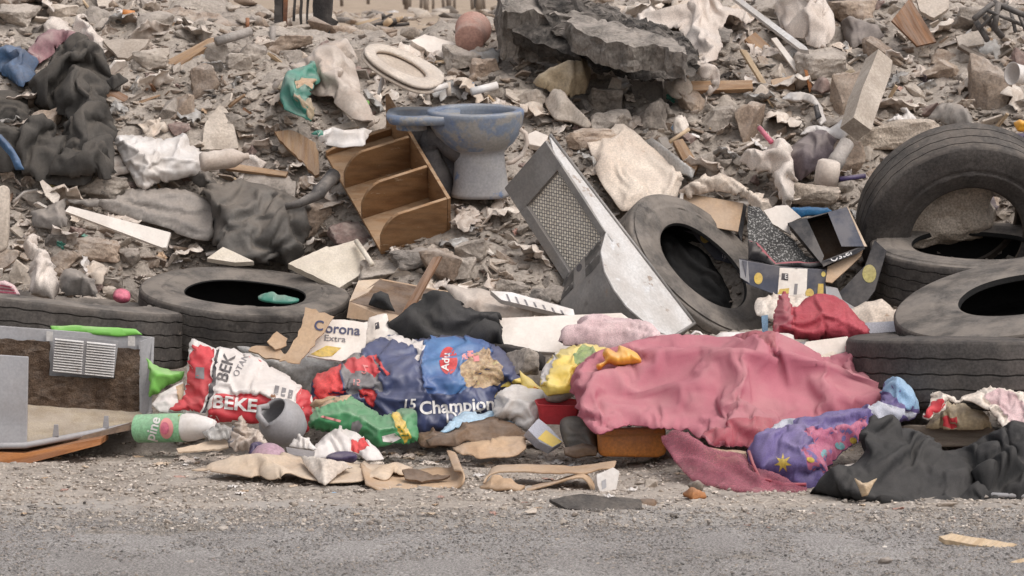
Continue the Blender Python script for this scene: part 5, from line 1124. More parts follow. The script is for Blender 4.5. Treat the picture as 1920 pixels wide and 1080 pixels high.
# ------------------------------------------------------------------ the heap: cloths, bags, boards and big lumps on the slope
# upper left
S('black_coat', '105,112 120,106 150,104 180,128 205,150 220,166 205,170 198,180 205,230 215,285 208,318 172,332 130,326 100,322 118,300 120,270 130,235 112,205 72,196 62,170 90,140', 'coat_fabric', None, .2, bulge=.14, R=50, folds=[('r', .15, 62, -35, 1.8, 111), ('r', .06, 30, -50, 1.6, 112)],
  lines=[([(150, 115), (100, 160), (75, 190)], .06, 12), ([(165, 150), (175, 130), (195, 150)], -.07, 9), ([(195, 180), (208, 250), (212, 300)], .07, 14), ([(140, 180), (150, 240), (190, 280)], -.05, 18)], res=4, label='dusty black coat draped over the rubble at upper left', cat='coat')
S('black_coat', '-40,256 0,250 30,262 62,240 90,250 110,275 140,265 200,290 206,320 150,334 90,322 40,318 -40,322', 'coat_fabric', None, .18, bulge=.12, R=40, folds=[('r', .13, 46, -30, 1.8, 113), ('r', .05, 24, 10, 1.6, 114)], lines=[([(60, 245), (40, 290)], .06, 9), ([(110, 270), (150, 300), (190, 300)], .06, 9)], res=4, label='lower black garment spread at the left picture edge', cat='garment')
S('blue_strip', '-10,248 4,252 22,275 40,300 44,318 30,318 18,292 0,270 -10,265', 'blue_fabric', (17.6, 17.7), bulge=.03, R=8, folds=[('s', .01, 14, 60, 2, 3)], res=4, label='blue cloth band across the lower black garment', cat='cloth strip')
S('black_sleeve', '200,150 222,140 240,150 214,166', 'coat_fabric', (18.5, 18.6), bulge=.03, R=8, folds=[('r', .02, 12, 30, 1, 4)], res=3, label='short black cloth end right of the dusty black coat', cat='cloth')
S('mauve_cloth', '48,132 70,90 96,70 120,68 150,78 166,90 160,100 140,92 118,84 104,104 80,118 62,132', 'mauve_cloth', None, .12, bulge=.07, R=20, folds=[('r', .05, 30, -40, 2, 115)], res=4, label='dusty mauve cloth behind the black coat', cat='cloth')
S('white_rag', '80,62 96,46 120,48 138,62 140,72 112,66 90,72', 'white_cloth', None, .1, bulge=.04, R=14, folds=[('r', .03, 22, 30, 1, 116)], res=4, label='small white rag above the mauve cloth', cat='rag')
S('white_rag', '140,60 150,42 168,44 178,62 190,80 198,100 180,96 166,80 146,70', 'white_cloth', None, .1, bulge=.05, R=16, folds=[('r', .04, 22, 60, 2, 117)], res=4, label='long white rag right of the mauve cloth', cat='rag')
S('blue_garment', '-10,118 20,106 46,112 62,130 66,150 44,158 20,148 -10,140', 'blue_fabric', None, .15, bulge=.08, R=20, folds=[('r', .05, 16, 35, 3, 118)], res=4, label='tattered blue cloth at left edge above the black garment', cat='cloth')
S('grey_garment', '-20,190 20,178 46,186 54,214 40,232 10,225 -20,232', 'coat_fabric', None, .1, bulge=.06, R=18, folds=[('r', .04, 26, 20, 1, 119)], res=4, label='dark grey cloth piece at left edge under the blue cloth', cat='cloth')
S('white_bag', '216,262 232,256 280,260 310,264 345,256 355,275 380,290 384,320 350,332 300,342 272,356 256,345 240,318 226,290', 'white_plastic', None, .14, bulge=.13, R=36, folds=[('r', .05, 44, 15, 1.5, 121), ('c', .015, 26, 0, 1, 122)], res=4, label='white crumpled plastic bag right of the black coat', cat='bag')
lathe('clear_bottle', [(.001, 0), (.045, .003), (.053, .02), (.049, .05), (.053, .08), (.049, .11), (.053, .14), (.05, .18), (.03, .22), (.018, .235), (.018, .26), (.001, .262)], W(375, 304, 17.9), W(455, 294, 17.95)-W(375, 304, 17.9), 'dirty_plastic', label='dusty pale ribbed bottle beside the white crumpled bag', cat='bottle')
slab('wood_stick', '420,306 436,306 540,322 536,330 424,316', 'wood', n=(0, -.8, .5), t=.025, off=.15, label='thin wooden stick right of the dusty ribbed bottle', cat='stick')
S('pale_rag', '440,300 455,290 480,290 500,306 490,318 456,310', 'white_cloth', None, .12, bulge=.04, R=12, folds=[('c', .02, 16, 0, 1, 5)], res=3, label='pale crumpled rag above the thin wooden stick', cat='rag')
slab('wood_plank', '186,158 194,156 240,180 236,200 190,176', 'wood_brown', n=(0, -.8, .5), t=.03, off=.12, label='short brown plank beside the black coat', cat='plank')
slab('concrete_slab', '305,16 320,12 380,20 440,38 466,52 460,58 420,56 380,50 330,32', 'concrete_warm', n=(0, -.6, .8), t=.12, off=.1, rough=.03, res=.03, smooth=False, label='long earthy concrete slab on the crest at upper left', cat='slab')
tube('grey_pipe', [W(405, 78, 19.45), W(440, 68, 19.5), W(470, 58, 19.55)], .028, 'grey_pipe', label='short grey pipe below the long earthy slab', cat='pipe')
tube('rusty_stake', [W(464, 56, 19.7), W(464, 34, 19.72)], .012, 'rust', label='small rusty stake standing beside the grey pipe', cat='stake')
slab('yellow_plank', '308,122 312,114 390,72 402,70 398,82 340,120', 'wood', n=(-.2, -.7, .7), t=.04, off=.12, label='wooden plank with dark edge below the grey pipe', cat='plank')
slab('beige_tile', '192,74 280,73 272,88 240,110 222,108', 'ceramic_tile', n=(0, -.75, .65), t=.025, off=.12, rag=1, label='beige triangular tile piece at upper left', cat='tile')
slab('tan_sheet', '178,-30 215,-30 218,20 200,36 184,14', 'plaster', n=(0, -.8, .6), t=.02, off=.1, rag=1, label='tan flat sheet standing at the upper left crest', cat='sheet')
tube('orange_pipe', [W(230, 24, 20.1), W(252, 27, 20.1)], .022, 'orange_tray', label='short orange plastic pipe end at the upper left crest', cat='pipe')
S('white_paper', '216,14 226,16 240,34 228,32', 'bag_white', None, .1, bulge=.01, R=6, res=3, label='white paper tip beside the orange pipe end', cat='paper')
slab('pale_slab', '410,196 425,205 440,245 448,278 378,280 385,232', 'plaster', n=(.1, -.8, .5), t=.06, off=.12, rag=1, rough=.008, res=.03, label='pale tapered plaster slab above the ribbed bottle', cat='slab')
slab('grey_green_slab', '462,322 520,318 556,340 552,368 510,382 470,378 456,350', 'concrete', n=(0, -.7, .72), t=.05, off=.12, rag=1.5, rough=.012, res=.03, label='flat grey cement slab left of the wooden shelf', cat='slab')
# dusty leather and sheet
S('leather_sheet', '128,380 170,376 225,370 240,358 290,356 350,362 400,385 404,430 396,450 370,452 330,440 318,432 240,410', 'grey_leather', None, .12, bulge=.025, R=40, folds=[('r', .06, 60, 15, 2.5, 131)], lines=[([(300, 400), (320, 385), (312, 425)], -.04, 8), ([(330, 405), (400, 440)], .05, 10)], res=5, label='grey dusty leather sheet lying over the white angle board', cat='leather')
slab('angle_board', '122,396 130,386 320,436 312,464 304,464', 'white_board', Y=17.78, n=(0, -.9, .4), t=.03, label='long white angle board under the grey dusty leather sheet', cat='board')
S('black_leather', '352,330 372,322 392,330 410,345 440,352 480,352 520,362 548,385 574,395 580,430 560,470 540,488 500,494 440,490 410,470 400,420 390,380 372,350', 'dusty_leather', None, .14, bulge=.10, R=46, folds=[('r', .13, 60, 30, 1.9, 133), ('r', .05, 30, -20, 1.7, 134)], lines=[([(378, 330), (410, 400), (425, 460)], .06, 12), ([(545, 390), (570, 420), (560, 460)], .06, 10), ([(520, 400), (480, 440), (500, 480)], .06, 14), ([(536, 415), (552, 440)], -.07, 8)], res=5, label='large dark dusty leather cloth folded left of the wooden shelf', cat='leather')
tube('rubber_hose', [W(535, 388, 17.85), W(560, 382, 17.85), W(590, 368, 17.9), W(598, 360, 17.92), W(605, 352, 17.94), W(626, 328, 18.05)], [.018, .022, .03, .042, .035, .04], 'dark_pipe', label='dark rubber hose end beside the wooden shelf', cat='hose')
S('jeans_scrap', '112,528 122,508 150,512 176,530 182,556 150,552 120,556', 'grey_leather', (17.25, 17.35), bulge=.06, R=18, folds=[('r', .03, 24, 60, 1, 135)], res=4, label='worn grey blue fabric scrap above the left tyre', cat='cloth')
S('grey_sheet', '58,398 90,390 124,376 122,424 96,430 60,424', 'grey_leather', None, .1, bulge=.02, R=12, folds=[('c', .015, 30, 0, 1, 136)], res=4, label='small grey sheet left of the white angle board', cat='sheet')
S('white_rag', '44,462 58,446 70,452 66,470 88,486 104,512 108,545 96,556 62,552 58,510 64,490 50,478', 'white_cloth', (17.3, 17.6), bulge=.07, R=16, folds=[('r', .05, 22, 75, 3, 137)], res=4, label='limp white rag hanging on rubble above the left tyre', cat='rag')
S('pink_scrap', '212,558 216,544 230,541 243,548 242,562 226,566', 'pink_plastic', (17.35, 17.4), bulge=.03, R=10, folds=[('c', .015, 12, 0, 1, 5)], res=3, label='bright pink scrap between the two left tyres', cat='scrap')
S('striped_cloth', '-20,528 8,526 28,536 36,550 -20,552', 'pale_pink_towel', (17.2, 17.25), bulge=.03, R=10, folds=[('s', .01, 10, 30, 3, 5)], res=3, label='pink and white striped cloth at left edge behind the tyre', cat='cloth')
for k in range(3): patch(bpy.data.objects['striped_cloth'], [(-15, 531+k*7), (26+k*2, 538+k*5), (26+k*2, 541+k*5), (-15, 534+k*7)], 'pink_plastic', res=4)
slab('pale_post', '-12,352 8,346 16,352 17,380 15,440 12,465 -2,474 -12,470', 'plaster', Y=17.35, n=FACE, t=.06, bev=.012, smooth=True, label='pale rounded post end cut by the left picture edge', cat='post')
# white foam boards near tyre A
slab('cream_foam', '540,494 612,462 618,464 668,450 700,492 692,504 636,540', 'cream_foam', Y=17.85, n=(.05, -.72, .68), t=.04, rag=.6, label='cream foam board behind the left dark tyre', cat='foam board')
tube('foam_ridge', [W(668, 452, 17.92), W(686, 478, 17.82), W(698, 496, 17.74)], .014, 'cream_foam', label='raised ridge strip lying on the cream foam board', cat='foam strip')
slab('foam_board', '388,484 418,463 434,470 476,490 440,492', 'cream_foam', Y=17.6, n=(0, -.7, .7), t=.03, label='smaller white foam board behind the left dark tyre', cat='foam board')
S('teal_scrap', '484,556 500,550 520,553 560,560 540,566 500,563', 'teal_plastic', (17.0, 17.1), bulge=.02, R=8, folds=[('r', .01, 12, 0, 1, 5)], res=3, label='teal film lying inside the hole of left dark tyre', cat='film')
# around the toilet
S('film_bag', '508,152 524,138 560,122 590,104 606,96 640,92 654,100 655,140 650,178 656,186 640,190 630,216 608,218 596,180 570,150 540,160 516,162', 'dirty_plastic', None, .14, bulge=.12, R=34, folds=[('r', .06, 40, 60, 1.6, 141), ('c', .02, 30, 0, 1, 142)], res=4, label='cloudy film bag behind the teal bag', cat='bag')
S('teal_bag', '540,178 552,160 568,150 580,130 592,132 598,150 604,176 606,200 596,222 580,226 562,210 548,196', 'teal_plastic', None, .3, bulge=.08, R=24, folds=[('r', .05, 26, 75, 2.2, 143)], res=3, regions=[('582,178 602,174 606,194 590,200', 'cardboard'), ('572,212 584,204 602,214 592,226 580,226', 'tan_canvas')], label='teal green crumpled bag left of the toilet', cat='bag')
S('tan_wrapper', '524,166 540,140 566,128 582,130 566,150 546,172', 'tan_canvas', None, .22, bulge=.03, R=12, folds=[('r', .03, 20, -40, 2, 144)], res=4, label='tan wrapper above the teal bag', cat='wrapper')
slab('green_card', '656,206 664,194 680,184 692,190 690,206 676,220 658,216', 'bright_green', n=(0, -.9, .3), t=.01, off=.15, rag=1, label='lime green card disc left of the toilet', cat='card')
patch(bpy.data.objects['green_card'], '650,200 662,194 676,184 686,186 672,196 660,208', 'terracotta', res=4)
slab('wood_board', '514,246 548,244 590,268 596,286 600,326 592,330 560,296 530,268', 'wood', n=(0, -.8, .6), t=.025, off=.16, rag=1.5, label='splintered light wood board left of the wooden shelf', cat='board')
S('white_sheet', '586,264 594,252 640,250 690,254 698,262 664,276 640,277 600,272', 'white_plastic', (17.9, 18.05), bulge=.05, R=14, folds=[('s', .015, 24, 10, 3, 3)], res=4, regions=[('584,258 593,254 597,268 588,274', 'teal_plastic')], label='white folded sheet behind the wooden shelf', cat='sheet')
slab('thin_tile', '612,240 700,216 712,220 708,228 630,246', 'ceramic_tile', n=(0, -.75, .65), t=.015, off=.15, rag=.8, label='long narrow tile strip behind the white folded sheet', cat='tile')
slab('curved_tile', '664,236 716,214 728,226 720,240 700,246', 'ceramic_tile', n=(0, -.7, .7), t=.02, off=.14, rag=.8, label='curved beige tile piece left of the toilet pedestal', cat='tile')
slab('foam_sheet', '770,76 796,64 856,82 860,94 838,112 810,100', 'white_board', n=(0, -.75, .65), t=.05, off=.1, rag=1.2, label='white foam sheet behind the raised toilet seat', cat='foam board')
lathe('bucket', [(.001, 0), (.078, .0), (.084, .006), (.086, .02), (.1, .2), (.106, .205), (.103, .215), (.095, .205), (.08, .03), (.001, .02)], W(880, 74, 19.55), (.1, .94, .32), 'terracotta', label='reddish bucket lying on its side near the crest', cat='bucket')
for k in range(1): S('grey_film', '840,90 850,82 862,90 850,100', 'clear_film', None, .1, bulge=.02, R=6, res=3, label='tiny grey film left of the reddish bucket', cat='film')
tube('white_tube', [W(884, 172, 18.35), W(932, 160, 18.4)], .022, 'white_plastic', label='white tube lying behind the toilet bowl', cat='tube')
tube('white_strap', [W(718, 140, 18.3), W(716, 156, 18.25), W(710, 176, 18.2)], [.006, .014, .008], 'white_plastic', label='white plastic strap hanging left of the raised toilet seat', cat='strap')
tube('pale_cable', [W(x, y, 17.75) for x, y in ((975, 242), (986, 250), (988, 270), (980, 290), (962, 304), (950, 306))], .012, 'dirty_plastic', label='pale curved hose right of the toilet', cat='hose')
slab('white_tile', '988,252 1004,244 1028,254 1020,276 992,270', 'white_board', n=(0, -.7, .7), t=.04, off=.12, bev=.004, label='small white tile block above the metal housing', cat='tile')
# burnt posts on the crest
def burnt():
    Y = 20.6; root = empty('burnt_gate', W(565, 66, Y), 'charred wooden frame standing on the crest with a rusty bar', 'burnt frame')
    B = lambda nm, l, m, d=.05, yy=Y: slab(nm, l, m, Y=yy, n=(0, -1, 0), t=d, parent=root, rough=.006, res=.05)
    B('post', '512,-40 530,-40 528,62 514,60', 'charred', .1); B('post', '586,-40 624,-40 618,70 604,76 588,60', 'charred', .12)
    B('rusty_bar', '533,-40 541,-40 537,56 530,56', 'rust', .03); B('bar', '551,-40 556,-40 553,40 549,40', 'charred', .03); B('bar', '562,-40 568,-40 566,48 562,48', 'charred', .03); B('bar', '577,-40 582,-40 577,50 573,50', 'charred', .03)
    B('cross_bar', '528,-36 588,-36 588,-28 528,-28', 'charred', .04); B('brace', '616,30 634,40 620,60 612,58', 'charred', .06)
burnt()
tube('grey_stub', [W(511, 92, 19.9), W(511, 50, 19.95)], .018, 'grey_pipe', label='thin grey stub post left below the charred frame', cat='post')
r = random.Random(5)
FP = [(762, 14), (768, 13), (789, 15), (799, 17), (812, 13), (832, 15), (842, 12), (852, 14), (886, 14), (896, 16), (902, 15), (908, 14), (760, 5), (690, 4), (641, 8)]
for i, (x, y) in enumerate(FP):
    Yf = 60+r.uniform(-4, 4); b = W(x, y+4, Yf); t = W(x+r.uniform(-3, 3), y-34, Yf)
    tube('fence_post', [b, (b+t)/2, t], [.03+.02*(i % 3 == 0)]*3, 'wood_weather', label='thin weathered fence post standing far behind the heap', cat='post', group='far fence posts', seg=6)
slab('plank_screen', '886,-20 902,-20 902,14 888,15', 'charred', Y=66, n=(0, -1, 0), t=.2, label='dark plank panel between the far fence posts', cat='panel')
for i in range(26):
    x = r.gauss(690, 26); y = 36+r.random()*16; Yf = float(Yter(x, y)); L = r.uniform(8, 26); a = r.uniform(-.6, .6)
    p = W(x, y, Yf-.1); q = p+Vector((math.cos(a)*L*.004*2, r.uniform(-.2, .2), abs(math.sin(a))*L*.004+.03))
    tube('burnt_stick', [p, q], r.uniform(.012, .03), r.choice(['charred', 'wood_weather', 'charred', 'wood_pale']), label='dark burnt stick in the scrap pile beyond the crest', cat='stick', group='burnt sticks beyond the crest', seg=6)
# great asphalt slab
SY = 19.2
slab('asphalt_slab', '1062,36 1085,30 1150,42 1215,60 1258,72 1286,94 1288,104 1262,96 1225,84 1180,88 1120,70 1075,52', 'asphalt_top', Y=SY-.45, n=(.05, -.30, .95), t=.14, rough=.016, res=.022, rag=2, rscale=12, label='broken asphalt slab with a pale flat top and ragged front edge', cat='slab')
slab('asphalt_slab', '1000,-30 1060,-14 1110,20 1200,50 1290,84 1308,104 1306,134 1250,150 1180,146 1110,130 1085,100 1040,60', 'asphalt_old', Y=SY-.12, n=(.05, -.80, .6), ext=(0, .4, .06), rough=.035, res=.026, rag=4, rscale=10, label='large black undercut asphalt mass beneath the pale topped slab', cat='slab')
slab('asphalt_slab', '935,-40 1010,-40 1090,10 1100,30 1060,34 1000,26 940,24', 'asphalt_top', Y=SY+.1, n=(.05, -.5, .86), t=.3, rough=.03, res=.026, rag=3, rscale=8, label='upper asphalt block at top edge left of the pale topped slab', cat='slab')
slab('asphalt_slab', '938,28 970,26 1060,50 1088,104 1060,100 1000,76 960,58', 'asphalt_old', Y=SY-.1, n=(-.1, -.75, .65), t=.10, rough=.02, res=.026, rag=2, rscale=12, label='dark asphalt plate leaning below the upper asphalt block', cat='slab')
S('tan_canvas', '1002,152 1020,138 1046,128 1056,90 1064,86 1080,104 1102,118 1104,150 1096,176 1060,186 1030,172 1010,160', 'tan_canvas', None, .25, bulge=.1, R=30, folds=[('r', .06, 40, 60, 2, 151)], lines=[([(1060, 88), (1078, 130), (1090, 160)], .07, 8), ([(1056, 95), (1050, 140)], -.06, 10), ([(1040, 150), (1090, 165)], .05, 7)], res=4, label='tan canvas cloth peaked below the asphalt slab', cat='canvas')
S('white_sheet', '1196,36 1215,22 1290,20 1330,8 1372,18 1412,52 1400,60 1372,48 1340,60 1352,80 1350,110 1352,150 1332,176 1324,150 1312,120 1310,90 1290,70 1250,50 1215,44', 'white_cloth', None, .3, bulge=.08, R=30, folds=[('r', .06, 46, 50, 2, 153)], rag=1.5, res=4, label='torn whitish fabric sheet draped off the asphalt slab', cat='fabric')
S('paper_scrap', '962,110 975,84 1000,84 1026,104 1020,112 990,104 972,120', 'white_cloth', None, .2, bulge=.05, R=14, folds=[('c', .03, 26, 0, 1, 155)], res=4, label='white crumpled paper left of the tan canvas', cat='paper')
S('cream_foam', '1250,96 1262,88 1300,96 1312,106 1290,104 1262,104', 'yellow_bag', None, .4, bulge=.03, R=8, folds=[('r', .02, 14, 0, 1, 4)], res=3, label='cream foam edge at right end of the asphalt slab', cat='foam')
slab('concrete_plate', '1180,150 1242,152 1244,188 1190,190', 'concrete_dark', n=FACE, t=.05, off=.1, label='grey concrete plate under the asphalt slab', cat='plate')
slab('white_shard', '1136,176 1148,144 1166,150 1164,180 1150,186', 'ceramic_tile', n=FACE, t=.02, off=.16, label='pale standing shard under the asphalt slab', cat='shard')
S('oyster_plate', '1244,154 1262,148 1290,148 1298,168 1276,182 1256,176', 'plaster', None, .2, bulge=.05, R=14, folds=[('c', .02, 18, 0, 1, 9)], res=3, label='pale shell shaped plaster lump under the asphalt slab', cat='plaster')
slab('wood_plank', '1296,152 1410,150 1412,166 1300,170', 'wood', n=(0, -.8, .5), t=.04, off=.15, label='light brown plank lying under the torn fabric sheet', cat='plank')
slab('wood_plank', '1388,92 1400,94 1440,160 1434,166 1424,150', 'wood_pale', n=(.2, -.8, .5), t=.02, off=.15, label='pale curved lath beside the torn fabric sheet', cat='lath')
slab('metal_strip', '1366,-10 1380,-10 1512,88 1516,94 1500,92', 'metal_pale', Y=19.3, n=(-.2, -.7, .7), t=.03, label='long pale metal strip slanting at the upper right', cat='metal strip')
slab('white_plank', '1446,72 1456,70 1500,128 1492,134', 'white_board', n=(-.2, -.8, .6), t=.025, off=.2, label='narrow white plank below the long metal strip', cat='plank')
S('white_cloth', '1468,40 1478,28 1490,0 1500,-20 1530,-18 1536,8 1560,10 1572,28 1562,50 1580,56 1566,78 1540,92 1516,90 1490,70', 'white_cloth', None, .3, bulge=.14, R=34, folds=[('r', .06, 46, 60, 1.6, 161)], res=4, label='white cloth bundle hanging at the upper right', cat='cloth')
slab('brown_board', '1706,-4 1710,2 1756,78 1720,86 1672,38', 'wood_brown', Y=19.6, n=(.1, -.85, .4), t=.02, label='brown triangular board standing at the upper right', cat='board')
slab('white_tile', '1712,-20 1780,-20 1778,14 1752,34 1726,22', 'ceramic_tile', Y=19.9, n=(0, -.75, .6), t=.03, rag=1, label='pale tile sheet behind the brown triangular board', cat='tile')
slab('grey_plate', '1792,68 1838,56 1846,82 1800,90', 'ceramic_tile', n=(0, -.8, .6), t=.02, off=.15, label='grey square tile at upper right below the black frame', cat='tile')
def frame():
    Y = 19.5; root = empty('plastic_lattice', W(1875, 80, Y), 'broken black plastic lattice frame at the top right corner', 'frame')
    r = random.Random(3)
    for k, (a, b) in enumerate([((1826, 36), (1862, 6)), ((1836, 54), (1890, 4)), ((1862, 4), (1925, 30)), ((1852, 20), (1925, 50)), ((1872, 6), (1864, 58)), ((1894, 14), (1904, 60)), ((1830, 40), (1852, 76)), ((1908, 20), (1925, 62)), ((1846, 30), (1880, 70))]):
        tube('bar', [W(*a, Y-.1+r.uniform(-.08, .08)), W(*b, Y-.1+r.uniform(-.08, .08))], .011 if k % 2 else .018, 'dark_pipe', root, seg=6)
frame()
slab('wood_strip', '1796,86 1804,82 1846,104 1850,112 1836,110', 'wood_weather', n=(0, -.8, .5), t=.03, off=.15, label='grey weathered lath below the grey square tile', cat='lath')
lathe('white_cup', [(.001, .0), (.045, 0), (.05, .01), (.06, .11), (.064, .112), (.06, .1), (.045, .012), (.001, .01)], W(1926, 142, 18.75), (-.75, -.5, .1), 'white_plastic', label='white cup lying at the right picture edge', cat='cup')
tube('concrete_post', [W(1604, 242, 18.25), W(1620, 190, 18.4), W(1640, 140, 18.6), W(1648, 112, 18.7)], [.085, .09, .085, .075], 'plaster', label='pale square concrete post leaning above the upright tyre', cat='post', seg=4, smooth=False)
# white disc: thin warped ring fragment
S('torn_disc', '1466,184 1480,172 1500,170 1526,180 1544,202 1548,226 1538,234 1528,218 1526,196 1506,184 1486,184', 'white_plastic', None, .2, bulge=.03, R=12, res=3, folds=[('s', .02, 18, 0, 1, 3)], label='torn white ring shaped plastic left of the concrete post', cat='plastic ring')
S('black_tape', '1524,200 1534,196 1540,216 1530,222', 'black_card', None, .3, bulge=.02, R=5, res=3, label='black rag bit stuck on the torn white ring', cat='rag')
S('rag_bundle', '1556,158 1570,140 1596,132 1612,144 1620,164 1604,160 1580,152 1560,166', 'tan_canvas', None, .28, bulge=.05, R=14, folds=[('r', .03, 18, 20, 2, 163)], res=3, label='tan rag draped over the capped stone', cat='rag')
rock_at('capped_stone', 1584, 178, 62, 84, 61, 'concrete_warm', 'upright stone wearing the tan rag', cat='stone', off=.05)
S('dark_rag', '1474,296 1500,268 1520,250 1552,252 1570,266 1560,290 1540,310 1512,326 1500,318', 'purple_rag', None, .16, bulge=.08, R=22, folds=[('r', .06, 22, -55, 3, 165)], res=4, label='purplish dark rag left of the upright tyre', cat='rag')
lathe('plastic_pipe', [(.04, 0), (.045, .0), (.045, .08), (.04, .1), (.04, .2), (.034, .2), (.034, 0)], W(1560, 316, 17.85), W(1594, 258, 18.0)-W(1560, 316, 17.85), 'grey_pipe', label='grey plastic pipe joint right of the purplish rag', cat='pipe')
lathe('pipe_elbow', [(.045, 0), (.062, .0), (.064, .08), (.058, .12), (.04, .13), (.001, .1)], W(1548, 346, 17.7), (.15, -.1, 1), 'dirty_plastic', label='dirty clear pipe elbow below the grey pipe joint', cat='pipe')
tube('blue_rod', [W(1574, 336, 17.7), W(1622, 330, 17.75)], .013, 'purple_plastic', label='dark blue rod left of the upright tyre', cat='rod')
S('paper_sheet', '1500,252 1516,240 1556,244 1584,224 1592,216 1594,250 1580,268 1556,252 1530,250', 'white_plastic', None, .18, bulge=.04, R=14, folds=[('c', .03, 30, 0, 1, 167)], res=4, label='white paper sheets above the purplish dark rag', cat='paper')
S('paper_sheet', '1666,230 1684,218 1696,222 1708,202 1720,214 1720,230', 'white_plastic', None, .18, bulge=.03, R=10, folds=[('c', .02, 18, 0, 1, 168)], res=3, label='bright white paper above the upright tyre', cat='paper')
S('blue_grey_cloth', '1736,228 1756,206 1776,202 1806,208 1820,222 1818,238 1780,236', 'grey_leather', None, .16, bulge=.04, R=14, folds=[('r', .03, 22, 0, 1, 169)], res=4, label='dusty blue grey cloth behind the upright tyre', cat='cloth')
S('yellow_scrap', '1902,230 1912,224 1935,228 1935,246 1908,244', 'amber_plastic', (18.1, 18.15), bulge=.03, R=8, res=3, label='yellow plastic scrap at right edge above the upright tyre', cat='scrap')
S('purple_scrap', '1892,262 1906,250 1935,248 1935,268 1910,272', 'purple_plastic', (17.95, 18.0), bulge=.03, R=8, res=3, label='purple scrap at the right edge below the yellow one', cat='scrap')
# middle right sheets
S('beige_sheet', '1122,300 1150,290 1170,272 1190,280 1212,300 1250,330 1272,352 1262,378 1240,392 1212,384 1196,400 1172,396 1150,368 1134,340', 'beige_sheet', None, .15, bulge=.06, R=26, folds=[('r', .06, 46, 40, 2, 171)], res=4, label='beige dusty fabric sheet above the dusty leaning tyre', cat='fabric')
S('beige_sheet', '1284,356 1310,338 1350,334 1396,352 1440,376 1440,392 1420,400 1400,372 1340,362 1296,372', 'beige_sheet', None, .2, bulge=.07, R=20, folds=[('r', .05, 34, 20, 2, 172)], res=4, label='beige fabric behind the navy carton with the brown flap', cat='fabric')
S('white_fabric', '1392,300 1410,290 1430,300 1440,280 1460,276 1484,290 1492,340 1488,372 1476,380 1460,372 1450,330 1420,330 1404,316', 'white_cloth', None, .2, bulge=.08, R=22, folds=[('r', .06, 30, 65, 2, 173)], res=4, label='white ragged fabric above the white standing card', cat='fabric')
S('film_strip', '1200,270 1220,262 1260,290 1300,320 1296,332 1270,322 1230,296', 'clear_film', None, .14, bulge=.03, R=12, folds=[('r', .03, 18, 40, 3, 174)], res=4, label='cloudy plastic film strip below the asphalt slab', cat='film')
slab('wood_block', '1262,264 1280,260 1310,308 1304,320 1290,318', 'wood', n=(0, -.8, .6), t=.04, off=.16, label='light brown wood block on the slope right of the metal housing', cat='block')
S('shell_board', '1022,190 1036,178 1060,186 1090,212 1108,230 1100,238 1070,226 1040,220', 'plaster', None, .16, bulge=.06, R=16, res=4, label='smooth pale curved plaster panel right of the toilet', cat='plaster')
tube('wood_splinter', [W(1256, 266, 18.4), W(1292, 242, 18.45)], .011, 'wood_pale', label='thin pale splinter above the light brown wood block', cat='stick')
S('white_scrap', '1258,238 1266,226 1284,218 1290,232 1284,246 1266,248', 'paper', None, .18, bulge=.04, R=10, folds=[('c', .02, 14, 0, 1, 7)], res=3, regions=[('1254,240 1264,238 1262,248 1255,246', 'quilt_blue')], label='white crumpled scrap with a blue corner mid slope', cat='scrap')
slab('grey_blue_shard', '1234,258 1250,256 1260,276 1246,282', 'grey_leather', n=(0, -.85, .5), t=.012, off=.15, label='dull grey shard below the white crumpled scrap', cat='shard')
tube('pink_stick', [W(1424, 240, 18.5), W(1446, 266, 18.35)], .014, 'pink_plastic', label='pink plastic stick left of the torn white ring', cat='stick')
slab('teal_shard', '1200,310 1206,302 1210,310 1206,318', 'teal_plastic', n=FACE, t=.008, off=.15, label='tiny teal shard above the beige dusty sheet', cat='shard')
S('red_scrap', '1522,166 1530,152 1556,154 1560,166 1540,172', 'reddish_stone', None, .15, bulge=.03, R=8, folds=[('r', .02, 12, 0, 1, 8)], res=3, label='dull red rag scrap left of the capped stone', cat='rag')
slab('orange_stick', '1508,130 1514,132 1524,166 1518,174', 'wood_orange', n=FACE, t=.02, off=.2, label='orange brown stick beside dull red rag scrap', cat='stick')
S('white_film', '700,20 760,24 780,30 740,34', 'white_plastic', None, .1, bulge=.02, R=6, res=4, label='thin white film beyond the crest', cat='film')
slab('yellow_block', '78,318 96,314 120,336 126,360 104,352', 'yellow_paint', n=(0, -.8, .6), t=.06, off=.12, rough=.006, res=.02, label='yellow painted plaster block at the left', cat='block')
slab('torn_paper', '74,340 80,336 112,366 108,388 84,366', 'paper', n=(0, -.85, .5), t=.01, off=.2, rag=1, label='torn paper corner below the yellow painted block', cat='paper')
slab('tan_flap', '1396,74 1416,60 1450,92 1456,112 1430,104', 'wood', n=(0, -.8, .5), t=.03, off=.1, label='tan board end under the long metal strip', cat='board')
slab('box_wood', '1446,150 1492,140 1490,168 1450,172', 'cardboard', n=(0, -.8, .5), t=.03, off=.1, rag=1, label='tan cardboard plate left of the orange brown stick', cat='cardboard')
S('grey_rag', '1580,44 1600,36 1640,50 1650,66 1620,74 1590,84', 'grey_cloth', None, .12, bulge=.05, R=14, folds=[('r', .04, 20, 30, 1, 181)], res=4, label='grey rag right of the white cloth bundle', cat='rag')
S('grey_rag', '1760,334 1790,330 1820,340 1850,350 1860,390 1846,400 1830,370 1800,352', 'purple_rag', (18.15, 18.25), bulge=.06, R=14, folds=[('r', .04, 20, 40, 2, 182)], res=4, label='brownish rag seen inside the upright tyre', cat='rag')
rock_at('tyre_rock', 1765, 395, 175, 125, 62, 'stucco', 'pale rough rock behind the hole of the upright tyre', Y=18.08, rough=.07)
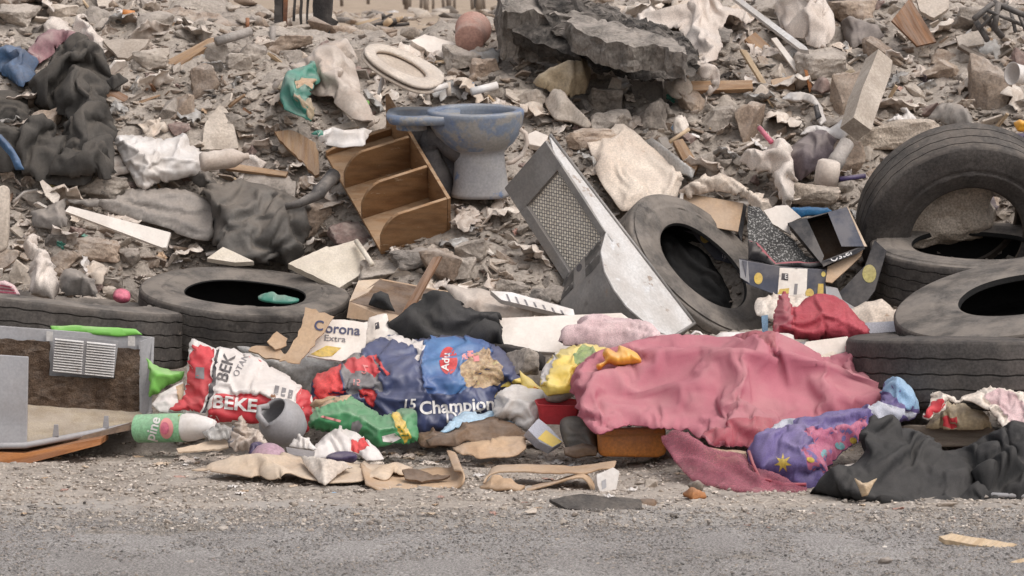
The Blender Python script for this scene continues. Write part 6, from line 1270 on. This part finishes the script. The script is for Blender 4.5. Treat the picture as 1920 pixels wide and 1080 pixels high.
rock_at('tyre_rock', 1846, 404, 60, 70, 63, 'concrete_warm', 'small brown rock at the right inside the upright tyre', Y=18.3)
# named lumps of concrete and stone, each where the photo has it
C_ = [
 (1862, 158, 86, 118, 'concrete_warm', 'big rounded pale boulder at the right edge'), (1545, 118, 96, 66, 'concrete', 'large grey concrete lump below the white cloth bundle'),
 (1660, 100, 74, 60, 'concrete_warm', 'sandy concrete lump right of the capped stone'), (1600, 250, 70, 60, 'stucco', 'crumbly sandy lump at the foot of the concrete post'),
 (1690, 258, 160, 60, 'stucco', 'broad sandy mound lump behind the upright tyre'), (1812, 38, 72, 44, 'concrete', 'grey speckled lump left of the black lattice frame'),
 (1148, 236, 76, 54, 'concrete', 'round grey lump with a flat top right of the toilet'), (1112, 262, 100, 40, 'concrete_warm', 'oblong ribbed concrete piece above the metal housing'),
 (1132, 188, 66, 60, 'concrete', 'blocky concrete piece below the tan canvas'), (1002, 186, 60, 36, 'plaster', 'pale flat topped stone right of the toilet rim'),
 (1352, 224, 70, 46, 'concrete', 'long grey stone in the middle right slope'), (1404, 232, 62, 84, 'concrete_warm', 'tall brown grey stone left of the torn white ring'),
 (1190, 276, 56, 40, 'concrete_dark', 'dark grey stone above the beige dusty sheet'), (1222, 216, 70, 56, 'concrete', 'wedge shaped concrete piece under the asphalt slab'),
 (1300, 190, 58, 44, 'concrete_warm', 'small brown lump under the light brown plank'), (866, 108, 70, 46, 'concrete', 'grey rock left below the reddish bucket'),
 (900, 132, 66, 44, 'concrete_warm', 'brown grey block behind the toilet bowl'), (690, 112, 54, 40, 'concrete', 'grey lump right of the cloudy film bag'),
 (545, 90, 80, 44, 'concrete_warm', 'earthy lump below the charred frame'), (385, 150, 52, 66, 'concrete_warm', 'upright brownish block at the upper left'),
 (402, 98, 66, 42, 'concrete', 'grey block under the wooden plank with dark edge'), (446, 118, 50, 34, 'concrete', 'squarish grey stone right of the upright brownish block'),
 (282, 110, 66, 40, 'plaster', 'pale angular stone below the beige triangular tile'), (290, 44, 70, 40, 'concrete', 'crumbly grey lump on the upper left crest'),
 (470, 102, 60, 40, 'concrete', 'long grey lump left of the cloudy film bag'), (340, 200, 44, 50, 'concrete_warm', 'knobbly stone left of the pale tapered slab'),
 (88, 232, 60, 54, 'concrete_warm', 'brown stone between the two black garments'), (190, 352, 110, 54, 'concrete', 'long concrete block below the black coat'),
 (178, 470, 86, 44, 'concrete_warm', 'flat brown grey stone under the white angle board'), (236, 484, 54, 32, 'concrete', 'rough grey stone left of the dark tyre'),
 (120, 490, 56, 38, 'concrete_warm', 'wedge stone right of the limp white rag'), (16, 490, 40, 50, 'concrete_warm', 'brown stone at left edge above the tyre'),
 (44, 516, 46, 54, 'plaster', 'pale stone left of the limp white rag'), (206, 530, 44, 34, 'concrete', 'small lump above the bright pink scrap'),
 (656, 446, 86, 56, 'reddish_stone', 'reddish brown stone beside the foot of the wooden shelf'), (586, 412, 80, 60, 'concrete_warm', 'brown rough stone under the dark rubber hose'),
 (772, 488, 76, 44, 'concrete_dark', 'dark crumbly stone below the wooden shelf'), (824, 502, 84, 66, 'concrete_warm', 'striped brown stone right of the purplish strip'),
 (866, 512, 50, 54, 'concrete', 'grey block below the toilet'), (716, 512, 80, 46, 'concrete', 'grey lumpy stone right of the cream foam board'),
 (884, 470, 60, 44, 'concrete', 'rough grey lump in the dirt below the toilet'), (960, 540, 60, 34, 'concrete', 'small pale stone left of the metal housing'),
 (1010, 560, 50, 36, 'concrete_dark', 'dark stone against the metal housing'), (1316, 300, 50, 40, 'concrete', 'grey stone right of the light brown wood block'),
 (1590, 300, 60, 70, 'concrete_warm', 'sandy stone left of the upright tyre'), (1530, 370, 90, 50, 'stucco', 'crumbly stone behind the open black box'),
 (430, 232, 60, 40, 'concrete', 'lump above the pale tapered slab'), (1760, 130, 70, 40, 'concrete_warm', 'brown lump left of the big boulder'),
 (40, 30, 80, 44, 'concrete', 'grey lump at the upper left corner'), (120, 24, 60, 30, 'plaster', 'flat pale lump near the upper left corner'),
 (1460, 12, 110, 60, 'concrete', 'grey lump above the white cloth bundle at the top edge'), (1600, 20, 90, 50, 'concrete_warm', 'sandy lump at the top edge right of the white bundle'),
 (650, 60, 60, 22, 'concrete_warm', 'low earthy lump on the crest right of the charred frame'), (1340, 70, 60, 40, 'concrete_dark', 'dark lump under the torn fabric sheet'),
]
for i, (x, y, w, h, m, lab) in enumerate(C_): rock_at('concrete_lump' if 'stone' not in lab else 'stone', x, y, w, h, 200+i, m, lab, cat='concrete lump' if 'stone' not in lab else 'stone', off=.02, rough=.06)
# splinters and pebbles on the road
slab('wood_splinter', '1760,1006 1784,1000 1906,1020 1896,1028 1842,1024 1772,1012', 'wood_pale', Y=13.0, n=(0, -.4, .9), t=.02, rag=.8, label='long pale wood splinter on the road at lower right', cat='wood splinter')
slab('wood_splinter', '1886,1056 1925,1044 1980,1050 1980,1062 1925,1072', 'wood_pale', Y=12.5, n=(0, -.4, .9), t=.025, rag=.8, label='pale wood piece cut by the lower right corner', cat='wood splinter')
slab('wood_splinter', '1300,1070 1346,1062 1344,1070 1316,1078', 'wood_pale', Y=12.4, n=(0, -.4, .9), t=.012, rag=.6, label='little wood chip at the bottom edge of the road', cat='wood splinter')
for x, y, w, h, m, lab in ((1660, 1053, 30, 17, 'concrete', 'smooth grey pebble on the road near the bottom right'), (1658, 1027, 10, 8, 'white_board', 'tiny white pebble on the road at right'), (570, 976, 9, 7, 'plaster', 'tiny white pebble at the road edge in the middle'), (1060, 946, 40, 20, 'concrete_warm', 'tan stone left of the dark rubber piece'), (996, 960, 24, 14, 'plaster', 'pale pebble below the folded cardboard'), (1776, 948, 40, 12, 'ceramic_tile', 'flat pale stone in front of the black cloth'), (1222, 908, 24, 18, 'plaster', 'pale stone right of the white carton end'), (355, 1055, 18, 12, 'concrete', 'small grey pebble at bottom left of the road')):
    rock_at('pebble', x, y, w, h, x, m, lab, cat='pebble', Y=min(F*H/(y+h*.3-Y0), 16), rough=.04)
S('plastic_piece', '78,938 96,926 130,928 138,934 120,944 90,946', 'clear_film', (14.5, 14.8), bulge=.01, R=8, wr=None, res=4, label='clear plastic piece lying on the verge at left', cat='plastic scrap')
S('blue_film', '572,922 600,920 644,924 640,930 590,930', 'quilt_blue', (14.75, 14.9), bulge=.008, R=6, res=4, label='light blue film lying flat on the verge', cat='film')
S('rusty_leaf', '1280,925 1296,918 1320,922 1324,930 1300,934', 'wood_orange', (14.55, 14.65), bulge=.02, R=6, folds=[('r', .012, 10, 0, 1, 4)], res=3, label='crumpled rusty leaf below the pink net', cat='leaf')
S('dry_leaf', '1290,908 1310,900 1320,908 1316,916 1296,914', 'wood_weather', (14.8, 14.85), bulge=.02, R=6, folds=[('r', .012, 10, 0, 1, 4)], res=3, label='dry brown leaf at the edge of the pink net', cat='leaf')
# ------------------------------------------------------------------ scattered rubble: countable pieces one by one, the crumbs as one mass
FB = []
for p in FOOT:
    a = np.array(p); FB.append((a.min(0), a.max(0), [tuple(q) for q in a]))
def covered(x, y, m=0):
    for lo, hi, p in FB:
        if lo[0]-m <= x <= hi[0]+m and lo[1]-m <= y <= hi[1]+m and len(p) > 2 and bool(inpoly(np.array([x]), np.array([y]), p)[0]): return True
    return False
def crest(px): return np.interp(px, [0, 300, 430, 500, 560, 640, 930, 960], [-10, 10, 55, 74, 84, 88, 60, -10])
def spot(r, free=True):
    for _ in range(60):
        x = r.uniform(-20, 1940); lo = float(crest(x)); y = lo+(r.random()**1.0)*(585-lo)
        if not free or not covered(x, y): return x, y
    return x, y
rr = random.Random(11)
PROTO = [rock_mesh(300+i, d, m, .12, .035, 12) for i, (d, m) in enumerate([
  ((1, .8, .62), 'concrete'), ((1, .7, .5), 'concrete_warm'), ((1, .9, .7), 'concrete'), ((1, .8, .34), 'plaster'), ((1, .6, .55), 'concrete_warm'), ((1, .75, .6), 'concrete_dark'),
  ((1, .9, .28), 'concrete'), ((1, .5, .45), 'concrete'), ((1, .8, .55), 'plaster'), ((1, .7, .62), 'reddish_stone'), ((1, .85, .75), 'concrete'), ((1, .45, .3), 'concrete_warm')])]
for me in PROTO:
    me.name = 'rubble_chunk'
base = None; placed = []
for i in range(290):
    for _ in range(40):
        x, y = spot(rr); s = 58*(1-.8*(i/290)**.35)+rr.uniform(6, 12)
        if all((x-a)**2+(y-b)**2 > (.42*(s+c))**2 for a, b, c in placed): break
    placed.append((x, y, s)); Yc = Yter(x, y)-.02; me = PROTO[rr.randrange(12)]
    if base is None: base = bpy.data.objects.new('rubble_chunk', me); o = base; COL.objects.link(o)
    else: o = base.copy(); o.data = me; COL.objects.link(o)
    k = s*Yc/F*1.15; o.scale = (k, k*rr.uniform(.8, 1.1), k*rr.uniform(.8, 1.15)); o.location = W(x, y, Yc)
    o.rotation_euler = (rr.uniform(-.7, .7)-.3, rr.uniform(-.6, .6), rr.uniform(0, 6.28))
    tag(o, 'broken grey concrete chunk lying loose in the rubble slope', 'rubble chunk', 'loose concrete chunks on the heap')
# thin flat shards, splinters of wood, scraps of film and paper
def shard_mesh(i, m, kind):
    r = random.Random(500+i); bm = bmesh.new()
    if kind == 'shard':
        n = r.choice((4, 4, 5, 6)); vs = [bm.verts.new((math.cos(2*math.pi*k/n+r.uniform(-.3, .3))*r.uniform(.38, .62), math.sin(2*math.pi*k/n)*r.uniform(.3, .5), 0)) for k in range(n)]
        f = bm.faces.new(vs); e = bmesh.ops.extrude_face_region(bm, geom=[f])
        for g in e['geom']:
            if isinstance(g, bmesh.types.BMVert): g.co.z += r.uniform(.07, .1)
        op = [q for q in bm.edges if len(q.link_faces) < 2]
        if op: bmesh.ops.holes_fill(bm, edges=op)
    elif kind == 'stick':
        bmesh.ops.create_cube(bm, size=1)
        bmesh.ops.subdivide_edges(bm, edges=bm.edges, cuts=2)
        for v in bm.verts:
            t = 1-.5*abs(v.co.x)*r.uniform(.3, 1.2); v.co = Vector((v.co.x, v.co.y*.12*t, v.co.z*.07*t))+.03*noise.noise_vector(v.co*3+Vector((i, 0, 0)))
    else:
        bmesh.ops.create_grid(bm, x_segments=13, y_segments=10, size=.5)
        for v in bm.verts:
            q = v.co.copy(); b = Vector((i*3.3, 1, 0)); e = max(abs(q.x), abs(q.y))*2
            q += .22*noise.noise_vector(q*2.6+b)+.09*noise.noise_vector(q*6+b); q.z += .25*(1-abs(2*noise.noise(v.co*3.1+b)))-.1*e; v.co = Vector((q.x, q.y*.75, q.z*.7))
        g = bmesh.ops.solidify(bm, geom=bm.faces, thickness=.02)
    bmesh.ops.recalc_face_normals(bm, faces=bm.faces)
    for f in bm.faces: f.smooth = kind == 'scrap'
    me = bpy.data.meshes.new(kind); bm.to_mesh(me); bm.free(); me.materials.append(MATS[m])
    if kind == 'stick':
        ul = me.uv_layers.new(name='UVMap')
        for l in me.loops: v = me.vertices[l.vertex_index].co; ul.data[l.index].uv = (v.x*.3, v.y+v.z)
    return me
def scatter(name, kind, mats, n, size, label, cat, group, seed, zone=None, tilt=.5, off=.03):
    r = random.Random(seed); ms = [shard_mesh(seed*20+i, m, kind) for i, m in enumerate(mats)]; b = None
    for i in range(n):
        if zone: x, y = r.uniform(zone[0], zone[2]), r.uniform(zone[1], zone[3])
        else: x, y = spot(r)
        if zone and covered(x, y): continue
        Yc = (Yter(x, y)-off) if not zone else min(Yter(x, y), F*(H-.01)/(y-Y0))
        me = ms[r.randrange(len(ms))]; k = r.uniform(*size)*Yc/F
        if b is None: b = bpy.data.objects.new(name, me); o = b
        else: o = b.copy(); o.data = me
        COL.objects.link(o); o.scale = (k, k, k); o.location = W(x, y, Yc)
        if zone: o.location.z = Tn(o.location.x, o.location.y)+.006; o.rotation_euler = (r.uniform(-.12, .12), r.uniform(-.12, .12), r.uniform(0, 6.28))
        else: o.rotation_euler = (.55+r.uniform(-tilt, tilt), r.uniform(-tilt, tilt), r.uniform(0, 6.28))
        tag(o, label, cat, group)
scatter('tile_shard', 'shard', ['ceramic_tile', 'plaster', 'concrete', 'plaster', 'concrete_warm', 'ceramic_tile', 'white_board'], 190, (18, 54), 'flat broken tile or plaster shard lying among the rubble', 'shard', 'flat shards on the heap', 21)
scatter('wood_splinter', 'stick', ['wood', 'wood_weather', 'wood_pale', 'wood_brown'], 60, (24, 70), 'small splinter of wood lying among the rubble', 'wood splinter', 'wood splinters on the heap', 22, tilt=.9)
scatter('film_scrap', 'scrap', ['dirty_plastic', 'white_plastic', 'paper', 'beige_sheet', 'dirty_plastic', 'white_cloth', 'clear_film'], 150, (14, 48), 'small pale crumpled film or paper scrap among the rubble', 'scrap', 'pale crumpled scraps on the heap', 23, tilt=.8, off=.05)
scatter('sheet_scrap', 'scrap', ['dirty_plastic', 'white_cloth', 'beige_sheet', 'paper', 'clear_film'], 74, (44, 90), 'pale crumpled plastic or fabric sheet half buried in the rubble', 'sheet scrap', 'pale sheets on the heap', 28, tilt=.4, off=.07)
scatter('colour_scrap', 'scrap', ['cardboard', 'teal_plastic', 'purple_rag', 'quilt_blue', 'terracotta', 'black_cloth'], 34, (9, 24), 'small coloured plastic or cloth scrap among the rubble', 'scrap', 'coloured scraps on the heap', 24, tilt=.8, off=.05)
scatter('verge_scrap', 'scrap', ['paper', 'white_plastic', 'cardboard_pale', 'grey_leather', 'terracotta', 'dirty_plastic', 'cardboard'], 150, (5, 20), 'tiny litter scrap lying flat on the dirt verge', 'litter scrap', 'litter scraps on the verge', 25, zone=(-10, 846, 1930, 965))
scatter('road_chip', 'shard', ['wood_pale', 'terracotta', 'plaster', 'paper'], 26, (4, 12), 'tiny pale chip lying on the grey road', 'chip', 'small chips on the road', 26, zone=(-10, 965, 1930, 1075))
scatter('bag_scrap', 'scrap', ['paper', 'white_plastic', 'cardboard_pale', 'dirty_plastic', 'dirty_plastic'], 150, (12, 36), 'pale shredded litter on the ground in front of the sacks', 'litter scrap', 'shredded litter before the sacks', 27, zone=(300, 826, 1140, 874))
# the uncountable crumbs
def grain_bm(seed):                                    # a tiny angular grain: a bare convex hull
    r = random.Random(seed); bm = bmesh.new()
    for _ in range(10): bm.verts.new([r.gauss(0, 1)*k for k in (.30, .26, .2)])
    h = bmesh.ops.convex_hull(bm, input=bm.verts); bmesh.ops.delete(bm, geom=list({*h['geom_interior'], *h['geom_unused']}), context='VERTS')
    bmesh.ops.triangulate(bm, faces=bm.faces); return bm
def crumbs(name, n, sz, seed, where, mats, power=2.2, flat=.7, grain=False):
    g = np.random.default_rng(seed); bases = []
    for i in range(6):
        bm = grain_bm(900+i+seed) if grain else rock_bm(700+i+seed, (1, .8, .62), .6, .02, 9); bm.verts.index_update()
        bases.append((np.array([v.co[:] for v in bm.verts]), np.array([[v.index for v in f.verts] for f in bm.faces]))); bm.free()
    Vs = []; Fs = []; MI = []; c = 0
    P = where(g, n)
    for x, y, z in P:
        b, f = bases[g.integers(6)]; s = sz[0]+(sz[1]-sz[0])*g.random()**power
        a = g.random(3)*6.28; ca, sa = np.cos(a), np.sin(a)
        R = np.array([[ca[2], -sa[2], 0], [sa[2], ca[2], 0], [0, 0, 1]])@np.array([[ca[1]*.3+.7, 0, sa[1]*.4], [0, 1, 0], [-sa[1]*.4, 0, ca[1]*.3+.7]])
        Vs.append(b@R.T*s*np.array([1, 1, flat])+(x, y, z+s*.12)); Fs.append(f+c); c += len(b); MI.append(np.full(len(f), g.choice(len(mats), p=[q[1] for q in mats])))
    V = np.concatenate(Vs); Fa = np.concatenate(Fs); MI = np.concatenate(MI)
    me = bpy.data.meshes.new(name); me.vertices.add(len(V)); me.vertices.foreach_set('co', V.ravel()); me.loops.add(Fa.size); me.loops.foreach_set('vertex_index', Fa.ravel().astype(np.int32))
    me.polygons.add(len(Fa)); me.polygons.foreach_set('loop_start', np.arange(0, Fa.size, 3, dtype=np.int32)); me.polygons.foreach_set('loop_total', np.full(len(Fa), 3, np.int32))
    for m, _ in mats: me.materials.append(MATS[m])
    me.update(calc_edges=True); me.polygons.foreach_set('material_index', MI.astype(np.int32)); tag(link(name, me), kind='stuff')
_gx = np.arange(-440, 2372, 28.); _gy = np.arange(-40, 672, 12.); _LUT = np.array([[Yter(a, b) for a in _gx] for b in _gy])
def look(x, y):                                        # depth of the heap along a line of sight, from a table
    u = min(max((x-_gx[0])/28., 0), len(_gx)-1.01); v = min(max((y-_gy[0])/12., 0), len(_gy)-1.01); i, j = int(u), int(v); u -= i; v -= j
    return (_LUT[j, i]*(1-u)+_LUT[j, i+1]*u)*(1-v)+(_LUT[j+1, i]*(1-u)+_LUT[j+1, i+1]*u)*v
def on_heap(g, n):
    px = g.uniform(-420, 2340, n); lo = crest(px)-14; py = lo+g.random(n)*(640-lo); out = []
    dens = fbm(px/140, py/90, 3, 77)
    k = [q for q in range(n) if not (dens[q] < .36 and g.random() < .5)]; P = [W(px[q], py[q], look(px[q], py[q])) for q in k]
    Z = T(np.array([p.x for p in P]), np.array([p.y for p in P])); out = [(p.x, p.y, float(z)) for p, z in zip(P, Z)]
    return out
crumbs('rubble', 18000, (.014, .085), 1, on_heap, [('rubble_a', .5), ('concrete', .16), ('concrete_warm', .16), ('plaster', .12), ('concrete_dark', .06)])
crumbs('soil_grit', 24000, (.006, .03), 6, on_heap, [('rubble_a', .45), ('concrete_warm', .25), ('plaster', .2), ('concrete_dark', .1)], power=2.5, grain=True)
def on_waste(g, n):
    Yv = 20.2+30*g.random(n)**1.6; X = g.uniform(-.12, .05, n)*Yv; return [(x, y, Tn(x, y)) for x, y in zip(X, Yv)]
crumbs('far_rubble', 1100, (.04, .34), 4, on_waste, [('concrete_warm', .4), ('rubble_a', .3), ('concrete_dark', .15), ('plaster', .15)], power=4)
def on_verge(g, n):
    Yv = 13.4+3.4*g.random(n)**.8; X = g.uniform(-1, 1, n)*Yv*.165; k = fbm(X*3, Yv*3, 2, 8)
    return [(x, y, Tn(x, y)) for x, y, q in zip(X, Yv, k) if q > .40 or g.random() < .5]
VM = [('pebble', .42), ('rubble_a', .3), ('plaster', .2), ('concrete_dark', .08)]
crumbs('gravel', 2600, (.012, .05), 2, on_verge, VM, power=3.5, flat=.9)
crumbs('fine_gravel', 30000, (.006, .026), 5, on_verge, VM, power=2.5, flat=.8, grain=True)
def on_road(g, n):
    Yv = 11.6+2.6*g.random(n); X = g.uniform(-1, 1, n)*Yv*.165; return [(x, y, .006) for x, y in zip(X, Yv)]
crumbs('road_grit', 34000, (.005, .017), 3, on_road, [('pebble', .2), ('road_gravel', .45), ('road_dark', .2), ('plaster', .15)], power=2.2, flat=.7, grain=True)
for o in bpy.data.objects:
    if '_w' in o: del o['_w']
